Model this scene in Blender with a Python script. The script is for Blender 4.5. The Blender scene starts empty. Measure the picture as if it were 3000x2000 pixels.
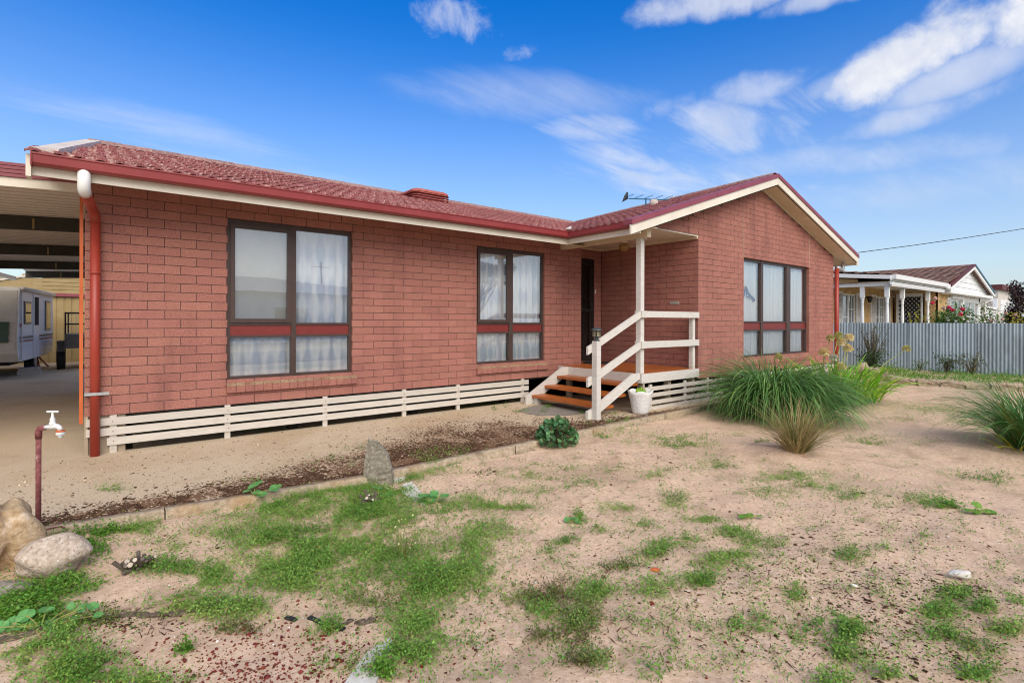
import bpy, math, random
import numpy as np
from mathutils import Vector, Matrix
rng = np.random.default_rng(7)
random.seed(7)
R = math.radians
sc = bpy.context.scene
col = sc.collection

# ------------------------------------------------------------------ camera
CAM = np.array([0.07, -6.92, 1.40]); YAW = R(38.7164); ROLL = 0.0026
FPX, CY = 1530.0, 938.9
_s, _c = math.sin(YAW), math.cos(YAW)
cF = np.array([_s, _c, 0.0]); cR0 = np.array([_c, -_s, 0.0]); cU0 = np.array([0, 0, 1.0])
cR = cR0 * math.cos(ROLL) + cU0 * math.sin(ROLL)
cU = cU0 * math.cos(ROLL) - cR0 * math.sin(ROLL)
cam_d = bpy.data.cameras.new('camera'); cam = bpy.data.objects.new('camera', cam_d); col.objects.link(cam)
m4 = Matrix.Identity(4)
for i in range(3):
    m4[i][0] = cR[i]; m4[i][1] = cU[i]; m4[i][2] = -cF[i]; m4[i][3] = CAM[i]
cam.matrix_world = m4
cam_d.sensor_width = 36.0; cam_d.lens = FPX / 3000 * 36; cam_d.shift_y = -(1000 - CY) / 3000
cam_d.clip_start = 0.05; cam_d.clip_end = 2000
sc.camera = cam

def ray(px, py):
    return cF * FPX + cR * (px - 1500) - cU * (py - CY)
def G(px, py, z=-0.05):
    v = ray(px, py); t = (z - CAM[2]) / v[2]; return CAM + t * v

# ------------------------------------------------------------------ world, sun, exposure
SUN_EL, SUN_AZ = R(38), R(198)          # azimuth clockwise from +Y: the sun stands behind the camera, to the left
EXPOSURE = 1.22
w = bpy.data.worlds.new('World'); sc.world = w; w.use_nodes = True
nt = w.node_tree; nt.nodes.clear(); N = nt.nodes.new; L = nt.links.new
out = N('ShaderNodeOutputWorld'); bg = N('ShaderNodeBackground'); L(bg.outputs[0], out.inputs[0])
bg.inputs['Strength'].default_value = 0.12
sky = N('ShaderNodeTexSky'); sky.sky_type = 'NISHITA'; sky.sun_disc = False
sky.sun_elevation = SUN_EL; sky.sun_rotation = SUN_AZ; sky.air_density = 1.3; sky.dust_density = 0.6; sky.ozone_density = 3.0
hsv = N('ShaderNodeHueSaturation'); hsv.inputs['Hue'].default_value = 0.518; hsv.inputs['Saturation'].default_value = 1.5; hsv.inputs['Value'].default_value = 0.67
L(sky.outputs[0], hsv.inputs['Color'])
tc = N('ShaderNodeTexCoord')
def vdot(vec):
    n = N('ShaderNodeVectorMath'); n.operation = 'DOT_PRODUCT'; L(tc.outputs['Generated'], n.inputs[0]); n.inputs[1].default_value = vec; return n.outputs['Value']
def mth(op, a, b=None, c=None):
    n = N('ShaderNodeMath'); n.operation = op
    for i, x in enumerate((a, b, c)):
        if x is None: continue
        if isinstance(x, (int, float)): n.inputs[i].default_value = x
        else: L(x, n.inputs[i])
    return n.outputs[0]
sep = N('ShaderNodeSeparateXYZ'); L(tc.outputs['Generated'], sep.inputs[0])
# clouds lie on a plane overhead: direction / height gives their real foreshortening
zc = mth('ADD', mth('MAXIMUM', sep.outputs['Z'], 0.0), 0.10)
cmb = N('ShaderNodeCombineXYZ'); L(mth('DIVIDE', sep.outputs['X'], zc), cmb.inputs[0]); L(mth('DIVIDE', sep.outputs['Y'], zc), cmb.inputs[1])
def noise(vec, scale, detail, rough=0.55, dist=0.0):
    n = N('ShaderNodeTexNoise'); n.inputs['Scale'].default_value = scale; n.inputs['Detail'].default_value = detail
    n.inputs['Roughness'].default_value = rough; n.inputs['Distortion'].default_value = dist
    L(vec, n.inputs['Vector']); return n.outputs['Fac']
def sstep(x, lo, hi):
    n = N('ShaderNodeMapRange'); n.interpolation_type = 'SMOOTHSTEP'; L(x, n.inputs['Value'])
    n.inputs['From Min'].default_value = lo; n.inputs['From Max'].default_value = hi; return n.outputs['Result']
nA = noise(tc.outputs['Generated'], 5.0, 9, 0.58, 0.25)
nC = noise(tc.outputs['Generated'], 9.0, 12, 0.60, 0.15)
nB = noise(tc.outputs['Generated'], 15.0, 8, 0.62, 0.3)
mp = N('ShaderNodeMapping'); mp.inputs['Rotation'].default_value = (0, 0, R(25)); mp.inputs['Scale'].default_value = (0.7, 2.4, 1)
L(cmb.outputs[0], mp.inputs['Vector'])
nW = noise(mp.outputs[0], 1.6, 9, 0.60, 0.5)
def blob(px, py, hw, hh, tilt, lo, hi, amt, nz=nA, warp=0.9):
    d = ray(px, py); d = d / np.linalg.norm(d)
    r_ = np.cross(d, [0, 0, 1]); r_ /= np.linalg.norm(r_); u_ = np.cross(r_, d)
    k = np.linalg.norm(ray(px, py))
    a, b = hw / k, hh / k
    ct, st = math.cos(R(tilt)), math.sin(R(tilt))
    e1 = r_ * ct + u_ * st; e2 = -r_ * st + u_ * ct
    u = vdot(tuple(e1 / a)); v = vdot(tuple(e2 / b))
    r2 = mth('ADD', mth('MULTIPLY', u, u), mth('MULTIPLY', v, v))
    fr = sstep(vdot(tuple(d)), 0.2, 0.5)
    x = mth('ADD', mth('SUBTRACT', 1.0, r2), mth('MULTIPLY', mth('SUBTRACT', nz, 0.5), 2 * warp * 2))
    return mth('MULTIPLY', mth('MULTIPLY', sstep(x, lo, hi), fr), amt)
BL = [
 (2700, 150, 240, 95, 22, -0.4, 1.15, 0.93, nC, 1.2), (2900, 60, 220, 120, 10, -0.4, 1.15, 0.93, nC, 1.2), (2560, 205, 130, 50, 20, -0.5, 1.0, 0.8, nC, 1.0), (2780, 230, 200, 50, 12, -0.6, 1.4, 0.6, nA, 0.9),
 (2430, 250, 110, 38, 14, -0.6, 1.2, 0.6, nA, 0.9), (2680, 335, 230, 42, 9, -0.5, 1.5, 0.62, nC, 1.0),
 (2080, 395, 300, 95, 10, -0.7, 2.0, 0.62, nW, 2.1), (1960, 490, 330, 75, -8, -0.7, 2.2, 0.55, nW, 2.1),
 (2140, 275, 190, 45, 4, -0.6, 1.7, 0.5, nC, 1.4), (1750, 375, 140, 40, -6, -0.6, 1.8, 0.5, nW, 1.6),
 (2090, 5, 210, 45, 0, -0.5, 1.5, 0.7, nC, 1.3), (2450, -15, 170, 30, 0, -0.5, 1.4, 0.6, nC, 1.2), (1370, 60, 120, 50, -5, -0.2, 2.2, 0.4, nB, 2.2),
 (1515, 155, 50, 22, 10, -0.5, 1.8, 0.42, nB, 1.6), (640, 430, 420, 55, -10, -0.9, 2.0, 0.32, nW, 1.3),
 (1560, 280, 320, 60, -5, -0.9, 2.2, 0.32, nW, 1.2), (2300, 480, 450, 40, -3, -0.8, 2.2, 0.4, nW, 1.4),
 (2850, 530, 420, 60, 0, -0.9, 2.2, 0.3, nW, 1.2),
]
mask = None
for b_ in BL:
    x = blob(*b_)
    mask = x if mask is None else mth('MAXIMUM', mask, x)
# the rest of the sky: cloud behind the camera (seen mirrored in the windows), thickened to whiten the fill
back = sstep(vdot(tuple(-cF)), -0.25, 0.45)
gen = sstep(noise(cmb.outputs[0], 0.9, 8, 0.55, 0.4), 0.50, 0.72)
back2 = mth('MULTIPLY', mth('ADD', mth('MULTIPLY', gen, 0.22), 0.76), back)
mask = mth('MAXIMUM', mask, back2)
over = mth('MULTIPLY', mth('MULTIPLY', sstep(sep.outputs['Z'], 0.60, 0.85), mth('ADD', mth('MULTIPLY', gen, 0.35), 0.6)), 0.95)  # overhead cloud out of view, also thickened to whiten the fill light
mask = mth('MAXIMUM', mask, over)
# thin low veil near the horizon
veil = mth('MULTIPLY', mth('SUBTRACT', 1.0, sstep(sep.outputs['Z'], 0.0, 0.50)), 0.62)
SKYV = mth('ADD', 0.0, 0.0)
shade = N('ShaderNodeMix'); shade.data_type = 'RGBA'
L(sstep(nB, 0.3, 0.7), shade.inputs['Factor']); shade.inputs['A'].default_value = (2.7, 2.85, 3.2, 1); shade.inputs['B'].default_value = (3.5, 3.5, 3.55, 1)
mx0 = N('ShaderNodeMix'); mx0.data_type = 'RGBA'; L(veil, mx0.inputs['Factor']); L(hsv.outputs[0], mx0.inputs['A']); mx0.inputs['B'].default_value = (1.75, 2.1, 3.05, 1)
mx = N('ShaderNodeMix'); mx.data_type = 'RGBA'; L(mask, mx.inputs['Factor']); L(mx0.outputs['Result'], mx.inputs['A']); L(shade.outputs['Result'], mx.inputs['B'])
L(mx.outputs['Result'], bg.inputs['Color'])

sd = bpy.data.lights.new('sun', 'SUN'); sun = bpy.data.objects.new('sun', sd); col.objects.link(sun)
sd.energy = 1.45; sd.angle = R(50); sd.color = (1.0, 0.91, 0.78)
dirs = Vector((math.sin(SUN_AZ) * math.cos(SUN_EL), math.cos(SUN_AZ) * math.cos(SUN_EL), math.sin(SUN_EL)))
sun.rotation_euler = dirs.to_track_quat('Z', 'Y').to_euler()
vs = sc.view_settings; vs.view_transform = 'Standard'; vs.look = 'None'; vs.exposure = EXPOSURE; vs.gamma = 1; vs.use_curve_mapping = False
sc.cycles.use_denoising = True; sc.cycles.filter_width = 1.05; sc.cycles.max_bounces = 8; sc.cycles.transparent_max_bounces = 12

# ------------------------------------------------------------------ materials
def mat(name, cols, scale=20, rough=0.7, bump=None, spec=0.3, metal=0.0, rand=0.0, hue=0.0, detail=6, stretch=None, coat=0.0, trans=0.0, stain=None, speck=None):
    """cols: list of (pos, rgb) through fine noise; stain=(scale, lo, hi, rgb, amount); speck=(scale, size, rgb)"""
    m = bpy.data.materials.new(name); m.use_nodes = True
    t = m.node_tree; n_ = t.nodes; l_ = t.links.new; p = n_['Principled BSDF']
    geo = n_.new('ShaderNodeNewGeometry'); obi = n_.new('ShaderNodeObjectInfo')
    mapn = n_.new('ShaderNodeMapping'); l_(geo.outputs['Position'], mapn.inputs['Vector'])
    if stretch: mapn.inputs['Scale'].default_value = stretch
    tex = n_.new('ShaderNodeTexNoise'); tex.inputs['Scale'].default_value = scale; tex.inputs['Detail'].default_value = detail; tex.inputs['Roughness'].default_value = 0.65
    l_(mapn.outputs[0], tex.inputs['Vector'])
    cr = n_.new('ShaderNodeValToRGB'); l_(tex.outputs['Fac'], cr.inputs['Fac'])
    el = cr.color_ramp.elements
    while len(el) > 1: el.remove(el[-1])
    el[0].position = cols[0][0]; el[0].color = (*cols[0][1], 1)
    for pos, c in cols[1:]:
        e = el.new(pos); e.color = (*c, 1)
    c = cr.outputs['Color']
    def mixc(fac, a, b, mode='MIX'):
        mm = n_.new('ShaderNodeMix'); mm.data_type = 'RGBA'; mm.blend_type = mode
        if isinstance(fac, (int, float)): mm.inputs['Factor'].default_value = fac
        else: l_(fac, mm.inputs['Factor'])
        l_(a, mm.inputs['A'])
        if isinstance(b, tuple): mm.inputs['B'].default_value = (*b, 1)
        else: l_(b, mm.inputs['B'])
        return mm.outputs['Result']
    for st in (stain if isinstance(stain, list) else [stain] if stain else []):
        tx = n_.new('ShaderNodeTexNoise'); tx.inputs['Scale'].default_value = st[0]; tx.inputs['Detail'].default_value = 7; tx.inputs['Roughness'].default_value = 0.6
        if len(st) > 5:
            m2 = n_.new('ShaderNodeMapping'); m2.inputs['Scale'].default_value = st[5]; l_(geo.outputs['Position'], m2.inputs['Vector']); l_(m2.outputs[0], tx.inputs['Vector'])
        else: l_(geo.outputs['Position'], tx.inputs['Vector'])
        mr = n_.new('ShaderNodeMapRange'); mr.interpolation_type = 'SMOOTHSTEP'; l_(tx.outputs['Fac'], mr.inputs['Value'])
        mr.inputs['From Min'].default_value = st[1]; mr.inputs['From Max'].default_value = st[2]; mr.inputs['To Max'].default_value = st[4]
        c = mixc(mr.outputs[0], c, st[3])
    for sp in (speck if isinstance(speck, list) else [speck] if speck else []):
        vo = n_.new('ShaderNodeTexVoronoi'); vo.inputs['Scale'].default_value = sp[0]; l_(geo.outputs['Position'], vo.inputs['Vector'])
        wn = n_.new('ShaderNodeSeparateColor'); l_(vo.outputs['Color'], wn.inputs[0])
        lt = n_.new('ShaderNodeMath'); lt.operation = 'LESS_THAN'; l_(vo.outputs['Distance'], lt.inputs[0]); lt.inputs[1].default_value = sp[1]
        g2 = n_.new('ShaderNodeMath'); g2.operation = 'LESS_THAN'; l_(wn.outputs[0], g2.inputs[0]); g2.inputs[1].default_value = sp[3]
        mu = n_.new('ShaderNodeMath'); mu.operation = 'MULTIPLY'; l_(lt.outputs[0], mu.inputs[0]); l_(g2.outputs[0], mu.inputs[1])
        c = mixc(mu.outputs[0], c, sp[2])
    if rand or hue:
        h = n_.new('ShaderNodeHueSaturation'); l_(c, h.inputs['Color'])
        ad = n_.new('ShaderNodeMath'); ad.operation = 'ADD'; l_(geo.outputs['Random Per Island'], ad.inputs[0]); l_(obi.outputs['Random'], ad.inputs[1])
        fr = n_.new('ShaderNodeMath'); fr.operation = 'FRACT'; l_(ad.outputs[0], fr.inputs[0])
        mr = n_.new('ShaderNodeMapRange'); l_(fr.outputs[0], mr.inputs['Value']); mr.inputs['To Min'].default_value = 1 - rand; mr.inputs['To Max'].default_value = 1 + rand
        l_(mr.outputs[0], h.inputs['Value'])
        if hue:
            f7 = n_.new('ShaderNodeMath'); f7.operation = 'MULTIPLY'; l_(fr.outputs[0], f7.inputs[0]); f7.inputs[1].default_value = 7.31
            f8 = n_.new('ShaderNodeMath'); f8.operation = 'FRACT'; l_(f7.outputs[0], f8.inputs[0])
            m3 = n_.new('ShaderNodeMapRange'); l_(f8.outputs[0], m3.inputs['Value']); m3.inputs['To Min'].default_value = 0.5 - hue; m3.inputs['To Max'].default_value = 0.5 + hue
            l_(m3.outputs[0], h.inputs['Hue'])
        c = h.outputs['Color']
    l_(c, p.inputs['Base Color'])
    p.inputs['Roughness'].default_value = rough; p.inputs['Metallic'].default_value = metal
    p.inputs['Specular IOR Level'].default_value = spec; p.inputs['Coat Weight'].default_value = coat
    if bump:
        tb = n_.new('ShaderNodeTexNoise'); tb.inputs['Scale'].default_value = bump[0]; tb.inputs['Detail'].default_value = 6; tb.inputs['Roughness'].default_value = 0.6
        l_(mapn.outputs[0], tb.inputs['Vector'])
        bn = n_.new('ShaderNodeBump'); bn.inputs['Strength'].default_value = bump[1]; bn.inputs['Distance'].default_value = bump[2]
        l_(tb.outputs['Fac'], bn.inputs['Height']); l_(bn.outputs[0], p.inputs['Normal'])
    if trans:
        tl = n_.new('ShaderNodeBsdfTranslucent'); l_(c, tl.inputs['Color']); ms = n_.new('ShaderNodeMixShader'); ms.inputs[0].default_value = trans
        l_(p.outputs[0], ms.inputs[1]); l_(tl.outputs[0], ms.inputs[2]); l_(ms.outputs[0], n_['Material Output'].inputs[0])
    return m

MT = {}
MT['brick'] = mat('brick', [(0.33, (0.19, 0.078, 0.060)), (0.5, (0.365, 0.155, 0.122)), (0.66, (0.52, 0.25, 0.20))], 115, 0.9, (120, 0.8, 0.005), 0.2, rand=0.07, hue=0.003,
    stain=[(1.1, 0.52, 0.72, (0.26, 0.105, 0.095), 0.5, (1, 1, 0.8)), (3.0, 0.55, 0.75, (0.40, 0.19, 0.155), 0.3), (1.5, 0.50, 0.72, (0.19, 0.082, 0.072), 0.45, (1.6, 1.6, 0.35)), (22, 0.55, 0.75, (0.22, 0.09, 0.07), 0.35)], speck=[(420, 0.35, (0.16, 0.05, 0.045), 0.22), (110, 0.22, (0.17, 0.07, 0.055), 0.14)])
MT['mortar'] = mat('mortar', [(0.3, (0.10, 0.055, 0.05)), (0.7, (0.17, 0.10, 0.09))], 60, 0.95, (200, 0.5, 0.003))
MT['mortar_pale'] = mat('mortar_pale', [(0.3, (0.24, 0.15, 0.125)), (0.7, (0.36, 0.25, 0.21))], 60, 0.95, (200, 0.5, 0.003), stain=(1.3, 0.45, 0.6, (0.12, 0.06, 0.055), 0.9))
MT['sill'] = mat('sill', [(0.3, (0.20, 0.125, 0.075)), (0.55, (0.32, 0.22, 0.14)), (0.7, (0.43, 0.33, 0.21))], 60, 0.95, (150, 0.8, 0.005), 0.1, rand=0.1, stain=(5, 0.45, 0.65, (0.23, 0.10, 0.07), 0.7))
MT['cream'] = mat('cream', [(0.3, (0.66, 0.60, 0.50)), (0.7, (0.78, 0.73, 0.63))], 3, 0.55, (40, 0.08, 0.002), 0.35, stain=(6, 0.60, 0.8, (0.45, 0.38, 0.28), 0.5, (0.4, 0.4, 3)), rand=0.03)
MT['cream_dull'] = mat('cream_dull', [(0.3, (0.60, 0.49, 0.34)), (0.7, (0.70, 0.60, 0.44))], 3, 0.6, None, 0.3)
MT['white_timber'] = mat('white_timber', [(0.3, (0.56, 0.53, 0.485)), (0.7, (0.66, 0.63, 0.585))], 9, 0.6, (60, 0.12, 0.002), 0.3, rand=0.04, stretch=(1, 1, 4), stain=[(14, 0.62, 0.75, (0.46, 0.41, 0.35), 0.5)], speck=(9, 0.05, (0.30, 0.24, 0.18), 0.25))
MT['slat'] = mat('slat', [(0.3, (0.50, 0.455, 0.40)), (0.7, (0.62, 0.575, 0.51))], 12, 0.65, (50, 0.15, 0.002), 0.25, rand=0.05, stretch=(0.4, 1, 4), stain=(7, 0.58, 0.76, (0.44, 0.37, 0.30), 0.6), speck=(11, 0.06, (0.38, 0.20, 0.10), 0.15))
MT['bare_timber'] = mat('bare_timber', [(0.3, (0.30, 0.24, 0.17)), (0.7, (0.45, 0.37, 0.28))], 14, 0.85, (40, 0.3, 0.003), stretch=(1, 1, 0.2))
MT['gutter'] = mat('gutter', [(0.3, (0.235, 0.034, 0.037)), (0.7, (0.30, 0.05, 0.052))], 2.5, 0.38, None, 0.45, stain=(9, 0.62, 0.8, (0.22, 0.03, 0.03), 0.4, (0.3, 0.3, 2)))
MT['maroon'] = mat('maroon', [(0.3, (0.21, 0.045, 0.062)), (0.7, (0.27, 0.065, 0.082))], 4, 0.45, None, 0.4)
MT['pipe_red'] = mat('pipe_red', [(0.3, (0.29, 0.034, 0.02)), (0.7, (0.36, 0.05, 0.03))], 3, 0.4, None, 0.45, stain=(8, 0.6, 0.8, (0.30, 0.05, 0.04), 0.5))
MT['orange'] = mat('orange', [(0.3, (0.48, 0.10, 0.03)), (0.7, (0.60, 0.15, 0.045))], 6, 0.5)
MT['pvc'] = mat('pvc', [(0.3, (0.74, 0.74, 0.72)), (0.7, (0.82, 0.82, 0.80))], 5, 0.35, None, 0.5)
MT['tile'] = mat('tile', [(0.34, (0.12, 0.024, 0.028)), (0.46, (0.20, 0.047, 0.050)), (0.56, (0.26, 0.10, 0.096)), (0.68, (0.42, 0.30, 0.28))], 60, 0.75, (90, 0.4, 0.004), 0.3, rand=0.16, hue=0.006, stain=[(9, 0.53, 0.72, (0.36, 0.20, 0.19), 0.4), (1.2, 0.5, 0.75, (0.20, 0.05, 0.055), 0.35)])
MT['tile_lip_lit'] = mat('tile_lip_lit', [(0.38, (0.18, 0.05, 0.05)), (0.52, (0.31, 0.14, 0.13)), (0.68, (0.56, 0.46, 0.40))], 40, 0.85, (90, 0.3, 0.004), rand=0.12)  # paler tile lips: light catching the row edges, put into the colour
MT['verge'] = mat('verge', [(0.3, (0.42, 0.35, 0.31)), (0.55, (0.62, 0.56, 0.51)), (0.7, (0.70, 0.65, 0.60))], 14, 0.85, (60, 0.4, 0.004), rand=0.06, stain=(4, 0.55, 0.75, (0.36, 0.22, 0.2), 0.5))
MT['ridge'] = mat('ridge', [(0.3, (0.20, 0.08, 0.08)), (0.6, (0.33, 0.22, 0.20)), (0.75, (0.45, 0.36, 0.33))], 20, 0.85, (60, 0.4, 0.004), rand=0.1)
MT['bronze'] = mat('bronze', [(0.3, (0.050, 0.030, 0.026)), (0.7, (0.075, 0.046, 0.038))], 5, 0.42, None, 0.45)
MT['spandrel'] = mat('spandrel', [(0.3, (0.16, 0.020, 0.017)), (0.7, (0.20, 0.028, 0.023))], 12, 0.4, (40, 0.05, 0.002), 0.5)
MT['door_dark'] = mat('door_dark', [(0.3, (0.012, 0.010, 0.009)), (0.7, (0.022, 0.018, 0.016))], 8, 0.45, None, 0.4)
MT['door_wood'] = mat('door_wood', [(0.3, (0.016, 0.011, 0.009)), (0.7, (0.03, 0.02, 0.015))], 8, 0.5)
MT['deck'] = mat('deck', [(0.3, (0.30, 0.075, 0.016)), (0.55, (0.43, 0.125, 0.028)), (0.72, (0.50, 0.17, 0.045))], 16, 0.42, (50, 0.2, 0.002), 0.4, rand=0.12, stretch=(3, 0.4, 3))
MT['black'] = mat('black', [(0.3, (0.015, 0.016, 0.017)), (0.7, (0.03, 0.032, 0.034))], 20, 0.5)
MT['lamp_metal'] = mat('lamp_metal', [(0.3, (0.05, 0.062, 0.072)), (0.7, (0.09, 0.105, 0.12))], 20, 0.35, None, 0.5, metal=0.4)
MT['lamp_glass'] = mat('lamp_glass', [(0.3, (0.62, 0.55, 0.34)), (0.7, (0.72, 0.66, 0.46))], 8, 0.25, None, 0.5, trans=0.4)
MT['amber'] = mat('amber', [(0.3, (0.34, 0.20, 0.06)), (0.7, (0.48, 0.30, 0.10))], 20, 0.15, None, 0.6, trans=0.3)
MT['dark'] = mat('dark', [(0.3, (0.02, 0.015, 0.012)), (0.7, (0.035, 0.027, 0.02))], 5, 0.9)
MT['interior'] = mat('interior', [(0.3, (0.10, 0.09, 0.085)), (0.7, (0.14, 0.13, 0.12))], 2, 0.9)
MT['fence'] = mat('fence', [(0.3, (0.275, 0.355, 0.40)), (0.7, (0.375, 0.46, 0.51))], 6, 0.5, None, 0.5, metal=0.08, stretch=(1, 1, 0.3), stain=[(2.2, 0.5, 0.7, (0.18, 0.21, 0.22), 0.6, (1, 1, 0.3)), (9, 0.63, 0.8, (0.34, 0.37, 0.37), 0.5)], rand=0.09)
MT['galv'] = mat('galv', [(0.3, (0.42, 0.43, 0.44)), (0.7, (0.55, 0.56, 0.57))], 30, 0.4, None, 0.5, metal=0.6)
MT['lime'] = mat('lime', [(0.3, (0.26, 0.19, 0.13)), (0.5, (0.42, 0.33, 0.24)), (0.7, (0.56, 0.47, 0.37))], 14, 0.95, (26, 0.9, 0.02), rand=0.12, stain=(5, 0.5, 0.7, (0.22, 0.16, 0.11), 0.6))
MT['rock'] = mat('rock', [(0.28, (0.27, 0.19, 0.14)), (0.48, (0.47, 0.38, 0.30)), (0.70, (0.66, 0.57, 0.48))], 38, 0.95, (60, 1.0, 0.012), 0.15, stain=[(6, 0.54, 0.68, (0.35, 0.26, 0.17), 0.55), (17, 0.60, 0.7, (0.40, 0.20, 0.12), 0.5)], speck=[(60, 0.28, (0.75, 0.70, 0.62), 0.12), (75, 0.28, (0.22, 0.13, 0.10), 0.15)])
MT['rock_ochre'] = mat('rock_ochre', [(0.28, (0.30, 0.19, 0.09)), (0.5, (0.50, 0.36, 0.22)), (0.70, (0.66, 0.54, 0.42))], 22, 0.95, (40, 1.0, 0.015), 0.15, stain=[(5, 0.45, 0.62, (0.36, 0.28, 0.18), 0.5), (8, 0.56, 0.7, (0.58, 0.32, 0.13), 0.5)])
MT['slate'] = mat('slate', [(0.28, (0.15, 0.125, 0.095)), (0.5, (0.25, 0.22, 0.175)), (0.72, (0.36, 0.33, 0.275))], 34, 0.95, (50, 0.9, 0.010), 0.15, stain=[(7, 0.56, 0.72, (0.21, 0.21, 0.19), 0.6), (12, 0.64, 0.74, (0.42, 0.42, 0.39), 0.6)], speck=(34, 0.17, (0.62, 0.60, 0.54), 0.2))
MT['white_stone'] = mat('white_stone', [(0.3, (0.52, 0.49, 0.44)), (0.7, (0.68, 0.66, 0.62))], 20, 0.9, (70, 0.4, 0.006), stain=(7, 0.5, 0.7, (0.55, 0.47, 0.38), 0.5))
MT['grey_conc'] = mat('grey_conc', [(0.3, (0.18, 0.16, 0.135)), (0.7, (0.32, 0.29, 0.25))], 40, 0.95, (90, 0.6, 0.006), speck=(90, 0.3, (0.42, 0.38, 0.33), 0.2))
MT['conc_block'] = mat('conc_block', [(0.3, (0.36, 0.34, 0.30)), (0.7, (0.50, 0.47, 0.43))], 30, 0.95, (90, 0.6, 0.006))
MT['kerb'] = mat('kerb', [(0.3, (0.24, 0.185, 0.12)), (0.5, (0.37, 0.29, 0.20)), (0.7, (0.50, 0.41, 0.30))], 26, 0.95, (80, 0.7, 0.006), stain=[(2.2, 0.5, 0.68, (0.36, 0.22, 0.10), 0.7), (6, 0.54, 0.70, (0.14, 0.10, 0.06), 0.7)], speck=(70, 0.22, (0.55, 0.48, 0.38), 0.2))
MT['pot'] = mat('pot', [(0.3, (0.62, 0.61, 0.60)), (0.7, (0.80, 0.80, 0.80))], 30, 0.7, (38, 1.0, 0.014), 0.3, stain=(14, 0.62, 0.72, (0.32, 0.28, 0.25), 0.6))
MT['soil'] = mat('soil', [(0.3, (0.06, 0.035, 0.022)), (0.7, (0.14, 0.09, 0.06))], 60, 0.95, (90, 0.8, 0.01))
MT['rust'] = mat('rust', [(0.3, (0.13, 0.035, 0.035)), (0.55, (0.22, 0.07, 0.07)), (0.72, (0.36, 0.20, 0.18))], 40, 0.75, (90, 0.5, 0.004), 0.3, stain=(14, 0.6, 0.7, (0.45, 0.40, 0.36), 0.7))
MT['tap_white'] = mat('tap_white', [(0.3, (0.62, 0.64, 0.62)), (0.7, (0.76, 0.78, 0.76))], 30, 0.4, None, 0.5, stain=(30, 0.6, 0.7, (0.48, 0.46, 0.42), 0.5))
MT['bark'] = mat('bark', [(0.3, (0.06, 0.045, 0.035)), (0.6, (0.15, 0.12, 0.095)), (0.75, (0.30, 0.28, 0.25))], 30, 0.95, (50, 1.0, 0.01), stretch=(1, 1, 0.4))
MT['cut_wood'] = mat('cut_wood', [(0.3, (0.42, 0.34, 0.26)), (0.7, (0.62, 0.55, 0.46))], 40, 0.8)
MT['dark_timber'] = mat('dark_timber', [(0.3, (0.06, 0.045, 0.03)), (0.55, (0.14, 0.105, 0.075)), (0.72, (0.26, 0.21, 0.16))], 40, 0.95, (50, 0.9, 0.01), stretch=(1, 1, 3))
# plants
def leafm(name, a, b, c, rand=0.25, hue=0.025, rough=0.5, trans=0.25, scale=12, spec=0.35):
    return mat(name, [(0.3, a), (0.5, b), (0.7, c)], scale, rough, None, spec, rand=rand, hue=hue, trans=trans)
MT['weed'] = leafm('weed', (0.10, 0.225, 0.03), (0.175, 0.33, 0.052), (0.28, 0.42, 0.09), 0.35, 0.03, scale=3)
MT['weed_bright'] = leafm('weed_bright', (0.075, 0.20, 0.016), (0.12, 0.28, 0.028), (0.18, 0.34, 0.05), 0.3, 0.02, scale=3)
MT['weed_red'] = leafm('weed_red', (0.150, 0.090, 0.038), (0.150, 0.210, 0.045), (0.195, 0.285, 0.060), 0.35, 0.06, scale=6)
MT['mallow'] = leafm('mallow', (0.078, 0.247, 0.065), (0.117, 0.325, 0.091), (0.169, 0.403, 0.130), 0.2, 0.02)
MT['blade'] = leafm('blade', (0.053, 0.132, 0.031), (0.105, 0.234, 0.055), (0.210, 0.385, 0.108), 0.4, 0.025, 0.4, scale=4)
MT['blade_dry'] = leafm('blade_dry', (0.24, 0.17, 0.07), (0.38, 0.29, 0.13), (0.50, 0.41, 0.22), 0.3, 0.02, 0.6)
MT['blade_olive'] = leafm('blade_olive', (0.091, 0.117, 0.023), (0.169, 0.195, 0.039), (0.286, 0.286, 0.078), 0.35, 0.03, 0.5)
MT['agap'] = leafm('agap', (0.110, 0.294, 0.019), (0.239, 0.478, 0.032), (0.515, 0.699, 0.072), 0.35, 0.03, 0.35, scale=6)
MT['head_dry'] = leafm('head_dry', (0.72, 0.56, 0.27), (0.85, 0.72, 0.42), (0.90, 0.82, 0.58), 0.2, 0.02, 0.7)
MT['head_green'] = leafm('head_green', (0.50, 0.50, 0.16), (0.62, 0.60, 0.24), (0.72, 0.70, 0.40), 0.2, 0.02, 0.7)
MT['head_white'] = leafm('head_white', (0.62, 0.62, 0.52), (0.72, 0.72, 0.64), (0.80, 0.80, 0.76), 0.12, 0.01, 0.7)
MT['stalk'] = leafm('stalk', (0.22, 0.24, 0.06), (0.34, 0.34, 0.09), (0.44, 0.40, 0.14), 0.15, 0.02)
MT['geran'] = leafm('geran', (0.042, 0.126, 0.042), (0.084, 0.210, 0.077), (0.182, 0.336, 0.154), 0.4, 0.03, 0.45)
MT['geran_red'] = leafm('geran_red', (0.10, 0.03, 0.025), (0.16, 0.06, 0.04), (0.20, 0.12, 0.06), 0.3, 0.03)
MT['succulent'] = leafm('succulent', (0.14, 0.32, 0.01), (0.24, 0.42, 0.015), (0.34, 0.50, 0.04), 0.2, 0.02, 0.35)
MT['shrub'] = leafm('shrub', (0.025, 0.055, 0.018), (0.05, 0.095, 0.03), (0.10, 0.15, 0.055), 0.4, 0.03)
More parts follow.
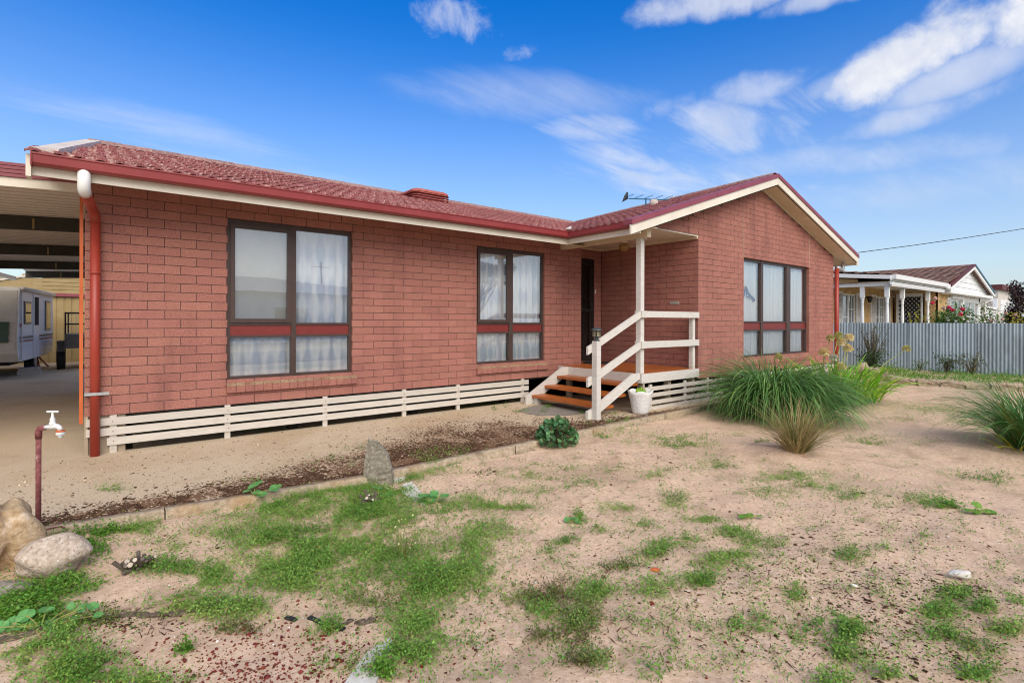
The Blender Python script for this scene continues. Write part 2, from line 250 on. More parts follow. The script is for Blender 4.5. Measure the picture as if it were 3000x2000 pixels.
MT['shrub_olive'] = leafm('shrub_olive', (0.06, 0.075, 0.025), (0.12, 0.13, 0.045), (0.20, 0.18, 0.08), 0.4, 0.05)
MT['rose_leaf'] = leafm('rose_leaf', (0.049, 0.120, 0.030), (0.112, 0.210, 0.042), (0.252, 0.330, 0.072), 0.4, 0.04)
MT['yellow_leaf'] = leafm('yellow_leaf', (0.30, 0.30, 0.02), (0.46, 0.44, 0.04), (0.58, 0.54, 0.09), 0.25, 0.02)
MT['purple_leaf'] = leafm('purple_leaf', (0.035, 0.02, 0.022), (0.07, 0.04, 0.038), (0.13, 0.085, 0.06), 0.4, 0.05)
MT['red_petal'] = leafm('red_petal', (0.55, 0.02, 0.06), (0.68, 0.04, 0.10), (0.75, 0.10, 0.16), 0.2, 0.02)
MT['pink_petal'] = leafm('pink_petal', (0.70, 0.36, 0.32), (0.78, 0.48, 0.42), (0.82, 0.62, 0.55), 0.15, 0.02)
MT['white_petal'] = leafm('white_petal', (0.72, 0.72, 0.70), (0.80, 0.80, 0.78), (0.85, 0.85, 0.84), 0.1, 0.01)
MT['tree_leaf'] = leafm('tree_leaf', (0.02, 0.035, 0.016), (0.035, 0.06, 0.025), (0.06, 0.09, 0.04), 0.35, 0.03)
MT['scoria'] = mat('scoria', [(0.3, (0.10, 0.018, 0.014)), (0.6, (0.20, 0.04, 0.03)), (0.75, (0.28, 0.075, 0.05))], 60, 0.95, (140, 0.8, 0.004), rand=0.45, hue=0.012)
MT['litter'] = mat('litter', [(0.3, (0.05, 0.026, 0.016)), (0.7, (0.13, 0.068, 0.04))], 40, 0.95, None, 0.15, rand=0.5, hue=0.02)
MT['white_bits'] = mat('white_bits', [(0.3, (0.6, 0.55, 0.48)), (0.7, (0.78, 0.75, 0.70))], 40, 0.9, rand=0.15)
MT['grit'] = mat('grit', [(0.3, (0.34, 0.25, 0.16)), (0.7, (0.60, 0.48, 0.36))], 40, 0.95, rand=0.5)
# neighbour
MT['nb_brick'] = mat('nb_brick', [(0.3, (0.52, 0.34, 0.14)), (0.7, (0.70, 0.49, 0.25))], 30, 0.9, (90, 0.4, 0.004), rand=0.12)
MT['nb_mortar'] = mat('nb_mortar', [(0.3, (0.18, 0.09, 0.04)), (0.7, (0.27, 0.15, 0.075))], 30, 0.95)
MT['nb_white'] = mat('nb_white', [(0.3, (0.74, 0.75, 0.76)), (0.7, (0.82, 0.83, 0.83))], 8, 0.5, None, 0.4)
MT['nb_tile'] = mat('nb_tile', [(0.34, (0.13, 0.075, 0.06)), (0.5, (0.21, 0.125, 0.10)), (0.68, (0.32, 0.22, 0.19))], 16, 0.8, None, 0.25, rand=0.22, stain=(3, 0.5, 0.7, (0.20, 0.15, 0.14), 0.5))
MT['cladding'] = mat('cladding', [(0.3, (0.30, 0.21, 0.085)), (0.7, (0.38, 0.28, 0.13))], 3, 0.5, None, 0.4)
MT['cara'] = mat('cara', [(0.3, (0.66, 0.67, 0.68)), (0.7, (0.74, 0.75, 0.76))], 6, 0.35, None, 0.5)
MT['cara_cream'] = mat('cara_cream', [(0.3, (0.62, 0.57, 0.50)), (0.7, (0.70, 0.65, 0.58))], 6, 0.4, None, 0.5)
MT['green_panel'] = mat('green_panel', [(0.3, (0.012, 0.05, 0.028)), (0.7, (0.022, 0.075, 0.042))], 6, 0.3, None, 0.5)
MT['rubber'] = mat('rubber', [(0.3, (0.012, 0.012, 0.012)), (0.7, (0.03, 0.03, 0.03))], 20, 0.85)
MT['car_grey'] = mat('car_grey', [(0.3, (0.07, 0.065, 0.06)), (0.7, (0.12, 0.11, 0.10))], 10, 0.5, None, 0.4)
MT['stripe_red'] = mat('stripe_red', [(0.3, (0.30, 0.05, 0.04)), (0.7, (0.36, 0.07, 0.05))], 6, 0.4)
MT['stripe_grey'] = mat('stripe_grey', [(0.3, (0.16, 0.15, 0.13)), (0.7, (0.22, 0.2, 0.18))], 6, 0.4)
MT['blind'] = mat('blind', [(0.3, (0.50, 0.51, 0.50)), (0.7, (0.58, 0.59, 0.58))], 3, 0.85, None, 0.2)
MT['colorsteel'] = mat('colorsteel', [(0.3, (0.58, 0.53, 0.47)), (0.7, (0.66, 0.61, 0.55))], 2, 0.5, None, 0.4, stain=(5, 0.55, 0.75, (0.45, 0.38, 0.31), 0.5))
MT['beam_dark'] = mat('beam_dark', [(0.3, (0.035, 0.035, 0.028)), (0.7, (0.06, 0.058, 0.045))], 6, 0.6)
MT['street_wall'] = mat('street_wall', [(0.3, (0.66, 0.66, 0.65)), (0.7, (0.74, 0.74, 0.72))], 2, 0.8)
MT['street_roof'] = mat('street_roof', [(0.3, (0.36, 0.36, 0.37)), (0.7, (0.44, 0.44, 0.45))], 2, 0.7)
MT['flag_blue'] = mat('flag_blue', [(0.3, (0.006, 0.04, 0.22)), (0.7, (0.012, 0.07, 0.32))], 6, 0.8)
MT['nb_maroon'] = mat('nb_maroon', [(0.3, (0.10, 0.03, 0.03)), (0.7, (0.14, 0.045, 0.045))], 6, 0.6)
MT['flag_red'] = mat('flag_red', [(0.3, (0.5, 0.06, 0.08)), (0.7, (0.6, 0.12, 0.14))], 6, 0.8, trans=0.3)

def glass_mat(name, refl, tint=(0.86, 0.92, 0.95)):
    m = bpy.data.materials.new(name); m.use_nodes = True; t = m.node_tree; t.nodes.clear(); n = t.nodes.new; l_ = t.links.new
    o = n('ShaderNodeOutputMaterial'); ms = n('ShaderNodeMixShader'); tr = n('ShaderNodeBsdfTransparent'); tr.inputs[0].default_value = (*tint, 1)
    gl = n('ShaderNodeBsdfGlossy'); gl.inputs['Roughness'].default_value = 0.012; gl.inputs['Color'].default_value = (0.95, 0.97, 1, 1)
    no = n('ShaderNodeTexNoise'); no.inputs['Scale'].default_value = 1.3; ge = n('ShaderNodeNewGeometry'); l_(ge.outputs['Position'], no.inputs['Vector'])
    bu = n('ShaderNodeBump'); bu.inputs['Strength'].default_value = 0.05; bu.inputs['Distance'].default_value = 0.02; l_(no.outputs['Fac'], bu.inputs['Height']); l_(bu.outputs[0], gl.inputs['Normal'])
    fr = n('ShaderNodeFresnel'); fr.inputs['IOR'].default_value = 1.5
    ad = n('ShaderNodeMath'); ad.operation = 'ADD'; ad.use_clamp = True; l_(fr.outputs[0], ad.inputs[0]); ad.inputs[1].default_value = refl
    l_(ad.outputs[0], ms.inputs[0]); l_(tr.outputs[0], ms.inputs[1]); l_(gl.outputs[0], ms.inputs[2]); l_(ms.outputs[0], o.inputs[0]); return m
MT['glass'] = glass_mat('glass', 0.22, (0.99, 1.0, 1.0))
MT['nb_glass'] = glass_mat('nb_glass', 0.25)

def lace_mat():
    m = bpy.data.materials.new('lace'); m.use_nodes = True; t = m.node_tree; n = t.nodes.new; l_ = t.links.new; p = t.nodes['Principled BSDF']
    ge = n('ShaderNodeNewGeometry'); sp = n('ShaderNodeSeparateXYZ'); l_(ge.outputs['Position'], sp.inputs[0])
    def mm(op, a, b):
        q = n('ShaderNodeMath'); q.operation = op
        for i, x in enumerate((a, b)):
            if isinstance(x, (int, float)): q.inputs[i].default_value = x
            else: l_(x, q.inputs[i])
        return q.outputs[0]
    sz = mm('SINE', mm('MULTIPLY', sp.outputs['Z'], 13.0), 0.0)
    cx = mm('COSINE', mm('MULTIPLY', sp.outputs['X'], 40.0), 0.0)
    cx2 = mm('COSINE', mm('ADD', mm('MULTIPLY', sp.outputs['X'], 20.0), mm('MULTIPLY', sp.outputs['Z'], 2.0)), 0.0)
    v = mm('ADD', mm('ADD', mm('MULTIPLY', cx, 0.6), mm('MULTIPLY', sz, 0.5)), mm('MULTIPLY', cx2, 0.35))
    rp = n('ShaderNodeValToRGB'); mr = n('ShaderNodeMapRange'); l_(v, mr.inputs['Value']); mr.inputs['From Min'].default_value = -1.2; mr.inputs['From Max'].default_value = 1.2
    l_(mr.outputs[0], rp.inputs['Fac']); e = rp.color_ramp.elements; e[0].position = 0.25; e[0].color = (0.58, 0.65, 0.78, 1); e[1].position = 0.62; e[1].color = (0.90, 0.93, 0.97, 1)
    l_(rp.outputs[0], p.inputs['Base Color']); p.inputs['Roughness'].default_value = 0.9
    tl = n('ShaderNodeBsdfTranslucent'); l_(rp.outputs[0], tl.inputs['Color']); ms = n('ShaderNodeMixShader'); ms.inputs[0].default_value = 0.12
    l_(p.outputs[0], ms.inputs[1]); l_(tl.outputs[0], ms.inputs[2]); l_(ms.outputs[0], t.nodes['Material Output'].inputs[0]); return m
MT['lace'] = lace_mat()
MT['sheer'] = mat('sheer', [(0.3, (0.66, 0.73, 0.83)), (0.6, (0.88, 0.92, 0.96))], 30, 0.9, None, 0.2, stretch=(1, 1, 0.03), trans=0.12)  # bluish tint carries reflected sky into the curtain colour

# ------------------------------------------------------------------ builders
class MB:
    def __init__(s): s.v = []; s.f = []; s.mi = []
    def quad(s, pts, mi=0):
        b = len(s.v); s.v += [tuple(p) for p in pts]; s.f.append(tuple(range(b, b + len(pts)))); s.mi.append(mi)
    def hexa(s, p, mi=0):
        """8 points: bottom 4 (ccw from above) then top 4"""
        b = len(s.v); s.v += [tuple(q) for q in p]
        for f in ((3, 2, 1, 0), (4, 5, 6, 7), (0, 1, 5, 4), (1, 2, 6, 5), (2, 3, 7, 6), (3, 0, 4, 7)):
            s.f.append(tuple(b + i for i in f)); s.mi.append(mi)
    def box(s, x0, x1, y0, y1, z0, z1, mi=0):
        s.hexa([(x0, y0, z0), (x1, y0, z0), (x1, y1, z0), (x0, y1, z0), (x0, y0, z1), (x1, y0, z1), (x1, y1, z1), (x0, y1, z1)], mi)
    def beam(s, a, b, wd, ht, up=(0, 0, 1), mi=0):
        """bar from a to b, wd across, ht along up; a,b at the bar's centre line"""
        a, b = Vector(a), Vector(b); d = (b - a).normalized(); u = Vector(up); r = d.cross(u).normalized(); u = r.cross(d)
        r *= wd / 2; u *= ht / 2
        s.hexa([a - r - u, b - r - u, b + r - u, a + r - u, a - r + u, b - r + u, b + r + u, a + r + u], mi)
    def tube(s, pts, rad, n=8, cap=True, mi=0):
        pts = [Vector(p) for p in pts]; rad = rad if isinstance(rad, (list, tuple)) else [rad] * len(pts)
        b = len(s.v); ref = None
        for i, p in enumerate(pts):
            d = (pts[min(i + 1, len(pts) - 1)] - pts[max(i - 1, 0)]).normalized()
            if ref is None: ref = d.orthogonal().normalized()
            ref = (ref - d * ref.dot(d)).normalized(); q = d.cross(ref)
            for k in range(n):
                a = 2 * math.pi * k / n; s.v.append(tuple(p + (ref * math.cos(a) + q * math.sin(a)) * rad[i]))
        for i in range(len(pts) - 1):
            for k in range(n):
                s.f.append((b + i * n + k, b + i * n + (k + 1) % n, b + (i + 1) * n + (k + 1) % n, b + (i + 1) * n + k)); s.mi.append(mi)
        if cap:
            s.f.append(tuple(b + k for k in reversed(range(n)))); s.mi.append(mi)
            e = b + (len(pts) - 1) * n; s.f.append(tuple(e + k for k in range(n))); s.mi.append(mi)
    def lathe(s, c, prof, n=16, mi=0):
        """prof: list of (radius, z)"""
        b = len(s.v)
        for r, z in prof:
            for k in range(n):
                a = 2 * math.pi * k / n; s.v.append((c[0] + r * math.cos(a), c[1] + r * math.sin(a), c[2] + z))
        for i in range(len(prof) - 1):
            for k in range(n):
                s.f.append((b + i * n + k, b + i * n + (k + 1) % n, b + (i + 1) * n + (k + 1) % n, b + (i + 1) * n + k)); s.mi.append(mi)
    def extrude(s, prof, p0, p1, o, up, m0=0.0, m1=0.0, closed=True, mi=0):
        """profile (out,up) swept p0->p1; ends shifted along the run by m*out for mitres"""
        p0, p1, o, up = Vector(p0), Vector(p1), Vector(o), Vector(up); d = (p1 - p0).normalized(); b = len(s.v); n = len(prof)
        for a, h in prof: s.v.append(tuple(p0 + o * a + up * h + d * (m0 * a)))
        for a, h in prof: s.v.append(tuple(p1 + o * a + up * h + d * (m1 * a)))
        for k in range(n if closed else n - 1):
            s.f.append((b + k, b + (k + 1) % n, b + n + (k + 1) % n, b + n + k)); s.mi.append(mi)
        if closed:
            s.f.append(tuple(b + k for k in range(n))); s.mi.append(mi); s.f.append(tuple(b + n + k for k in reversed(range(n)))); s.mi.append(mi)
    def mesh(s, name, mats, smooth=False):
        me = bpy.data.meshes.new(name); me.from_pydata(s.v, [], s.f)
        for m in (mats if isinstance(mats, (list, tuple)) else [mats]): me.materials.append(MT[m] if isinstance(m, str) else m)
        if any(s.mi): me.polygons.foreach_set('material_index', s.mi)
        if smooth: me.polygons.foreach_set('use_smooth', [True] * len(me.polygons))
        me.update(); return me
    def build(s, name, mats, parent=None, smooth=False):
        return link(name, s.mesh(name, mats, smooth), parent)
def link(name, me, parent=None, mw=None):
    o = bpy.data.objects.new(name, me); col.objects.link(o)
    if parent is not None:
        o.parent = parent
        o.matrix_parent_inverse = WI(parent)
    if mw is not None: o.matrix_basis = mw
    return o
def WI(p):
    m = Matrix.Identity(4); q = p; chain = []
    while q is not None:
        chain.append(q); q = q.parent
    for q in reversed(chain):
        m = m @ (q.matrix_parent_inverse @ q.matrix_basis)
    return m.inverted()
def npmesh(name, V, F, mats, mi=None, smooth=False):
    """V (n,3); F (m,k) all faces with k corners"""
    me = bpy.data.meshes.new(name); V = np.asarray(V, np.float32); F = np.asarray(F, np.int32); k = F.shape[1]
    me.vertices.add(len(V)); me.vertices.foreach_set('co', V.ravel())
    me.loops.add(F.size); me.loops.foreach_set('vertex_index', F.ravel())
    me.polygons.add(len(F)); me.polygons.foreach_set('loop_start', np.arange(0, F.size, k, dtype=np.int32))
    for m in (mats if isinstance(mats, (list, tuple)) else [mats]): me.materials.append(MT[m])
    if mi is not None: me.polygons.foreach_set('material_index', np.asarray(mi, np.int32))
    if smooth: me.polygons.foreach_set('use_smooth', np.ones(len(F), bool))
    me.update(); me.validate(); return me
def tag(o, label=None, cat=None, group=None, kind=None):
    if label: o['label'] = label
    if cat: o['category'] = cat
    if group: o['group'] = group
    if kind: o['kind'] = kind
    return o
def thing(name, loc, label, cat, group=None):
    o = bpy.data.objects.new(name, None); o.empty_display_size = 0.2; col.objects.link(o); o.location = loc
    return tag(o, label, cat, group)
def copy_tree(o, parent=None):
    c = o.copy(); col.objects.link(c)
    if parent is not None: c.parent = parent
    for ch in list(o.children): copy_tree(ch, c)
    return c

# ------------------------------------------------------------------ brick walls
def brick_wall(name, parent, O, ux, nrm, L_, z0, nc, openings=(), phase=0.0, clip=None, ztop=None, single=None, mortar='mortar', bm='brick',
               bl=0.3063, ch=0.1, jt=0.008, depth=0.09, core=True, core_t=0.10, dead=()):
    """wall face through O along ux (u from 0 to L_), outward normal nrm; openings (u0,u1,z0,z1); clip(z)->(umin,umax); single(u,z)->True: brick of its own"""
    O, ux, nrm = Vector(O), Vector(ux), Vector(nrm)
    P = lambda u, d, z: O + ux * u - nrm * d + Vector((0, 0, z - O.z))
    clip = clip or (lambda z: (0.0, L_)); g = 0.006
    mb = MB()
    if core:
        us = sorted({0.0, L_} | {a + k for o in openings for a, k in ((o[0], -g), (o[1], g))} | {u for u in (ztop[1] if ztop else [])})
        us = [u for u in us if 0 <= u <= L_]
        for ua, ub in zip(us[:-1], us[1:]):
            if ub - ua < 1e-4: continue
            um = (ua + ub) / 2
            zt = (lambda u: ztop[0](u)) if ztop else (lambda u: z0 + nc * ch)
            blk = sorted([(o[2] - g, o[3] + g) for o in openings if o[0] - g - 1e-6 <= um <= o[1] + g + 1e-6]); z = z0 + 0.002; segs = []
            for a, b in blk: segs.append((z, a, z, a)); z = b
            segs.append((z, zt(ua), z, zt(ub)))
            for a, ta, b, tb in segs:
                if ta - a < 0.005 and tb - b < 0.005: continue
                mb.hexa([P(ua, g, a), P(ub, g, b), P(ub, core_t, b), P(ua, core_t, a), P(ua, g, max(ta, a + .001)), P(ub, g, max(tb, b + .001)), P(ub, core_t, max(tb, b + .001)), P(ua, core_t, max(ta, a + .001))])
    wall = mb.build(name, mortar, parent)
    cache = {}; rest = MB(); n_single = 0
    for k in range(nc):
        za, zb_ = z0 + k * ch + (jt if k else 0.0) , z0 + (k + 1) * ch
        zm = (za + zb_) / 2; lo, hi = clip(zm)
        ph = phase + (bl / 2 if k % 2 == 0 else 0.0)
        cuts = [lo] + [u for u in (ph + i * bl for i in range(-3, int(L_ / bl) + 4)) if lo + 0.04 < u < hi - 0.04] + [hi]
        for i, (ua, ub) in enumerate(zip(cuts[:-1], cuts[1:])):
            a = ua + (jt / 2 if i else 0); b = ub - (jt / 2 if i < len(cuts) - 2 else 0)
            parts = [(a, b, za, zb_)]
            for o in openings:
                nxt = []
                for (p, q, r, t) in parts:
                    if q <= o[0] or p >= o[1] or t <= o[2] or r >= o[3]: nxt.append((p, q, r, t)); continue
                    if p < o[0]: nxt.append((p, o[0], r, t))
                    if q > o[1]: nxt.append((o[1], q, r, t))
                    mid = (max(p, o[0]), min(q, o[1]))
                    if r < o[2] - 0.012: nxt.append((*mid, r, o[2]))
                    if t > o[3] + 0.012: nxt.append((*mid, o[3], t))
                parts = nxt
            for (p, q, r, t) in parts:
                if q - p < 0.012 or t - r < 0.010: continue
                jd = random.uniform(-0.0012, 0.0012)
                if single and single((p + q) / 2, zm):
                    key = (round(q - p, 3), round(t - r, 3))
                    if key not in cache:
                        mbb = MB(); Lx, H = q - p, t - r
                        c8 = [ux * 0 , ux * Lx, ux * Lx - nrm * depth, -nrm * depth]
                        mbb.hexa(c8 + [v + Vector((0, 0, H)) for v in c8]); cache[key] = mbb.mesh('brick', bm)
                    link('brick', cache[key], wall, Matrix.Translation(P(p, jd, r))); n_single += 1
                else:
                    rest.hexa([P(p, jd, r), P(q, jd, r), P(q, depth, r), P(p, depth, r), P(p, jd, t), P(q, jd, t), P(q, depth, t), P(p, depth, t)])
    if rest.v: tag(rest.build('bricks', bm, wall), kind='stuff')
    return wall, n_single

# ================================================================== THE HOUSE
house = thing('house', (5, 0, 0), 'single storey red brick house with tiled gable roof and porch', 'house')
Z0 = 0.40
W1 = (1.305, 2.825, 0.69, 2.605); W2 = (4.885, 6.365, 0.69, 2.605)
nbk = [0]
def near(u, z):
    if u < 4.75 and nbk[0] < 296: nbk[0] += 1; return True
    return False
brick_wall('front_wall', house, (0, 0, Z0), (1, 0, 0), (0, -1, 0), 7.30, Z0, 25, [W1, W2], phase=0.223, single=near)
brick_wall('side_wall', house, (0, 6.6, Z0), (0, -1, 0), (-1, 0, 0), 6.50, Z0, 25, phase=0.1)
brick_wall('recess_wall', house, (7.30, 0.092, Z0), (0, 1, 0), (1, 0, 0), 0.30, Z0, 25, phase=0.1)
brick_wall('door_wall', house, (7.295, 0.39, Z0), (1, 0, 0), (0, -1, 0), 1.0, Z0, 25, [(0.0, 0.80, 0.585, 2.66)], phase=0.12)
GY = -1.843; GX = 8.305; GR = 14.27; RX = 10.6
W3 = (9.88, 12.86, 0.69, 2.635)
zsof = lambda X: 4.07 - (0.318 * (RX - X) if X < RX else 0.285 * (X - RX))
def gclip(z):
    lo = GX if z < 2.868 else max(6.9, RX - (4.03 - z) / 0.318)
    hi = min(GR, RX + (4.03 - z) / 0.285)
    return (lo - 6.9, max(hi - 6.9, lo - 6.9 + 0.02))
o3 = (W3[0] - 6.9, W3[1] - 6.9, W3[2], W3[3])
brick_wall('gable_wall', house, (6.9, GY, Z0), (1, 0, 0), (0, -1, 0), GR - 6.9, Z0, 37, [o3], phase=GX - 6.9 - 0.3063 * 4, clip=gclip, core=False, mortar='mortar')
mb = MB(); g = 0.006; y0_, y1_ = GY + g, GY + 0.10
def gcol(xa, xb, za, zb, zta, ztb):
    mb.hexa([(xa, y0_, za), (xb, y0_, zb), (xb, y1_, zb), (xa, y1_, za), (xa, y0_, zta), (xb, y0_, ztb), (xb, y1_, ztb), (xa, y1_, zta)])
gcol(7.0, GX + g, 2.878, 2.878, zsof(7.0), zsof(GX))
gcol(GX + g, W3[0] - g, Z0 + .002, Z0 + .002, zsof(GX), zsof(W3[0]))
gcol(W3[0] - g, W3[1] + g, Z0 + .002, Z0 + .002, W3[2] - g, W3[2] - g)
gcol(W3[0] - g, RX, W3[3] + g, W3[3] + g, zsof(W3[0]), zsof(RX))
gcol(RX, W3[1] + g, W3[3] + g, W3[3] + g, zsof(RX), zsof(W3[1]))
gcol(W3[1] + g, GR - g, Z0 + .002, Z0 + .002, zsof(W3[1]), zsof(GR))
mb.build('gable_wall_joints', 'mortar_pale', house)
for xx, zz in ((9.872, 3.82), (12.875, 3.38)):
    mb = MB(); mb.box(xx - .006, xx + .006, GY - .0025, GY + .01, 2.65, zz); mb.build('control_joint', 'grit', house)
brick_wall('porch_wall', house, (GX, 0.385, Z0), (0, -1, 0), (-1, 0, 0), 0.385 - GY - 0.092, Z0, 25, phase=0.2)
# far walls and floor that close the house
mb = MB(); mb.box(0.1, 14.2, 6.62, 6.7, .4, 2.95); mb.box(14.17, 14.27, -1.74, 6.6, .4, 2.95); mb.build('rear_wall', 'brick', house)
mb = MB(); mb.box(0.12, 7.29, 0.105, 6.6, .36, .40); mb.box(7.29, 14.16, 0.5, 6.6, .36, .40); mb.box(8.42, 14.16, -1.73, 0.5, .36, .40); mb.build('floor_slab', 'interior', house)
mb = MB(); mb.box(0.12, 7.2, 0.105, 6.6, 2.76, 2.80); mb.box(8.42, 14.1, -1.73, 6.6, 2.76, 2.80); mb.build('room_ceiling', 'interior', house)
mb = MB(); mb.box(3.9, 3.98, .11, 6.5, .4, 2.78); mb.box(0.2, 8, 3.2, 3.28, .4, 2.78); mb.box(8.5, 14.1, 1.6, 1.68, .4, 2.78); mb.build('inner_wall', 'interior', house)

# ---- roof
EY, EZ, RY = -0.72, 2.872, 3.3
mslope = 0.3015
zmain = lambda Y: EZ + mslope * (Y - EY)
RZ = zmain(RY)
GEX, GYF = 6.22, -2.15
zr = lambda Y: 4.285 + (4.13 - 4.285) * (Y - GYF) / (RY - GYF)
zgl = lambda X, Y: EZ + (X - GEX) / (RX - GEX) * (zr(Y) - EZ)
GRX = 14.93
zgrr = lambda X, Y: zr(Y) - 0.282 * (X - RX)
xverge = lambda Y: -0.34 + 0.34 * (Y - EY) / (RY - EY)
vx = lambda Y: GEX + (RX - GEX) * (Y - EY) / (RY - EY)      # valley
mb = MB(); d_ = 0.035
mb.quad([(xverge(EY), EY, EZ - d_), (GEX, EY, EZ - d_), (RX, RY, RZ - d_), (xverge(RY), RY, RZ - d_)])
mb.quad([(GEX, GYF + .02, EZ - d_), (RX, GYF + .02, zr(GYF) - d_), (RX, RY, zr(RY) - d_), (GEX, EY, EZ - d_)])
mb.quad([(RX, GYF + .02, zr(GYF) - d_), (GRX, GYF + .02, zgrr(GRX, GYF) - d_), (GRX, 7.2, zgrr(GRX, 3.3) - d_), (RX, 7.2, zr(RY) - d_)])
mb.quad([(xverge(RY), RY, RZ - d_), (RX, RY, RZ - d_), (RX, 7.4, 2.85), (xverge(EY), 7.4, 2.85)])
roof = mb.build('roof', 'tile', house)
# one roof tile: double roll, lip at the tail
TW, TLn = 0.30, 0.345
prof = [(0, .004), (.035, .022), (.075, .026), (.112, .008), (.165, .004), (.195, .022), (.235, .026), (.272, .008), (.30, .004)]
def tile_arrays():
    V = []; F = []; MI = []
    for (y, dz) in ((0.0, -0.024), (0.0, 0.0), (TLn + 0.03, -0.034)):
        for x, h in prof: V.append((x, y, h + dz + 0.012))
    n = len(prof)
    for k in range(n - 1):
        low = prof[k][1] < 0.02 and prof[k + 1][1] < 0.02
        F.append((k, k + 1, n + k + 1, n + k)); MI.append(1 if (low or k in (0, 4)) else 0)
        F.append((n + k, n + k + 1, 2 * n + k + 1, 2 * n + k)); MI.append(0)
    return np.array(V, float), np.array(F), np.array(MI)
tV, tF, tM = tile_arrays()
tile_me = npmesh('roof_tile', tV, tF, ['tile', 'tile_lip_lit'], tM)
spots = []
def frame(o, ex, ey):
    ex = Vector(ex).normalized(); ey = Vector(ey).normalized(); ez = ex.cross(ey).normalized(); ey = ez.cross(ex)
    m = Matrix.Identity(4)
    for i in range(3): m[i][0] = ex[i]; m[i][1] = ey[i]; m[i][2] = ez[i]; m[i][3] = o[i]
    return m
sl = math.sqrt(1 + mslope ** 2); dy = TLn / sl
r_ = 0; Y = EY - 0.04
while Y < RY - 0.03:
    X = -0.4
    while X < vx(Y) + 0.1:
        if X > xverge(Y + .1) - 0.12:
            spots.append(frame((X + (0), Y, zmain(Y)), (1, 0, random.uniform(-.004, .004)), (0, 1, mslope + random.uniform(-.006, .006))))
        X += TW
    Y += dy; r_ += 1
ss = sorted(spots, key=lambda m: (Vector(CAM) - m.translation).length)
sp2 = []
sg = (zr(0) - EZ) / (RX - GEX); dx = TLn / math.sqrt(1 + sg ** 2); X = GEX - 0.04
while X < RX - 0.03:
    Y = GYF + 0.05
    yv = EY + (RY - EY) * (X - GEX) / (RX - GEX)
    while Y < yv + 0.35:
        sp2.append(frame((X, Y + TW, zgl(X, Y + .15)), (0, -1, random.uniform(-.004, .004) + 0.028), (1, 0, sg + random.uniform(-.006, .006))))
        Y += TW
    X += dx
allsp = sorted(ss + sp2, key=lambda m: (Vector(CAM) - m.translation).length)
VV = []; FF = []; MM = []
for i, m in enumerate(allsp):
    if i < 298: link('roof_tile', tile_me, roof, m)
    else:
        a = np.array(m); VV.append(tV @ a[:3, :3].T + a[:3, 3]); FF.append(tF + (len(VV) - 1) * len(tV)); MM.append(tM)
tag(link('roof_tiles', npmesh('roof_tiles', np.concatenate(VV), np.concatenate(FF), ['tile', 'tile_lip_lit'], np.concatenate(MM)), roof), kind='stuff')
# right gable slope, seen only from elsewhere: long ribs of tile
mb = MB()
for k in range(13):
    X = RX + 0.33 * k; X2 = min(X + 0.34, GRX)
    mb.quad([(X, GYF + .03, zgrr(X, GYF) - .005), (X2, GYF + .03, zgrr(X2, GYF) + .02), (X2, 7.2, zgrr(X2, 3.3) + .02), (X, 7.2, zgrr(X, 3.3) - .005)])
mb.build('roof_slope', 'tile', roof)
# ridge, verge and valley pieces
cap = [(-.13, -.045), (-.105, .0), (-.05, .035), (.05, .035), (.105, .0), (.13, -.045)]
x = xverge(RY)
while x < RX - .1:
    mb = MB(); mb.extrude(cap, (x, RY, RZ + .02), (min(x + .40, RX), RY, RZ + .026), (0, 1, 0), (0, 0, 1), closed=False); mb.build('ridge_tile', 'ridge', roof); x += .395
y = GYF + .03
while y < RY:
    y2 = min(y + .395, RY); mb = MB(); mb.extrude(cap, (RX, y, zr(y) + .012), (RX, y2, zr(y2) + .018), (1, 0, 0), (0, 0, 1), closed=False); mb.build('ridge_tile', 'ridge', roof); y += .395
for k in range(3):
    ya, yb = EY + .03 + (RY - EY) * k / 3, EY + .03 + (RY - EY) * (k + 1) / 3 - .01
    a = (xverge(ya), ya, zmain(ya) + .030 + .004 * k); b = (xverge(yb), yb, zmain(yb) + .036 + .004 * k)
    mb = MB(); mb.extrude([(-.03, -.05), (-.03, .0), (.16, .022), (.17, -.04)], a, b, (1, 0, 0), (0, 0, 1)); mb.build('verge_cap', 'verge', roof)
mb = MB(); a = Vector((GEX - .02, EY - .04, EZ + .045)); b = Vector((RX, RY, RZ + .05))
mb.beam(a, b, .085, .012); mb.build('valley_flashing', 'verge', roof)
# ---- gutters, fascias, barges
gp = [(0, 0), (.085, 0), (.105, .018), (.112, .085), (.122, .092), (.122, .104), (.106, .106), (.098, .02), (.0, .012)]
mb = MB(); mb.extrude(gp, (-.355, -.65, 2.754), (6.30, -.65, 2.775), (0, -1, 0), (0, 0, 1), 0, -1); gut = mb.build('gutter', 'gutter', house)
mb = MB(); mb.box(-.362, -.352, -.775, -.645, 2.745, 2.872); mb.build('gutter_end', 'gutter', gut)
mb = MB(); mb.extrude(gp, (6.30, -.65, 2.775), (6.30, -2.035, 2.775), (-1, 0, 0), (0, 0, 1), 1, 0); gut2 = mb.build('gutter', 'gutter', house)
mb = MB(); mb.box(6.17, 6.302, -2.06, -2.034, 2.765, 2.895); mb.build('gutter_end', 'gutter', gut2)
mb = MB(); mb.extrude(gp, (GRX - .03, 7.0, 2.93), (GRX - .03, -2.04, 2.93), (1, 0, 0), (0, 0, 1)); mb.build('gutter', 'gutter', house)
mb = MB(); mb.box(-.36, 6.305, -.65, -.625, 2.678, 2.86); mb.box(-.36, 6.30, -.662, -.65, 2.738, 2.76); fa = mb.build('fascia_board', 'cream', house)
mb = MB(); mb.box(6.302, 6.325, -2.13, -.6255, 2.685, 2.86); mb.box(6.290, 6.302, -2.03, -.665, 2.745, 2.765); mb.build('fascia_board', 'cream', house)
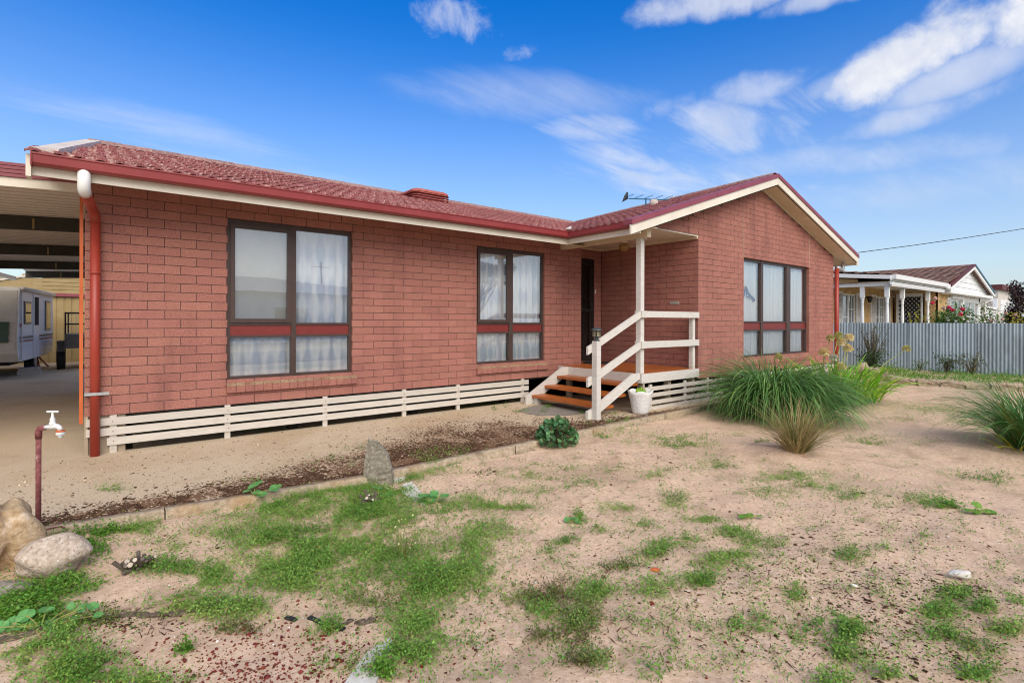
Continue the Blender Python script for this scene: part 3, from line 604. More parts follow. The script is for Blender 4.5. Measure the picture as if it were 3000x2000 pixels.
mb = MB(); mb.box(-.395, -.36, -.70, -.56, 2.655, 2.85); mb.build('fascia_end_block', 'cream', house)
mb = MB()
mb.quad([(-.33, -.625, 2.70), (7.3, -.625, 2.70), (7.3, .0, 2.885), (-.33, .0, 2.885)]); mb.build('eave_lining', 'cream_dull', house)
def barge(side):
    s = [(6.06, 2.64), (RX, 4.095)] if side < 0 else [(RX, 4.095), (14.955, 2.845)]
    (xa, za), (xb, zb) = s
    mb = MB(); h = .145
    mb.hexa([(xa, -2.165, za), (xb, -2.165, zb), (xb, -2.135, zb), (xa, -2.135, za), (xa, -2.165, za + h), (xb, -2.165, zb + h), (xb, -2.135, zb + h), (xa, -2.135, za + h)])
    if side > 0: mb.hexa([(xb - .09, -2.164, zb - .05), (xb, -2.164, zb - .05), (xb, -2.136, zb - .05), (xb - .09, -2.136, zb - .05), (xb - .09, -2.164, zb + .03), (xb, -2.164, zb + .002), (xb, -2.136, zb + .002), (xb - .09, -2.136, zb + .03)])
    mb.build('barge_board', 'cream' if side < 0 else 'cream', house)
    n = 2
    for k in range(n):
        f0, f1 = k / n, (k + 1) / n - .002
        p = [(xa + (xb - xa) * f, za + (zb - za) * f) for f in (f0, f1)]
        mb = MB()
        (x0, q0), (x1, q1) = p
        q0 += h + .002; q1 += h + .002
        mb.hexa([(x0, -2.185, q0 - .012), (x1, -2.185, q1 - .012), (x1, -2.02, q1 - .0), (x0, -2.02, q0 - .0), (x0, -2.18, q0 + .066), (x1, -2.18, q1 + .066), (x1, -2.02, q1 + .075), (x0, -2.02, q0 + .075)])
        mb.build('barge_capping', 'maroon', house)
barge(-1); barge(1)
mb = MB()
mb.quad([(6.33, -2.134, zsof(6.33) - .0), (RX, -2.134, zsof(RX)), (RX, GY + .005, zsof(RX)), (6.33, GY + .005, zsof(6.33))])
mb.quad([(RX, -2.134, zsof(RX)), (14.9, -2.134, zsof(14.9)), (14.9, GY + .005, zsof(14.9)), (RX, GY + .005, zsof(RX))])
mb.quad([(GR, GY, zsof(GR)), (14.9, GY, zsof(14.9)), (14.9, 6.6, zsof(14.9)), (GR, 6.6, zsof(GR))])
mb.build('gable_soffit', 'cream_dull', house)
mb = MB(); mb.beam((RX, GY - .012, zsof(RX) - .015), (14.35, GY - .012, zsof(14.35) - .015), .02, .03); mb.build('soffit_bead', 'cream_dull', house)
mb = MB(); mb.box(14.9, 14.93, -2.13, 6.9, 2.80, 3.03); mb.build('fascia_board', 'cream', house)
# porch ceiling and beam
mb = MB(); mb.box(6.84, GX - .002, GY + .002, .388, 2.872, 2.884); mb.box(7.302, GX - .002, .0, .388, 2.8718, 2.8835); mb.build('porch_ceiling', 'cream', house)
mb = MB(); mb.box(6.74, 6.84, -1.93, -.01, 2.70, 2.872); mb.build('porch_beam', 'cream_dull', house)
mb = MB(); mb.box(6.35, 6.74, -2.12, -.1, 2.80, 2.812); mb.build('eave_lining', 'cream_dull', house)
mb = MB(); mb.box(8.262, GX - .001, GY + .005, .385, 2.835, 2.871); mb.box(7.31, 8.262, .352, .388, 2.835, 2.871); mb.build('cornice', 'cream_dull', house)
lt = MB(); lt.lathe((7.70, -.70, 2.872), [(0.0, -.002), (.055, -.002), (.055, -.04), (.0, -.04)], 16); cl = lt.build('ceiling_lamp', 'cream', house)
lt = MB(); lt.lathe((7.70, -.70, 2.872), [(.05, -.04), (.085, -.07), (.098, -.115), (.085, -.16), (.05, -.19), (0, -.2)], 18); lt.build('lamp_globe', 'amber', cl, True)
mb = MB(); mb.box(GX - .006, GX + .03, -1.46, -1.27, 1.70, 1.755)
for k in range(5): mb.box(GX - .012, GX - .006, -1.45, -1.28, 1.704 + k * .010, 1.709 + k * .010)
mb.build('wall_vent', 'conc_block', house)
# ---- door
mb = MB(); dY = .40
mb.box(7.30, 7.345, dY, dY + .08, .585, 2.655); mb.box(8.045, 8.09, dY, dY + .08, .585, 2.655); mb.box(7.345, 8.045, dY, dY + .08, 2.60, 2.655); mb.box(7.345, 8.045, dY + .0, dY + .08, .585, .60)
door = mb.build('door_frame', 'door_dark', house)
mb = MB(); mb.box(7.345, 8.045, dY + .06, dY + .075, .60, 2.60); mb.build('door_leaf', 'door_wood', door)
mb = MB()
mb.box(7.35, 7.42, dY + .01, dY + .04, .605, 2.595); mb.box(7.97, 8.04, dY + .01, dY + .04, .605, 2.595); mb.box(7.42, 7.97, dY + .01, dY + .04, 2.52, 2.595); mb.box(7.42, 7.97, dY + .01, dY + .04, .605, .72); mb.box(7.42, 7.97, dY + .01, dY + .04, 1.58, 1.65)
k = -2.2
while k < .6:
    for sgn in (1, -1):
        # diagonal grille bars, clipped to the opening 7.42..7.97 x .72..2.52
        pts = []
        for q in np.linspace(0, .55, 2):
            z = (.72 + (-k) + q) if sgn > 0 else (.72 + (-k) + .55 - q)
            pts.append((7.42 + q, dY + .025, z))
        if all(.70 < p[2] < 2.54 for p in pts): mb.beam(pts[0], pts[1], .006, .012, up=(0, 1, 0))
    k += .085
mb.build('screen_door', 'door_dark', door)
mb = MB(); mb.box(7.975, 8.03, dY - .015, dY + .01, 1.60, 1.78); mb.tube([(8.0, dY - .04, 1.70), (7.90, dY - .045, 1.70)], .011, 8); mb.build('door_handle', 'black', door)
mb = MB(); mb.box(8.105, 8.13, .372, .389, 1.96, 2.04); mb.build('door_bell', 'pvc', house)

# ---- windows
def window(xl, xr, zb, zt, Yf, mull, tz0, tz1, top_z, kinds):
    """kinds: per bay (upper, lower) curtain kinds; mull: list of (x0,x1)"""
    fr = MB(); y0, y1 = Yf, Yf + .06
    fw = .035
    fr.box(xl, xl + fw, y0, y1, zb, zt); fr.box(xr - fw, xr, y0, y1, zb, zt)
    bays = []; x = xl + fw
    for a, b in mull: bays.append((x, a)); x = b
    bays.append((x, xr - fw))
    for a, b in bays:
        fr.box(a, b, y0, y1, zt - .055, zt); fr.box(a, b, y0, y1, zb, zb + .035)
    for a, b in mull: fr.box(a, b, y0 - .006, y1, zb, zt)
    wn = fr.build('window', 'bronze', house)
    for i, (a, b) in enumerate(bays):
        m = MB(); m.box(a, b, y0 - .004, y1 - .005, tz1 - .028, tz1); m.build('transom', 'bronze', wn)
        m = MB(); m.box(a, b, y0 - .004, y1 - .005, tz0, tz0 + .028); m.build('transom', 'bronze', wn)
        m = MB(); m.box(a, b, y0 + .012, y0 + .03, tz0 + .028, tz1 - .028); m.build('spandrel_panel', 'spandrel', wn)
        m = MB(); m.quad([(a, y0 + .027, zb + .035), (b, y0 + .027, zb + .035), (b, y0 + .027, tz0), (a, y0 + .027, tz0)]); m.build('pane', 'glass', wn)
        up, lowk, sash = kinds[i]
        if sash:
            m = MB(); q = .05; s0, s1 = tz1, zt - .055
            m.box(a, a + q, y0 - .02, y0 + .02, s0, s1); m.box(b - q, b, y0 - .02, y0 + .02, s0, s1); m.box(a + q, b - q, y0 - .02, y0 + .02, s0, s0 + q); m.box(a + q, b - q, y0 - .02, y0 + .02, s1 - q, s1); m.build('sash', 'bronze', wn)
            m = MB(); m.quad([(a + q, y0, s0 + q), (b - q, y0, s0 + q), (b - q, y0, s1 - q), (a + q, y0, s1 - q)]); m.build('pane', 'glass', wn)
        else:
            m = MB(); m.quad([(a, y0 + .027, tz1), (b, y0 + .027, tz1), (b, y0 + .027, zt - .055), (a, y0 + .027, zt - .055)]); m.build('pane', 'glass', wn)
        for kd, za, zb2 in ((up, tz1 - .02, zt - .02), (lowk, zb + .01, tz1)):
            if kd is None: continue
            if kd == 'blind':
                m = MB(); m.box(a - .01, b + .01, Yf + .064, Yf + .067, za, zb2); m.build('blind', 'blind', wn)
            else:
                n = int((b - a) / .012) + 2; V = []; F = []
                ph = random.uniform(0, 6)
                for k in range(n):
                    x_ = a - .02 + (b - a + .04) * k / (n - 1)
                    yy = Yf + .088 + .016 * math.sin(x_ * 46 + ph + .8 * math.sin(x_ * 9)) + .010 * math.sin(x_ * 17 + ph)
                    V += [(x_, yy, za), (x_, yy + .004, zb2)]
                for k in range(n - 1): F.append((2 * k, 2 * k + 2, 2 * k + 3, 2 * k + 1))
                link('curtain', npmesh('curtain', V, F, kd, smooth=True), wn)
    # sloping sill of bricks on edge
    x = xl - .01; xe = xr + .06
    while x < xe - .02:
        x2 = min(x + .1, xe); m = MB()
        b_, t_ = zb - .15, zb - .002
        jz = random.uniform(-.003, .003)
        P8 = [(x + .002, Yf - .078, b_), (x2 - .002, Yf - .078, b_), (x2 - .002, Yf + .05, b_), (x + .002, Yf + .05, b_), (x + .002, Yf - .084, t_ - .070 + jz), (x2 - .002, Yf - .084, t_ - .070 + jz), (x2 - .002, Yf + .02, t_), (x + .002, Yf + .02, t_)]
        m.hexa(P8, 1); m.mi[1] = 0
        m.build('sill_brick', ['sill', 'brick'], wn); x = x2
    m = MB(); m.box(xl + .002, xe - .004, Yf - .070, Yf + .0, zb - .148, zb - .085); m.build('sill_bed', 'mortar', wn)
    return wn
window(*W1, .035, [(2.035, 2.095)], 1.185, 1.365, 2.55, [('blind', 'lace', True), ('lace', 'lace', False)])
window(*W2, .035, [(5.575, 5.66)], 1.185, 1.365, 2.55, [('lace', 'lace', True), ('lace', 'lace', False)])
w3 = window(*W3, GY + .06, [(10.68, 10.78), (11.84, 12.03)], 1.205, 1.40, 2.58, [('sheer', 'sheer', False), ('sheer', 'sheer', False), ('sheer', 'sheer', False)])  # outer bays: sheers added to carry the blue of reflected sky
# ---- under-floor skirting
def skirt(xa, xb, Yf, zs, bats, h=.078, zbot=-.03):
    for i, z in enumerate(zs):
        a = xa + (0.17 if (i == 0 and xa < .1) else 0)
        ja, jb = random.uniform(-.004, .004), random.uniform(-.004, .004)
        m = MB(); m.hexa([(a, Yf - .018, z + ja), (xb, Yf - .018, z + jb), (xb, Yf, z + jb), (a, Yf, z + ja), (a, Yf - .018, z + h + ja), (xb, Yf - .018, z + h + jb), (xb, Yf, z + h + jb), (a, Yf, z + h + ja)]); sl_ = m.build('skirting_slat', 'slat', house)
        for x in bats:
            if a < x < xb:
                m = MB(); m.lathe((x + random.uniform(-.008, .008), Yf - .0185, z + h * .5), [(.0, 0), (.0055, 0), (.0055, .002), (0, .002)], 6); V_ = [(q[0], Yf - .0185 - (q[2] - z - h * .5), z + h * .5 + q[1] - Yf + .0185) for q in m.v]; m.v = V_; m.build('nail_head', 'rust', sl_)
    for x in bats:
        m = MB(); m.box(x - .03, x + .03, Yf, Yf + .03, zbot, Z0 - .005); m.build('skirting_batten', 'slat', house)
skirt(.012, 5.98, -.0, [.083, .188, .292], [.235, 1.31, 2.46, 3.61, 4.54, 5.86])
m = MB(); m.box(.0, .03, .0, .05, 0, .40); m.box(.03, .34, .03, .06, 0, .40); m.build('stump', 'bare_timber', house)
skirt(6.78, 14.2, GY - .012, [-.015, .078, .195, .30], [6.95, 7.9, 8.6, 9.7, 10.8, 11.9, 13.0], .062, -.06)
m = MB()
for x in (.3, 2.1, 3.9, 5.7, 7.4, 9.2, 11, 12.8):
    for y in (.35, 2.3, 4.6, 6.4): m.box(x, x + .12, y, y + .12, -.05, .36)
m.box(.3, 14, 6.3, 6.35, -.05, .36); m.box(8.5, 14, -1.2, -1.16, -.05, .36); m.box(0.3, 8.3, 2.5, 2.54, -.05, .36); m.build('floor_stumps', 'dark', house)
m = MB(); m.box(-.042, -.012, .01, .05, .33, 2.69); m.build('corner_strip', 'orange', house)
# ---- downpipes
def rpipe(mbx, pts, wd, dp):
    for a, b in zip(pts[:-1], pts[1:]):
        v = (Vector(b) - Vector(a)); up = (0, -1, 0) if abs(v.z) > abs(v.y) else (0, 0, 1)
        mbx.beam(a, b, wd, dp, up=up)
m = MB(); m.tube([(.085, -.062, -.0), (.085, -.062, 2.42)], .043, 14); m.tube([(.085, -.062, 1.86), (.085, -.062, 1.90)], .047, 14); dp = m.build('downpipe', 'pipe_red', house, True)
m = MB(); m.tube([(.085, -.062, 2.40), (.080, -.085, 2.47), (.055, -.22, 2.515), (.01, -.60, 2.585)], .045, 14); m.build('downpipe_offset', 'pipe_red', dp, True)
m = MB(); m.tube([(0.0, -.70, 2.77), (0.0, -.70, 2.66), (0.0, -.695, 2.615), (.003, -.67, 2.59), (.008, -.60, 2.583)], .050, 14); m.build('downpipe_elbow', 'pvc', dp, True)
m = MB(); m.box(.03, .20, -.112, -.106, .625, .655); m.box(.0, .035, -.11, -.001, .625, .655); m.box(.14, .146, -.108, -.001, .625, .655); m.build('pipe_bracket', 'galv', dp)
m = MB(); m.tube([(14.30, GY - .06, -.05), (14.30, GY - .06, 2.70)], .05, 12); dp2 = m.build('downpipe', 'pipe_red', house, True)
m = MB(); m.tube([(14.30, GY - .06, 2.72), (14.45, GY - .06, 2.70), (14.62, GY - .06, 2.68), (14.68, GY - .06, 2.72), (14.70, GY - .06, 2.86)], .045, 12); m.build('downpipe_elbow', 'galv', dp2, True)

# ================================================================== ENTRY PORCH: deck, steps, railing
porch = thing('entry_porch', (7.4, -1, 0), 'white timber entry porch with orange stained deck, three open steps and handrail', 'porch')
DZ = .578
x = 6.725
while x < GX - .02:
    x2 = min(x + .088, GX - .01); m = MB(); y1 = -.012 if x2 < 7.3 else .385
    m.box(x, x2 - .004, GY + .002, y1, DZ - .022, DZ); m.build('deck_board', 'deck', porch); x = x2
m = MB(); m.box(6.70, GX - .003, GY - .024, GY, .43, DZ - .002); m.build('edge_board', 'white_timber', porch)
m = MB(); m.box(6.70, 6.723, GY, -.01, .43, DZ - .002); m.build('edge_board', 'white_timber', porch)
for yb_ in (-1.70, -.10):
    m = MB(); m.box(6.75, 8.28, yb_, yb_ + .04, .42, .55); m.build('bearer', 'bare_timber', porch)
    for xx in (6.8, 7.5, 8.2):
        m = MB(); m.box(xx, xx + .08, yb_ - .09, yb_ - .002, -.03, DZ - .03); m.build('deck_stump', 'bare_timber', porch)
# steps: treads run along Y and climb toward +X
ty0, ty1 = -1.79, -.26
for tx, tz in ((5.84, .148), (6.13, .290), (6.42, .434)):
    m = MB(); m.box(tx, tx + .285, ty0, ty1, tz - .042, tz); m.build('tread', 'deck', porch)
def stringer(ya, yb):
    m = MB()
    P = [(5.72, -.01), (5.83, -.01), (6.70, .445), (6.70, .578), (6.57, .578), (5.72, .125)]
    n = len(P); b = 0
    for yy in (ya, yb): m.v += [(p, yy, q) for p, q in P]
    m.f.append(tuple(range(n))); m.f.append(tuple(reversed(range(n, 2 * n)))); m.mi += [0, 0]
    for k in range(n): m.f.append((k, n + k, n + (k + 1) % n, (k + 1) % n)); m.mi.append(0)
    return m.build('stringer', 'white_timber', porch)
stringer(-.26, -.215)
m = MB()
P = [(5.52, -.01), (5.60, -.01), (6.555, .445), (6.69, .50), (6.69, .588), (6.555, .588), (5.60, .135), (5.52, .115)]
n = len(P)
for yy in (-1.838, -1.793): m.v += [(p, yy, q) for p, q in P]
m.f.append(tuple(range(n))); m.f.append(tuple(reversed(range(n, 2 * n)))); m.mi += [0, 0]
for k in range(n): m.f.append((k, n + k, n + (k + 1) % n, (k + 1) % n)); m.mi.append(0)
m.build('stringer', 'white_timber', porch)
m = MB(); m.box(5.88, 5.97, -.36, -.265, -.01, .10); m.box(5.9, 5.98, -.30, -.262, -.01, .1); m.build('step_block', 'white_timber', porch)
m = MB(); m.box(5.60, 5.69, -1.93, -1.84, -.02, 1.113); newel = m.build('newel_post', 'white_timber', porch)
m = MB(); m.box(6.735, 6.825, -1.815, -1.725, DZ, 2.70); m.build('porch_post', 'white_timber', porch)
m = MB(); m.box(6.80, 6.842, -1.86, -1.815, 2.68, 2.87); m.build('post_cleat', 'white_timber', porch)
for za, zb, zp0, zp1 in ((.937, 1.047, 1.455, 1.560), (.48, .60, .975, 1.085)):
    # sloping rail, its lower end running past the newel
    xa, xb = 5.525, 6.735
    m = MB(); ya, yb = -1.838, -1.800
    m.hexa([(xa, ya, za - .02), (xb, ya, zp0), (xb, yb, zp0), (xa, yb, za - .02), (xa, ya, zb - .02), (xb, ya, zp1), (xb, yb, zp1), (xa, yb, zb - .02)])
    m.build('handrail', 'white_timber', porch)
    m = MB(); m.box(6.83, GX - .004, -1.866, -1.822, zp0, zp1 - .005); m.build('rail', 'white_timber', porch)
    m = MB(); m.box(6.71, 6.83, -1.864, -1.817, zp0 - .004, zp1 - .002); m.box(6.70, 6.733, -1.84, -1.73, zp0 - .004, zp1 - .002); m.build('rail_block', 'white_timber', porch)
m = MB(); m.box(8.17, 8.245, -1.82, -1.745, DZ, 1.455); m.build('rail_post', 'white_timber', porch)

# lantern on the newel
lan = thing('post_lantern', (5.645, -1.885, 1.113), 'small black solar lantern with cream panes on the white newel post', 'lantern')
c = (5.645, -1.885, 1.113)
m = MB(); m.lathe(c, [(0, 0), (.048, .0), (.048, .012), (.028, .022), (.028, .05), (.052, .06), (.052, .068), (0, .068)], 12); m.build('lantern_base', 'lamp_metal', lan)
m = MB(); m.box(c[0] - .04, c[0] + .04, c[1] - .04, c[1] + .04, c[2] + .069, c[2] + .150); m.build('lamp_pane', 'lamp_glass', lan)
m = MB()
for sx in (-1, 1):
    for sy in (-1, 1): m.box(c[0] + sx * .042 - .005, c[0] + sx * .042 + .005, c[1] + sy * .042 - .005, c[1] + sy * .042 + .005, c[2] + .068, c[2] + .152)
for z in (.095, .130):
    m.box(c[0] - .0445, c[0] + .0445, c[1] - .0445, c[1] - .0405, c[2] + z, c[2] + z + .005); m.box(c[0] - .0445, c[0] + .0445, c[1] + .0405, c[1] + .0445, c[2] + z, c[2] + z + .005)
    m.box(c[0] - .0445, c[0] - .0405, c[1] - .0405, c[1] + .0405, c[2] + z, c[2] + z + .005)
for q in (-.015, .015):
    m.box(c[0] + q - .002, c[0] + q + .002, c[1] - .0445, c[1] - .0405, c[2] + .069, c[2] + .151); m.box(c[0] - .0445, c[0] - .0405, c[1] + q - .002, c[1] + q + .002, c[2] + .069, c[2] + .151)
m.build('cage', 'black', lan)
m = MB(); m.lathe(c, [(.0, .152), (.082, .152), (.080, .162), (.045, .182), (.02, .196), (0, .198)], 14); m.build('cap', 'lamp_metal', lan)
# door mat
m = MB(); n = 20
m.lathe((7.78, -.02, DZ), [(0, .018), (.30, .018), (.32, .010), (.32, .001)], 24)
mat_o = m.build('door_mat', 'black'); tag(mat_o, 'dark round door mat on the orange deck boards near the black door', 'mat')

# white pot
pot = thing('plant_pot', (6.53, -1.97, 0), 'white painted rough flower pot with yellow green succulent beside the steps', 'pot')
pc = (6.53, -1.97, 0); V = []; F = []; n = 40
rings = [(.0, .0), (.112, .0), (.124, .04), (.142, .14), (.158, .23), (.176, .30), (.190, .345), (.174, .345), (.163, .29), (.0, .285)]
for j, (r_, z) in enumerate(rings):
    for k in range(n):
        a = 2 * math.pi * k / n
        wv = (.014 * math.sin(5 * a + 1) if j in (5, 6, 7) else 0)
        rr = r_ + (random.uniform(-.004, .004) if 0 < j < 7 and r_ > 0 else 0)
        V.append((pc[0] + rr * math.cos(a), pc[1] + rr * math.sin(a), pc[2] + z + wv))
for j in range(len(rings) - 1):
    for k in range(n): F.append((j * n + k, j * n + (k + 1) % n, (j + 1) * n + (k + 1) % n, (j + 1) * n + k))
link('pot_body', npmesh('pot_body', V, F, ['pot', 'soil'], [1 if i >= 8 * n else 0 for i in range(len(F))], smooth=True), pot)
for i in range(16):
    a = random.uniform(0, 6.28); r_ = random.uniform(0, .09); h = random.uniform(.07, .13); bx, by = pc[0] - .03 + r_ * math.cos(a), pc[1] + r_ * math.sin(a) * .8
    m = MB(); q = .03 * r_ / .09
    m.tube([(bx, by, .27), (bx + q * math.cos(a) * .5, by + q * math.sin(a) * .5, .28 + h * .5), (bx + q * math.cos(a), by + q * math.sin(a), .28 + h)], [.014, .024, .006], 7); m.build('fleshy_leaf', 'succulent', pot, True)
for i in range(3):
    m = MB(); m.tube([(pc[0] + .08 + .02 * i, pc[1] + .02 * i, .27), (pc[0] + .085 + .025 * i, pc[1] + .02 * i, .43 + .02 * i)], [.010, .008], 6); m.build('dry_stub', 'cut_wood', pot)

# ================================================================== GROUND
def grid_sheet(name, xs, ys, zf, matname, keep=None):
    nx, ny = len(xs), len(ys); XX, YY = np.meshgrid(xs, ys, indexing='ij'); ZZ = zf(XX, YY)
    V = np.stack([XX.ravel(), YY.ravel(), ZZ.ravel()], 1)
    i, j = np.meshgrid(np.arange(nx - 1), np.arange(ny - 1), indexing='ij'); a = (i * ny + j).ravel()
    F = np.stack([a, a + ny, a + ny + 1, a + 1], 1)
    if keep is not None: F = F[keep(V[F].mean(1))]
    return npmesh(name, V, F, matname, smooth=True)
def vnoise(x, y, f, seed):
    r = np.random.default_rng(seed); T = r.random((64, 64)); x = x * f; y = y * f
    xi, yi = np.floor(x).astype(int), np.floor(y).astype(int); fx, fy = x - xi, y - yi; fx = fx * fx * (3 - 2 * fx); fy = fy * fy * (3 - 2 * fy)
    g_ = lambda a, b: T[a % 64, b % 64]
    return (g_(xi, yi) * (1 - fx) + g_(xi + 1, yi) * fx) * (1 - fy) + (g_(xi, yi + 1) * (1 - fx) + g_(xi + 1, yi + 1) * fx) * fy
KP = [(-9, -2.20), (-.16, -2.31), (.95, -2.42), (1.9, -2.51), (3.95, -2.42), (5.5, -2.31), (7.85, -2.24), (10.5, -2.2)]
kx, ky = np.array([p[0] for p in KP]), np.array([p[1] for p in KP])
kerb_y = lambda x: np.interp(x, kx, ky)
def zyard(x, y):
    d = kerb_y(x) - y
    z = -.055 - .012 * np.clip(d, 0, 2) + .034 * (vnoise(x, y, 1.3, 3) - .5) + .030 * (vnoise(x, y, 4, 5) - .5) + .018 * (vnoise(x, y, 10, 6) - .5)
    for (mx, my, rr, hh) in ((6.1, -4.4, .5, .05), (8.2, -3.3, .9, .06), (8.6, -5.8, .8, .08)):
        z = z + hh * np.exp(-((x - mx) ** 2 + (y - my) ** 2) / rr ** 2)
    bed = np.clip((x - 15.2 + .25 * (y + 4)) / .5, 0, 1)
    return z + .10 * bed * bed * (3 - 2 * bed)
MT['sand'] = mat('sand', [(0.30, (0.46, 0.32, 0.21)), (0.50, (0.62, 0.445, 0.315)), (0.68, (0.72, 0.545, 0.405))], 34, 0.97, (75, 0.7, 0.012), 0.1, detail=9,
    stain=[(1.0, 0.50, 0.70, (0.42, 0.30, 0.205), 0.65), (3.2, 0.52, 0.70, (0.37, 0.255, 0.175), 0.55), (9, 0.60, 0.74, (0.40, 0.25, 0.17), 0.4), (0.55, 0.55, 0.75, (0.58, 0.39, 0.275), 0.5), (14, .62, .74, (0.26, 0.19, 0.12), 0.45)],
    speck=[(55, 0.20, (0.16, 0.07, 0.045), 0.10), (90, 0.24, (0.10, 0.06, 0.045), 0.12), (70, 0.18, (0.72, 0.64, 0.55), 0.06)])
MT['far_ground'] = mat('far_ground', [(0.3, (0.36, 0.27, 0.19)), (0.7, (0.48, 0.37, 0.27))], 6, 0.95, None, 0.1, stain=(0.6, 0.45, 0.6, (0.10, 0.16, 0.04), 0.8))
xs = np.concatenate([np.arange(-6, -1, .1), np.arange(-1, 9, .045), np.arange(9, 18.26, .09)]); ys = np.concatenate([np.arange(-9.5, -6.6, .1), np.arange(-6.6, -2.1, .045)])
link('sandy_yard', grid_sheet('sandy_yard', xs, ys, zyard, 'sand', lambda c: c[:, 1] < kerb_y(c[:, 0]) - .02)); tag(bpy.data.objects['sandy_yard'], kind='structure')
xs2 = np.arange(10.2, 18.26, .12); ys2 = np.arange(-2.4, 8, .12)
link('side_yard', grid_sheet('side_yard', xs2, ys2, lambda x, y: zyard(x, y) + .004, 'sand')); tag(bpy.data.objects['side_yard'], kind='structure')
m = MB(); m.quad([(-300, -300, -.14), (300, -300, -.14), (300, 300, -.14), (-300, 300, -.14)]); tag(m.build('ground', 'far_ground'), kind='structure')
# path beside the house and driveway: old exposed-aggregate concrete
MT['path'] = mat('path', [(0.30, (0.42, 0.32, 0.21)), (0.5, (0.56, 0.45, 0.32)), (0.68, (0.66, 0.55, 0.41))], 70, 0.96, (110, 0.8, 0.008), 0.12, detail=8,
    stain=[(0.8, 0.45, 0.7, (0.43, 0.31, 0.185), 0.6), (4, 0.55, 0.72, (0.36, 0.25, 0.155), 0.4)],
    speck=[(62, 0.26, (0.66, 0.57, 0.45), 0.22), (60, 0.2, (0.24, 0.145, 0.09), 0.16)])
# brown leaf mould lies in a band along the kerb: a stain with its own shape
pm = MT['path'].node_tree; pn = pm.nodes; pl = pm.links.new; bsdf = pn['Principled BSDF']; src = bsdf.inputs['Base Color'].links[0].from_socket
gp_ = pn.new('ShaderNodeNewGeometry'); sx = pn.new('ShaderNodeSeparateXYZ'); pl(gp_.outputs['Position'], sx.inputs[0])
def pmth(op, a, b=0.0, c=0.0):
    q = pn.new('ShaderNodeMath'); q.operation = op
    for i, v in enumerate((a, b, c)):
        if isinstance(v, (int, float)): q.inputs[i].default_value = v
        else: pl(v, q.inputs[i])
    return q.outputs[0]
fc = pn.new('ShaderNodeFloatCurve'); cv = fc.mapping.curves[0]
xn = pmth('DIVIDE', pmth('ADD', sx.outputs['X'], 1.0), 8.0)
pts_ = [(0.0, 0.04), (0.14, 0.08), (0.24, 0.20), (0.32, 0.32), (0.40, .55), (0.52, 0.95), (0.62, 1.0), (0.72, 0.55), (0.82, 0.15), (1.0, 0.02)]
cv.points[0].location = pts_[0]; cv.points[1].location = pts_[-1]
for p_ in pts_[1:-1]: cv.points.new(*p_)
fc.mapping.update(); pl(xn, fc.inputs['Value'])
dk = pmth('SUBTRACT', sx.outputs['Y'], -2.36)
band = pmth('SUBTRACT', 1.0, pmth('DIVIDE', pmth('ABSOLUTE', pmth('SUBTRACT', dk, 0.25)), pmth('ADD', pmth('MULTIPLY', fc.outputs[0], 1.35), 0.10)))
tn = pn.new('ShaderNodeTexNoise'); tn.inputs['Scale'].default_value = 30; tn.inputs['Detail'].default_value = 9; tn.inputs['Roughness'].default_value = 0.72; pl(gp_.outputs['Position'], tn.inputs['Vector'])
tn2 = pn.new('ShaderNodeTexNoise'); tn2.inputs['Scale'].default_value = 2.2; tn2.inputs['Detail'].default_value = 4; pl(gp_.outputs['Position'], tn2.inputs['Vector'])
val = pmth('ADD', pmth('ADD', pmth('MULTIPLY', band, 0.40), pmth('MULTIPLY', pmth('SUBTRACT', tn.outputs['Fac'], 0.5), 2.6)), pmth('MULTIPLY', pmth('SUBTRACT', tn2.outputs['Fac'], 0.5), 0.7))
mr_ = pn.new('ShaderNodeMapRange'); mr_.interpolation_type = 'SMOOTHSTEP'; pl(val, mr_.inputs['Value']); mr_.inputs['From Min'].default_value = 0.10; mr_.inputs['From Max'].default_value = 0.24
gate = pn.new('ShaderNodeMapRange'); pl(band, gate.inputs['Value']); gate.inputs['From Min'].default_value = -0.15; gate.inputs['From Max'].default_value = 0.3
mxx = pn.new('ShaderNodeMix'); mxx.data_type = 'RGBA'; pl(pmth('MULTIPLY', pmth('MULTIPLY', mr_.outputs[0], gate.outputs[0]), 0.9), mxx.inputs['Factor']); pl(src, mxx.inputs['A']); mxx.inputs['B'].default_value = (0.125, 0.056, 0.026, 1)
pl(mxx.outputs['Result'], bsdf.inputs['Base Color'])
xs3 = np.concatenate([np.arange(-9, -1, .25), np.arange(-1, 10.01, .1)]); V = []; F = []
for i, x_ in enumerate(xs3):
    V += [(x_, float(kerb_y(x_)) + .095, 0.0), (x_, .06, 0.0)]
for i in range(len(xs3) - 1): F.append((2 * i, 2 * i + 2, 2 * i + 3, 2 * i + 1))
b = len(V); V += [(-9, .06, 0), (.12, .06, 0), (.12, 22, 0), (-9, 22, 0)]; F.append((b, b + 1, b + 2, b + 3))
b = len(V); V += [(.12, 6.5, -.002), (6, 6.5, -.002), (6, 22, -.002), (.12, 22, -.002)]; F.append((b, b + 1, b + 2, b + 3))
tag(link('path', npmesh('path', V, F, 'path')), kind='structure')
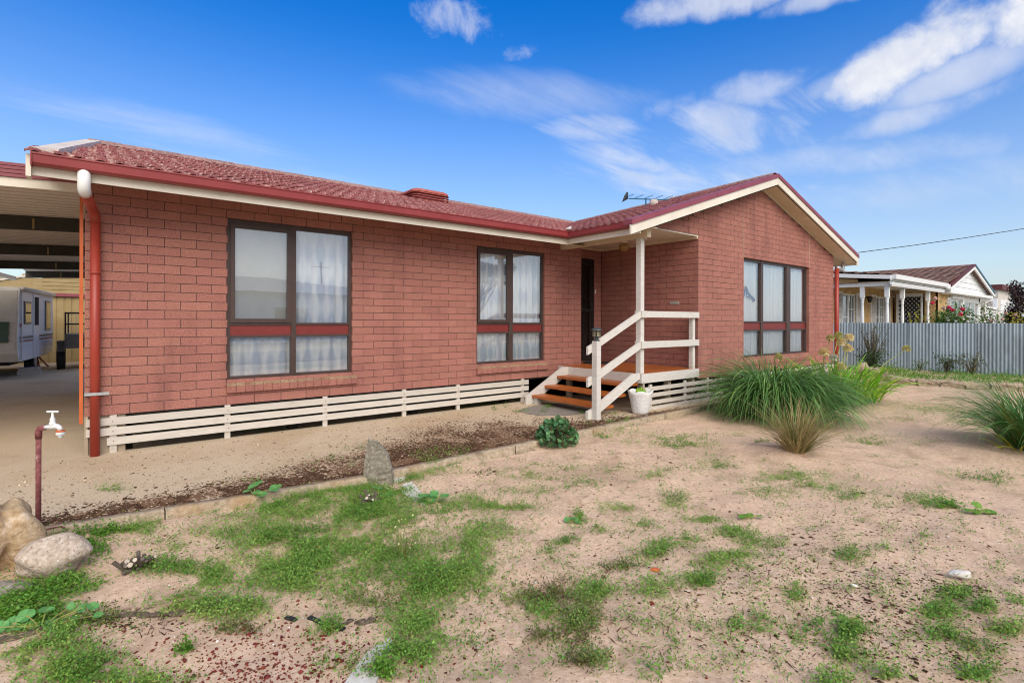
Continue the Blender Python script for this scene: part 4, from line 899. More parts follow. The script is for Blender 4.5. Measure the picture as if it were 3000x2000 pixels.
# kerb along the path, cast in lengths
segs = np.arange(-6.0, 10.1, 1.62)
for a_, b_ in zip(segs[:-1], segs[1:]):
    V = []; F = []; xx = np.linspace(a_ + .004, b_ - .004, 16); n = 5
    for x_ in xx:
        y_ = float(kerb_y(x_)); j = random.uniform(-.006, .006); jz = random.uniform(-.003, .003)
        V += [(x_, y_ - .012 + j, -.13), (x_, y_ + j, .004 + jz), (x_, y_ + .012 + j, .013 + jz), (x_, y_ + .094, .013 + jz * .5), (x_, y_ + .10, -.08)]
    for i in range(len(xx) - 1):
        for k in range(n - 1): F.append((i * n + k, (i + 1) * n + k, (i + 1) * n + k + 1, i * n + k + 1))
    ko = link('kerb', npmesh('kerb', V, F, 'kerb', smooth=False)); tag(ko, kind='structure')
# concrete patch at the foot of the steps
m = MB(); pp = [(5.14, -.93), (5.25, -.62), (5.7, -.45), (6.3, -.5), (6.35, -1.45), (5.55, -1.42), (5.22, -1.2)]
m.quad([(a, b, .006) for a, b in pp]); tag(m.build('concrete_patch', 'grey_conc'), kind='structure')

# ================================================================== ROCKS AND STONES
def rock(name, c, rad, matname, label, cat, seed, sub=4, rough=.12, flat=None, rot=0.0, group=None):
    bpy_me = bpy.data.meshes.new(name)
    import bmesh
    bm = bmesh.new(); bmesh.ops.create_icosphere(bm, subdivisions=sub, radius=1)
    r = np.random.default_rng(seed); ph = r.random((7, 3)) * 6; dirs_ = r.normal(size=(7, 3)); dirs_ /= np.linalg.norm(dirs_, axis=1)[:, None]; fr = r.uniform(1.2, 3.6, 7)
    cuts = r.normal(size=(6, 3)); cuts /= np.linalg.norm(cuts, axis=1)[:, None]
    for v in bm.verts:
        p = np.array(v.co); q = 1.0
        for k in range(7): q += rough * .5 * math.sin(fr[k] * 2 * float(p @ dirs_[k]) + ph[k][0])
        q += rough * .22 * (math.sin(9 * p[0] + ph[0][1]) * math.sin(8 * p[1] + ph[1][1]) * math.sin(9 * p[2] + ph[2][1])) + rough * .12 * r.normal() * .6
        for cu in cuts:
            dd = float(p @ cu) * q
            if dd > .82: q -= (dd - .82) * .8
        p = p * q
        if flat is not None: p[2] = max(p[2], flat)
        x_, y_, z_ = p * np.array(rad)
        v.co = (c[0] + x_ * math.cos(rot) - y_ * math.sin(rot), c[1] + x_ * math.sin(rot) + y_ * math.cos(rot), c[2] + z_)
    for f in bm.faces: f.smooth = True
    bm.to_mesh(bpy_me); bm.free(); bpy_me.materials.append(MT[matname])
    return tag(link(name, bpy_me), label, cat, group)
ROT = -YAW
rock('garden_rock', (-.115, -2.86, .03), (.190, .155, .118), 'rock', 'rounded speckled pink grey boulder lying at the foot of the tall ochre rock', 'rock', 4, 4, .08, rot=ROT)
rock('garden_rock', (-.385, -2.64, .13), (.19, .17, .30), 'rock_ochre', 'tall ochre and cream rock standing beside the garden tap', 'rock', 11, 4, .22, rot=ROT)
rock('garden_rock', (-.28, -3.03, -.055), (.13, .08, .04), 'slate', 'small flat grey stone lying in weeds before the boulder', 'rock', 5, 3, .12, rot=ROT)
def standing_stone():
    base = G(1062, 1424, -.07); e = Vector((.80, -.60, 0)).normalized(); nrm = Vector((-.60, -.80, 0))
    o2 = [(0, 0), (.262, .0), (.258, .12), (.248, .22), (.210, .345), (.150, .415), (.135, .44), (.05, .475), (.035, .44), (.018, .28), (.0, .10)]
    import bmesh
    bm = bmesh.new(); vs_ = [bm.verts.new(Vector(base) + e * a + Vector((0, 0, b_ - .06))) for a, b_ in o2]
    f = bm.faces.new(vs_); r = bmesh.ops.extrude_face_region(bm, geom=[f]); ex = [v for v in r['geom'] if isinstance(v, bmesh.types.BMVert)]
    for v in ex: v.co += -nrm * .085 + Vector((0, 0, -.012))
    bmesh.ops.triangulate(bm, faces=[q for q in bm.faces if len(q.verts) > 4])
    bmesh.ops.subdivide_edges(bm, edges=bm.edges[:], cuts=3, use_grid_fill=True)
    r = np.random.default_rng(4)
    for v in bm.verts: v.co += Vector(tuple(r.normal(size=3) * .0035))
    bmesh.ops.recalc_face_normals(bm, faces=bm.faces)
    me = bpy.data.meshes.new('standing_stone'); bm.to_mesh(me); bm.free(); me.materials.append(MT['slate'])
    tag(link('standing_stone', me), 'upright grey slate stone standing against the path kerb', 'stone')
standing_stone()
def flat_poly(name, pts, z, h, matname, label, cat):
    m = MB(); P = [G(*p, z) for p in pts]
    n = len(P); top = [(p[0], p[1], float(zyard(p[0], p[1])) + h) for p in P]; bot = [(p[0], p[1], float(zyard(p[0], p[1])) - .05) for p in P]
    m.quad(top)
    for k in range(n): m.quad([bot[k], bot[(k + 1) % n], top[(k + 1) % n], top[k]])
    return tag(m.build(name, matname), label, cat)
flat_poly('stone_slab', [(1143, 1858), (1150, 1866), (1140, 1905), (1124, 1945), (1108, 1990), (1085, 2050), (975, 2050), (1015, 1992), (1048, 1945), (1075, 1910), (1105, 1882)], -.07, .012, 'white_stone', 'large pointed white stone slab half buried in the sand at the bottom edge', 'stone')
flat_poly('stone_slab', [(1180, 1428), (1205, 1420), (1225, 1437), (1240, 1452), (1262, 1478), (1240, 1490), (1205, 1470), (1178, 1445)], -.07, .010, 'white_stone', 'small white stone slab in the weeds right of the standing stone', 'stone')
flat_poly('stone_slab', [(1148, 1395), (1178, 1390), (1190, 1402), (1165, 1412), (1146, 1408)], -.06, .008, 'white_stone', 'pale stone chip at the foot of the standing stone', 'stone')
c = G(2815, 1690, -.08); rock('garden_rock', (c[0], c[1], -.06), (.060, .030, .022), 'white_stone', 'small grey white stone in brown litter, right part of the yard', 'rock', 8, 3, .12, rot=-.9)
c = G(2502, 1724, -.08); rock('garden_rock', (c[0], c[1], -.062), (.022, .010, .009), 'white_bits', 'tiny white pebble lying alone on the sand', 'rock', 9, 2, .1, rot=-1.2)
c = G(1920, 1675, -.08); rock('brick_shard', (c[0], c[1], -.066), (.035, .018, .012), 'orange', 'small orange shard of brick on the sand', 'shard', 12, 2, .15, rot=-.5)
c = G(1908, 1778, -.08); rock('scoria_stone', (c[0], c[1], -.06), (.016, .014, .013), 'scoria', 'single dark red pebble in the middle of the sand', 'rock', 13, 2, .15)
# cut shrub stump with pale sawn ends
def stump(px, py, r_, n, label, seed):
    c = G(px, py, -.07); rr = random.Random(seed); t = thing('cut_stump', tuple(c), label, 'stump')
    for i in range(n):
        a = rr.uniform(0, 6.28); d = rr.uniform(.2, 1) * r_; el = rr.uniform(.1, .9); ln = rr.uniform(.035, .075); p = Vector((c[0] + d * math.cos(a), c[1] + d * math.sin(a) * .7, -.055 + rr.uniform(0, .035)))
        if i < n * .45: a = math.atan2(CAM[1] - c[1], CAM[0] - c[0]) + rr.uniform(-.7, .7); el = rr.uniform(.25, .7); p.z += .01
        q = p + Vector((math.cos(a) * math.cos(el), math.sin(a) * math.cos(el), math.sin(el))) * ln; rad = rr.uniform(.008, .016)
        m = MB(); m.tube([p - (q - p) * .6, q], [rad * 1.15, rad], 9, cap=False); s = m.build('cut_stem', 'bark', t, True)
        m = MB(); d_ = (q - p).normalized(); m.tube([q - d_ * .003, q + d_ * .0005], [rad * .93, rad * .86], 9); m.build('sawn_end', 'cut_wood' if i < n * .25 else 'bark', s)
stump(408, 1668, .072, 26, 'cut off shrub stump with pale sawn ends on the sand', 2)
stump(1085, 1478, .055, 22, 'small pile of dead grey stem stumps in the weeds below the standing stone', 5)
# buried log edging
def log(pts, rad, label):
    P = [G(a, b_, -.075) for a, b_ in pts]; Q = []
    for p, q in zip(P[:-1], P[1:]):
        for k in range(6): Q.append(p + (q - p) * k / 6)
    Q.append(P[-1]); m = MB(); rs = [rad * random.uniform(.75, 1.2) for _ in Q]
    m.tube([(p[0] + random.uniform(-.008, .008), p[1] + random.uniform(-.008, .008), float(zyard(p[0], p[1])) + random.uniform(-.016, -.004)) for p in Q], rs, 9)
    tag(m.build('edging_log', 'dark_timber', None, True), label, 'garden edging', 'half buried logs edging the old bed')
log([(-40, 1880), (60, 1862), (180, 1825), (260, 1812)], .026, 'long dark half buried edging log at the left edge of the yard')
log([(262, 1812), (400, 1798), (520, 1792), (585, 1783)], .024, 'dark half buried edging log left of the round log piece')
log([(598, 1778), (625, 1781), (655, 1772)], .034, 'short round edging log piece at the right end of the long logs')
log([(1045, 1815), (1068, 1818), (1092, 1812)], .026, 'short brown edging log piece lying alone beside the black strip')
log([(985, 1825), (1005, 1822), (1030, 1806)], .018, 'thin sand covered edging log piece left of the short brown one')
m = MB()
for a, b_ in (((838, 1800), (868, 1808)), ((905, 1803), (955, 1818)), ((955, 1818), (1008, 1834))):
    p, q = G(*a, -.065), G(*b_, -.065); m.beam((p[0], p[1], float(zyard(p[0], p[1])) + .006), (q[0], q[1], float(zyard(q[0], q[1])) + .004), .025, .008)
tag(m.build('plastic_strip', 'black'), 'strip of black plastic sheet sticking out of the sand', 'plastic strip')

# garden tap
tx, ty = -.216, -2.19; e = Vector((cR0[0], cR0[1], 0)); B0 = Vector((tx, ty, 0))
tap = thing('garden_tap', (tx, ty, 0), 'white garden tap on a rusty red standpipe beside the path kerb', 'tap')
m = MB(); m.tube([B0 + Vector((0, 0, -.1)), B0 + Vector((0, 0, .62))], .0155, 12); m.tube([B0 + Vector((0, 0, .60)), B0 + Vector((0, 0, .645)), B0 + e * .008 + Vector((0, 0, .665)), B0 + e * .045 + Vector((0, 0, .675))], [.019, .020, .020, .019], 12); m.build('standpipe', 'rust', tap, True)
m = MB(); m.tube([B0 + e * .045 + Vector((0, 0, .675)), B0 + e * .062 + Vector((0, 0, .677)), B0 + e * .095 + Vector((0, 0, .680)), B0 + e * .125 + Vector((0, 0, .682)), B0 + e * .142 + Vector((0, 0, .672)), B0 + e * .147 + Vector((0, 0, .655))], [.014, .013, .019, .017, .015, .015], 12)
p = B0 + e * .094; m.lathe(tuple(p), [(.0, .67), (.020, .69), (.019, .708), (.014, .714), (.016, .730), (.010, .742), (.0075, .756), (.0055, .775), (0, .776)], 12); tb = m.build('tap_body', 'tap_white', tap, True)
m = MB(); q = p + Vector((0, 0, .780)); m.tube([q - e * .040, q - e * .036, q + e * .036, q + e * .040], [.005, .0075, .0075, .005], 10); m.build('tap_handle', 'tap_white', tb, True)
p = B0 + e * .147; m = MB(); m.lathe(tuple(p), [(0, .656), (.024, .656), (.026, .650), (.026, .646), (0, .646)], 14); m.build('washer_ring', 'orange', tb)
m = MB(); m.lathe(tuple(p), [(0, .6455), (.025, .6455), (.025, .627), (.013, .625), (.013, .612), (.010, .606), (0, .606)], 14); m.build('hose_connector', 'tap_white', tb)
m = MB(); P = [(20, 1570), (105, 1555), (150, 1545), (178, 1540), (190, 1544), (195, 1550)]; P = [G(a, b_, .02) for a, b_ in P]; m.tube([(p[0], p[1], .018) for p in P], .0045, 6); tag(m.build('rusty_rod', 'rust', None, True), 'thin rusty bent rod lying on the kerb by the tap', 'rod')

# ================================================================== PLANTS
def blades(name, n, c, r0, ln, e0, bend, wd, matname, parent, seed, az=None, bias=(0, 0), K=7, up=0.0):
    r = np.random.default_rng(seed); a = r.uniform(0, 2 * np.pi, n) if az is None else r.normal(az[0], az[1], n)
    ln = r.uniform(*ln, n); e0 = np.radians(r.uniform(*e0, n)); bend = np.radians(r.uniform(*bend, n)); wd = wd * r.uniform(.6, 1.2, n)
    rr = r0 * np.sqrt(r.random(n)); aa = a + r.normal(0, .5, n)
    P = np.stack([c[0] + rr * np.cos(aa), c[1] + rr * np.sin(aa), np.full(n, c[2])], 1)
    side = np.stack([-np.sin(a), np.cos(a), np.zeros(n)], 1) * np.cos(r.normal(0, .5, n))[:, None] + np.stack([np.zeros(n), np.zeros(n), np.ones(n)], 1) * .3 * r.normal(0, 1, n)[:, None]
    side /= np.linalg.norm(side, axis=1)[:, None]
    V = np.zeros((n, K + 1, 2, 3)); wav = r.normal(0, .12, n)
    for k in range(K + 1):
        t = k / K
        w_ = wd * (1 - t ** 2.2) * (0.65 + .35 * min(1, t * 5)) + .0006
        V[:, k, 0] = P - side * w_[:, None] / 2; V[:, k, 1] = P + side * w_[:, None] / 2
        el = e0 - bend * t ** 1.35; a2 = a + wav * t * 2
        d = np.stack([np.cos(a2) * np.cos(el) + bias[0] * t, np.sin(a2) * np.cos(el) + bias[1] * t, np.sin(el)], 1)
        P = P + d * (ln / K)[:, None]; P[:, 2] = np.maximum(P[:, 2], c[2] - .02 + .015 * r.random(n))
    V = V.reshape(-1, 3); b = (np.arange(n) * (K + 1) * 2)[:, None] + (np.arange(K) * 2)[None]
    F = np.stack([b, b + 1, b + 3, b + 2], -1).reshape(-1, 4)
    return tag(link(name, npmesh(name, V, F, matname, smooth=True), parent), kind='stuff')
def leaves(name, C, size, matname, parent=None, seed=1, up=.5, fold=.25, asp=.55, six=False):
    """one folded leaf (two quads or a diamond) at each centre"""
    r = np.random.default_rng(seed); n = len(C); C = np.asarray(C, float)
    a = r.uniform(0, 2 * np.pi, n); pit = r.normal(up, .45, n); s = size * r.uniform(.6, 1.25, n)
    d = np.stack([np.cos(a) * np.cos(pit), np.sin(a) * np.cos(pit), np.sin(pit)], 1); sd_ = np.stack([-np.sin(a), np.cos(a), np.zeros(n)], 1)
    nn = np.cross(d, sd_); rl = r.normal(0, .5, n)[:, None]; sd_ = sd_ * np.cos(rl) + nn * np.sin(rl); nn = np.cross(d, sd_); s = s[:, None]; w_ = s * asp
    if not six:
        V = np.stack([C - d * s * .5, C + sd_ * w_ * .5 + nn * s * fold * .3, C + d * s * .5, C - sd_ * w_ * .5 + nn * s * fold * .3], 1); F = np.arange(n * 4).reshape(-1, 4)
    else:
        V = np.stack([C - d * s * .5, C - d * s * .15 + sd_ * w_ * .5 + nn * s * fold * .3, C + d * s * .25 + sd_ * w_ * .42 + nn * s * fold * .3, C + d * s * .5, C + d * s * .25 - sd_ * w_ * .42 + nn * s * fold * .3, C - d * s * .15 - sd_ * w_ * .5 + nn * s * fold * .3], 1)
        b = (np.arange(n) * 6)[:, None]; F = np.concatenate([b + np.array([[0, 1, 2, 3]]), b + np.array([[0, 3, 4, 5]])], 0)
    return tag(link(name, npmesh(name, V.reshape(-1, 3), F, matname), parent), kind='stuff')
# big drooping tussock beside the gable
t = thing('grass_tussock', (8.2, -3.1, 0), 'huge dark green drooping grass tussock under the gable window', 'grass tussock')
cc = (8.12, -3.22, -.02)
blades('grass_blades', 1250, cc, .34, (1.0, 1.6), (48, 88), (110, 200), .018, 'blade', t, 21, bias=(-.02, -.10))
blades('grass_blades', 800, cc, .50, (.55, 1.0), (15, 62), (50, 120), .016, 'blade', t, 25, bias=(.02, -.06))
blades('grass_blades', 380, (8.25, -3.50, -.02), .30, (.8, 1.3), (40, 80), (110, 190), .017, 'blade', t, 22, bias=(.02, -.2))
blades('grass_blades', 70, cc, .25, (.9, 1.25), (66, 89), (25, 80), .008, 'blade', t, 23)
blades('dry_blades', 130, cc, .32, (.6, 1.3), (30, 80), (60, 130), .008, 'blade_olive', t, 24)
t = thing('grass_tussock', (6.1, -4.43, 0), 'small half dry grass tussock with straw coloured stalks on bare sand', 'grass tussock')
cc = (6.07, -4.40, -.06)
blades('dry_blades', 260, cc, .085, (.32, .78), (42, 88), (10, 70), .0065, 'blade_dry', t, 31)
blades('grass_blades', 420, (6.13, -4.40, -.06), .075, (.30, .62), (40, 86), (20, 75), .0065, 'blade_olive', t, 32, bias=(.2, -.1))
blades('dry_blades', 60, cc, .06, (.6, .95), (25, 75), (30, 80), .0045, 'blade_dry', t, 33)
t = thing('grass_tussock', (8.2, -5.95, 0), 'dark green arching grass tussock cut by the right edge of the frame', 'grass tussock')
cc = (8.35, -6.02, -.05)
blades('grass_blades', 900, cc, .22, (.7, 1.30), (40, 86), (60, 130), .0115, 'blade', t, 41)
blades('grass_blades', 90, cc, .2, (.9, 1.35), (40, 75), (10, 50), .008, 'blade_olive', t, 42)
blades('yellow_blades', 26, (8.15, -5.98, -.05), .2, (.35, .7), (20, 50), (30, 70), .022, 'yellow_leaf', t, 43)
# agapanthus clump with seed heads
ag = thing('agapanthus_clump', (11.1, -3.15, 0), 'bright green strap leaved agapanthus clump with faded yellow flower heads', 'agapanthus')
blades('strap_leaves', 420, (10.75, -3.15, -.03), .66, (.60, 1.0), (42, 86), (40, 110), .045, 'agap', ag, 51, K=6, bias=(.06, -.06))
def head(px, py, Yp, kind, rad, foot):
    rad *= 1.25
    v = ray(px, py); tt = (Yp - CAM[1]) / v[1]; c = CAM + v * tt; r = np.random.default_rng(int(px))
    m = MB(); mid = (np.array(foot) + c) / 2 + np.array([0, 0, .06]); m.tube([tuple(foot), tuple(mid), tuple(c)], [.010, .009, .007], 7); st = m.build('flower_stalk', 'stalk', ag, True)
    n = 120; d = r.normal(size=(n, 3)); d /= np.linalg.norm(d, axis=1)[:, None]; d[:, 2] = np.where(d[:, 2] < -.6, -d[:, 2], d[:, 2]); rr = rad * r.uniform(.75, 1.05, n)
    V = []; F = []
    for k in range(n):
        u = np.cross(d[k], [0.3, .2, 1]); u /= np.linalg.norm(u); w_ = np.cross(d[k], u); p0 = c + d[k] * rr[k] * .15; p1 = c + d[k] * rr[k] * .72; p2 = c + d[k] * rr[k]; s1, s2 = .003, rad * .22
        b = len(V); V += [p0 - u * s1, p0 + u * s1, p1 + u * s1, p1 - u * s1, p2 + u * s2 + w_ * .006, p2 - u * s2 + w_ * .006, p2 + w_ * s2, p1 + w_ * s1]
        F += [(b, b + 1, b + 2, b + 3), (b + 3, b + 2, b + 4, b + 5), (b + 3, b + 7, b + 6, b + 5)]
    link('flower_head', npmesh('flower_head', V, F, kind), st)
for px, py, kd, rad, ft in [(2487, 990, 'head_dry', .075, (11.0, -3.1, .2)), (2464, 1003, 'head_dry', .075, (10.8, -3.05, .2)), (2457, 984, 'head_green', .066, (10.75, -3.0, .2)), (2484, 1021, 'head_dry', .075, (11.1, -3.15, .2)), (2415, 1033, 'head_dry', .075, (10.5, -3.0, .15)),
                          (2443, 1050, 'head_white', .07, (10.6, -3.05, .2)), (2462, 1075, 'head_dry', .08, (10.8, -3.2, .15)), (2432, 991, 'head_green', .058, (10.5, -2.95, .2)), (2655, 1022, 'head_green', .075, (11.7, -3.25, .15)), (2281, 1046, 'head_green', .055, (9.3, -3.0, .3))]:
    head(px, py, -3.12, kd, rad, ft)
leaves('lower_leaves', [(10.3 + .35 * rng.normal(), -3.55 + .16 * rng.normal(), abs(.14 * rng.normal())) for _ in range(260)], .055, 'geran', ag, 52)
# low lobed-leaf shrub on the kerb
sh = thing('low_shrub', (4.33, -2.46, 0), 'compact dark green shrub with lobed leaves and purplish stems on the kerb', 'shrub')
C = []
for _ in range(430):
    a, b_ = rng.uniform(0, 6.28), math.acos(rng.uniform(-.1, 1)); rr = rng.uniform(.78, 1.0)
    C.append((4.33 + .265 * rr * math.cos(a) * math.sin(b_), -2.46 + .24 * rr * math.sin(a) * math.sin(b_), -.02 + .285 * rr * math.cos(b_)))
leaves('leaves', C[:370], .058, 'geran', sh, 61, up=.7, asp=.95, six=True, fold=.5)
leaves('red_leaves', [(x_ * 1.0, y_, z_ * .6) for x_, y_, z_ in C[370:]], .045, 'geran_red', sh, 62, asp=.9)
leaves('inner_leaves', [(4.33 + .75 * (x_ - 4.33), -2.46 + .75 * (y_ + 2.46), z_ * .75) for x_, y_, z_ in C[:260]], .055, 'geran', sh, 63, six=True)
m = MB()
for i in range(14):
    a = i * .45; m.tube([(4.33, -2.46, -.03), (4.33 + .12 * math.cos(a), -2.46 + .11 * math.sin(a), .06), (4.33 + .2 * math.cos(a), -2.46 + .18 * math.sin(a), .11 + .01 * i)], [.010, .007, .004], 6)
m.build('stems', 'geran_red', sh, True)
# broad-leaved seedlings: each round leaf a part
def seedling(name, px, py, lv, label, cat, seed, dm='mallow'):
    c = G(px, py, -.06); c[2] = float(zyard(c[0], c[1])) + .004 if c[1] < kerb_y(c[0]) else .01; rr = random.Random(seed)
    t = thing(name, tuple(c), label, cat)
    for i in range(len(lv)):
        qx, qy, s = lv[i]; k = ((c - CAM) @ cF) / FPX
        cen = c + cR0 * (qx - px) * k * 1.0 + np.array([-cR0[1], cR0[0], 0]) * 0 + cU0 * 0
        hh = max(.02, (py - qy) * k * .75); cen = c + cR0 * (qx - px) * k + np.array([cF[0], cF[1], 0]) * (py - qy) * k * .5 + np.array([0, 0, hh])
        tilt = Vector((rr.uniform(-.35, .35) - .2 * cF[0], rr.uniform(-.35, .35) - .3 * cF[1], 1)).normalized(); u = tilt.orthogonal().normalized(); w_ = tilt.cross(u); m = MB(); n = 14; R_ = s * k / 2
        ring = []; cv_ = Vector(cen) - tilt * R_ * .18
        for q in range(n):
            a = 2 * math.pi * q / n; lob = 1 + .10 * math.cos(5 * a) - (.35 if q == 0 else 0); ring.append(Vector(cen) + (u * math.cos(a) + w_ * math.sin(a)) * R_ * lob + tilt * rr.uniform(-.08, .08) * R_)
        for q in range(n): m.quad([cv_, ring[q], ring[(q + 1) % n]])
        lf = m.build('leaf', dm, t); m = MB(); m.tube([tuple(c), tuple((c + np.array(cen)) / 2 + np.array([0, 0, .01])), tuple(cv_)], .003, 5); m.build('leaf_stalk', 'stalk', lf)
seedling('broadleaf_seedling', 745, 1478, [(738, 1440, 42), (722, 1458, 30), (800, 1450, 36), (755, 1466, 34), (770, 1485, 28)], 'round leaved green seedling at the kerb left of the standing stone', 'seedling', 1)
seedling('broadleaf_seedling', 1110, 1468, [(1098, 1425, 34), (1092, 1455, 38), (1130, 1450, 40), (1112, 1462, 26)], 'round leaved green seedling growing in front of the standing stone', 'seedling', 2)
seedling('broadleaf_seedling', 1262, 1478, [(1258, 1465, 44), (1238, 1455, 34), (1300, 1456, 30), (1240, 1470, 22), (1270, 1448, 26), (1290, 1472, 20)], 'round leaved green seedling beside the small white stone slab', 'seedling', 3)
seedling('broadleaf_seedling', 120, 1835, [(55, 1792, 46), (110, 1775, 40), (150, 1810, 46), (200, 1810, 44), (150, 1828, 40), (75, 1818, 34), (25, 1815, 50), (105, 1832, 34), (215, 1770, 32), (180, 1765, 26), (245, 1765, 30), (5, 1845, 44), (60, 1840, 30), (270, 1790, 26)], 'spreading round leaved weed in the corner left of the logs', 'seedling', 4)
seedling('broadleaf_seedling', 2858, 1500, [(2845, 1488, 30), (2875, 1470, 26), (2895, 1492, 30), (2860, 1496, 24), (2905, 1505, 22)], 'broad leaved green weed on bare sand near the right edge', 'seedling', 5, 'weed_bright')
seedling('broadleaf_seedling', 2778, 1485, [(2765, 1475, 24), (2790, 1468, 22), (2800, 1485, 26), (2755, 1488, 20)], 'small broad leaved weed left of the larger one on sand', 'seedling', 6, 'weed_bright')
seedling('broadleaf_seedling', 1675, 1525, [(1665, 1512, 20), (1682, 1508, 18), (1690, 1522, 20), (1660, 1524, 18)], 'tiny broad leaved weed in the middle of the sand', 'seedling', 7)
seedling('broadleaf_seedling', 2190, 1510, [(2180, 1505, 22), (2200, 1500, 20), (2225, 1512, 20), (2172, 1514, 18)], 'tiny bright weed with two leaves on sand before the dry tussock', 'seedling', 8, 'weed_bright')

# weeds: low mats of medic, one object; patches as (x, y, rx, ry, density, kind) read off at 2352 px width
WP = [(700,1185,150,45,1,0),(850,1180,100,55,1,0),(640,1255,95,50,.9,0),(745,1285,125,50,1,0),(870,1240,90,55,.9,0),(1010,1068,80,18,.7,0),(950,1095,50,14,.7,0),(800,1140,110,22,.9,0),(880,1150,60,25,1,1),
 (480,1322,80,25,.7,0),(400,1308,80,22,.7,0),(660,1330,110,32,.6,0),(280,1205,60,14,.9,1),(205,1255,40,28,.8,1),(150,1340,60,22,.8,1),(60,1390,90,40,.9,1),(230,1425,70,18,.5,2),(110,1480,90,35,.8,0),(175,1525,110,32,.8,0),(330,1565,90,14,.7,0),(430,1385,80,22,.7,0),(550,1405,90,18,.7,0),
 (860,1375,70,20,.6,2),(960,1440,50,50,.7,0),(985,1335,75,45,.8,0),(1065,1262,80,32,.7,0),(1010,1185,100,32,.7,0),(1105,1160,90,16,.7,0),(1150,1212,65,20,.5,0),(1060,1310,60,30,.7,0),(930,1500,45,25,.6,0),(885,1545,20,14,.9,1),(425,1495,20,9,.8,1),(545,1450,60,14,.5,2),(760,1440,22,14,.6,0),
 (1255,1360,75,30,.8,2),(1380,1355,60,20,.7,0),(1330,1425,45,45,.9,2),(1250,1460,30,14,.6,2),(1350,1530,50,28,.8,2),(1240,1405,40,16,.7,0),(1440,1300,40,14,.4,2),(1400,1300,50,10,.5,2),
 (1465,1005,75,16,.7,0),(1580,1017,62,15,1,1),(1640,1067,42,13,1,0),(1545,1080,42,9,.7,0),(1555,1145,45,20,.8,0),(1500,1098,30,7,.7,0),(1805,1093,65,15,.9,0),(1770,1130,70,10,.6,0),(1850,1115,50,9,.6,0),(1630,1187,60,9,.6,0),(1685,1218,50,14,.6,0),(1750,1240,55,12,.6,0),(1690,1273,40,10,.6,0),(1530,1258,40,18,.7,0),(1580,1232,30,9,.6,0),(1490,1272,32,9,.6,0),(1510,1355,38,20,.8,0),(1615,1330,36,16,.8,0),(1640,1290,40,12,.6,0),
 (1720,1420,45,22,.7,0),(1835,1380,25,40,.7,0),(1850,1440,40,25,.6,0),(2010,1010,48,9,1,1),(2150,937,110,20,1,0),(2230,962,60,18,1,0),(2075,965,60,7,.5,0),(1990,1262,45,12,.6,0),(2080,1150,60,8,.6,0),(2170,1160,50,10,.7,1),(2260,1097,55,8,.9,1),(1955,1140,60,10,.6,0),(1900,1120,50,9,.6,0),(1870,1095,40,9,.5,0),(1330,1190,14,9,1,1),(1300,1245,30,9,.5,0),
 (2150,1400,40,24,.8,0),(2175,1450,35,16,.8,0),(2195,1360,30,14,.6,0),(2260,1395,28,12,.6,0),(2310,1440,40,9,.7,0),(2250,1480,45,14,.6,2),(2340,1378,25,10,.7,0),(2240,1545,40,14,.5,0),(1960,1270,35,10,.5,0),(1950,1445,30,26,.7,0),(1930,1500,30,18,.6,0),(1900,1560,40,14,.6,0),(2045,1545,30,10,.5,0),(2120,1020,40,6,.4,0),(2080,858,110,7,.9,1),(2230,868,110,9,1,1),(2330,872,40,8,1,1),(2050,872,60,5,.7,0),(2180,893,90,5,.5,0),
 (1180,1090,60,9,.5,0),(1240,1100,70,9,.4,0),(1290,1075,60,8,.4,0),(1200,1130,60,9,.4,0),(1330,1120,60,10,.4,0),(1420,1080,50,7,.4,0),(1420,1165,50,9,.35,0),(1370,1215,50,10,.35,0),(1240,1260,40,10,.4,0),(1480,1200,40,8,.35,0),(1750,1015,30,4,.6,1),(1690,1000,25,4,.6,0),(1380,1005,25,6,.8,1),(1440,985,30,8,.7,0),(1500,1015,40,14,.6,0),(255,1145,30,5,.8,0),(1255,1125,30,6,.5,2),(1000,1085,40,8,.5,0),(140,1220,60,12,.9,1),(340,1225,40,10,.6,0),(600,1130,30,9,.7,1),(520,1230,90,12,.5,0),(380,1255,60,9,.4,0),(1100,1235,40,12,.6,0),(1180,1170,60,10,.5,0)]
acc = {0: [], 1: [], 2: []}
for (x_, y_, rx, ry, dn, kd) in WP:
    s = 3000 / 2352; dep = 1.45 * FPX / max(60, y_ * s - CY)
    n = int(np.pi * rx * ry * .30 * dn * np.clip((3.2 / dep), .5, 1.3) * (dep / 3.2) ** .9) + 40
    q = rng.normal(0, .62, (n, 2)); px, py = (x_ + q[:, 0] * rx) * s, (y_ + q[:, 1] * ry) * s
    for a, b_ in zip(px, py):
        if b_ < 1085: continue
        p = G(a, b_, -.07)
        if p[0] > 18.1: continue
        acc[kd].append(p)
for _ in range(1500):      # stray sprigs
    a, b_ = rng.uniform(900, 3000), rng.uniform(1330, 2000); k = int(rng.integers(3, 16)); p = G(a, b_, -.07)
    for _ in range(k): acc[0 if rng.random() < .75 else 2].append(p + np.array([rng.normal(0, .03), rng.normal(0, .03), 0]))
for (px, py) in [(1450, 1200), (1480, 1190), (1515, 1206), (1535, 1202), (1700, 1210), (1725, 1240), (1785, 1238), (1798, 1210), (1835, 1232), (1600, 1195), (1590, 1206), (1610, 1190)]:
    for _ in range(40): acc[1].append(np.array(G(px + rng.normal(0, 6), py + rng.normal(0, 2.5), 0.0)) + np.array([0, 0, .07]))
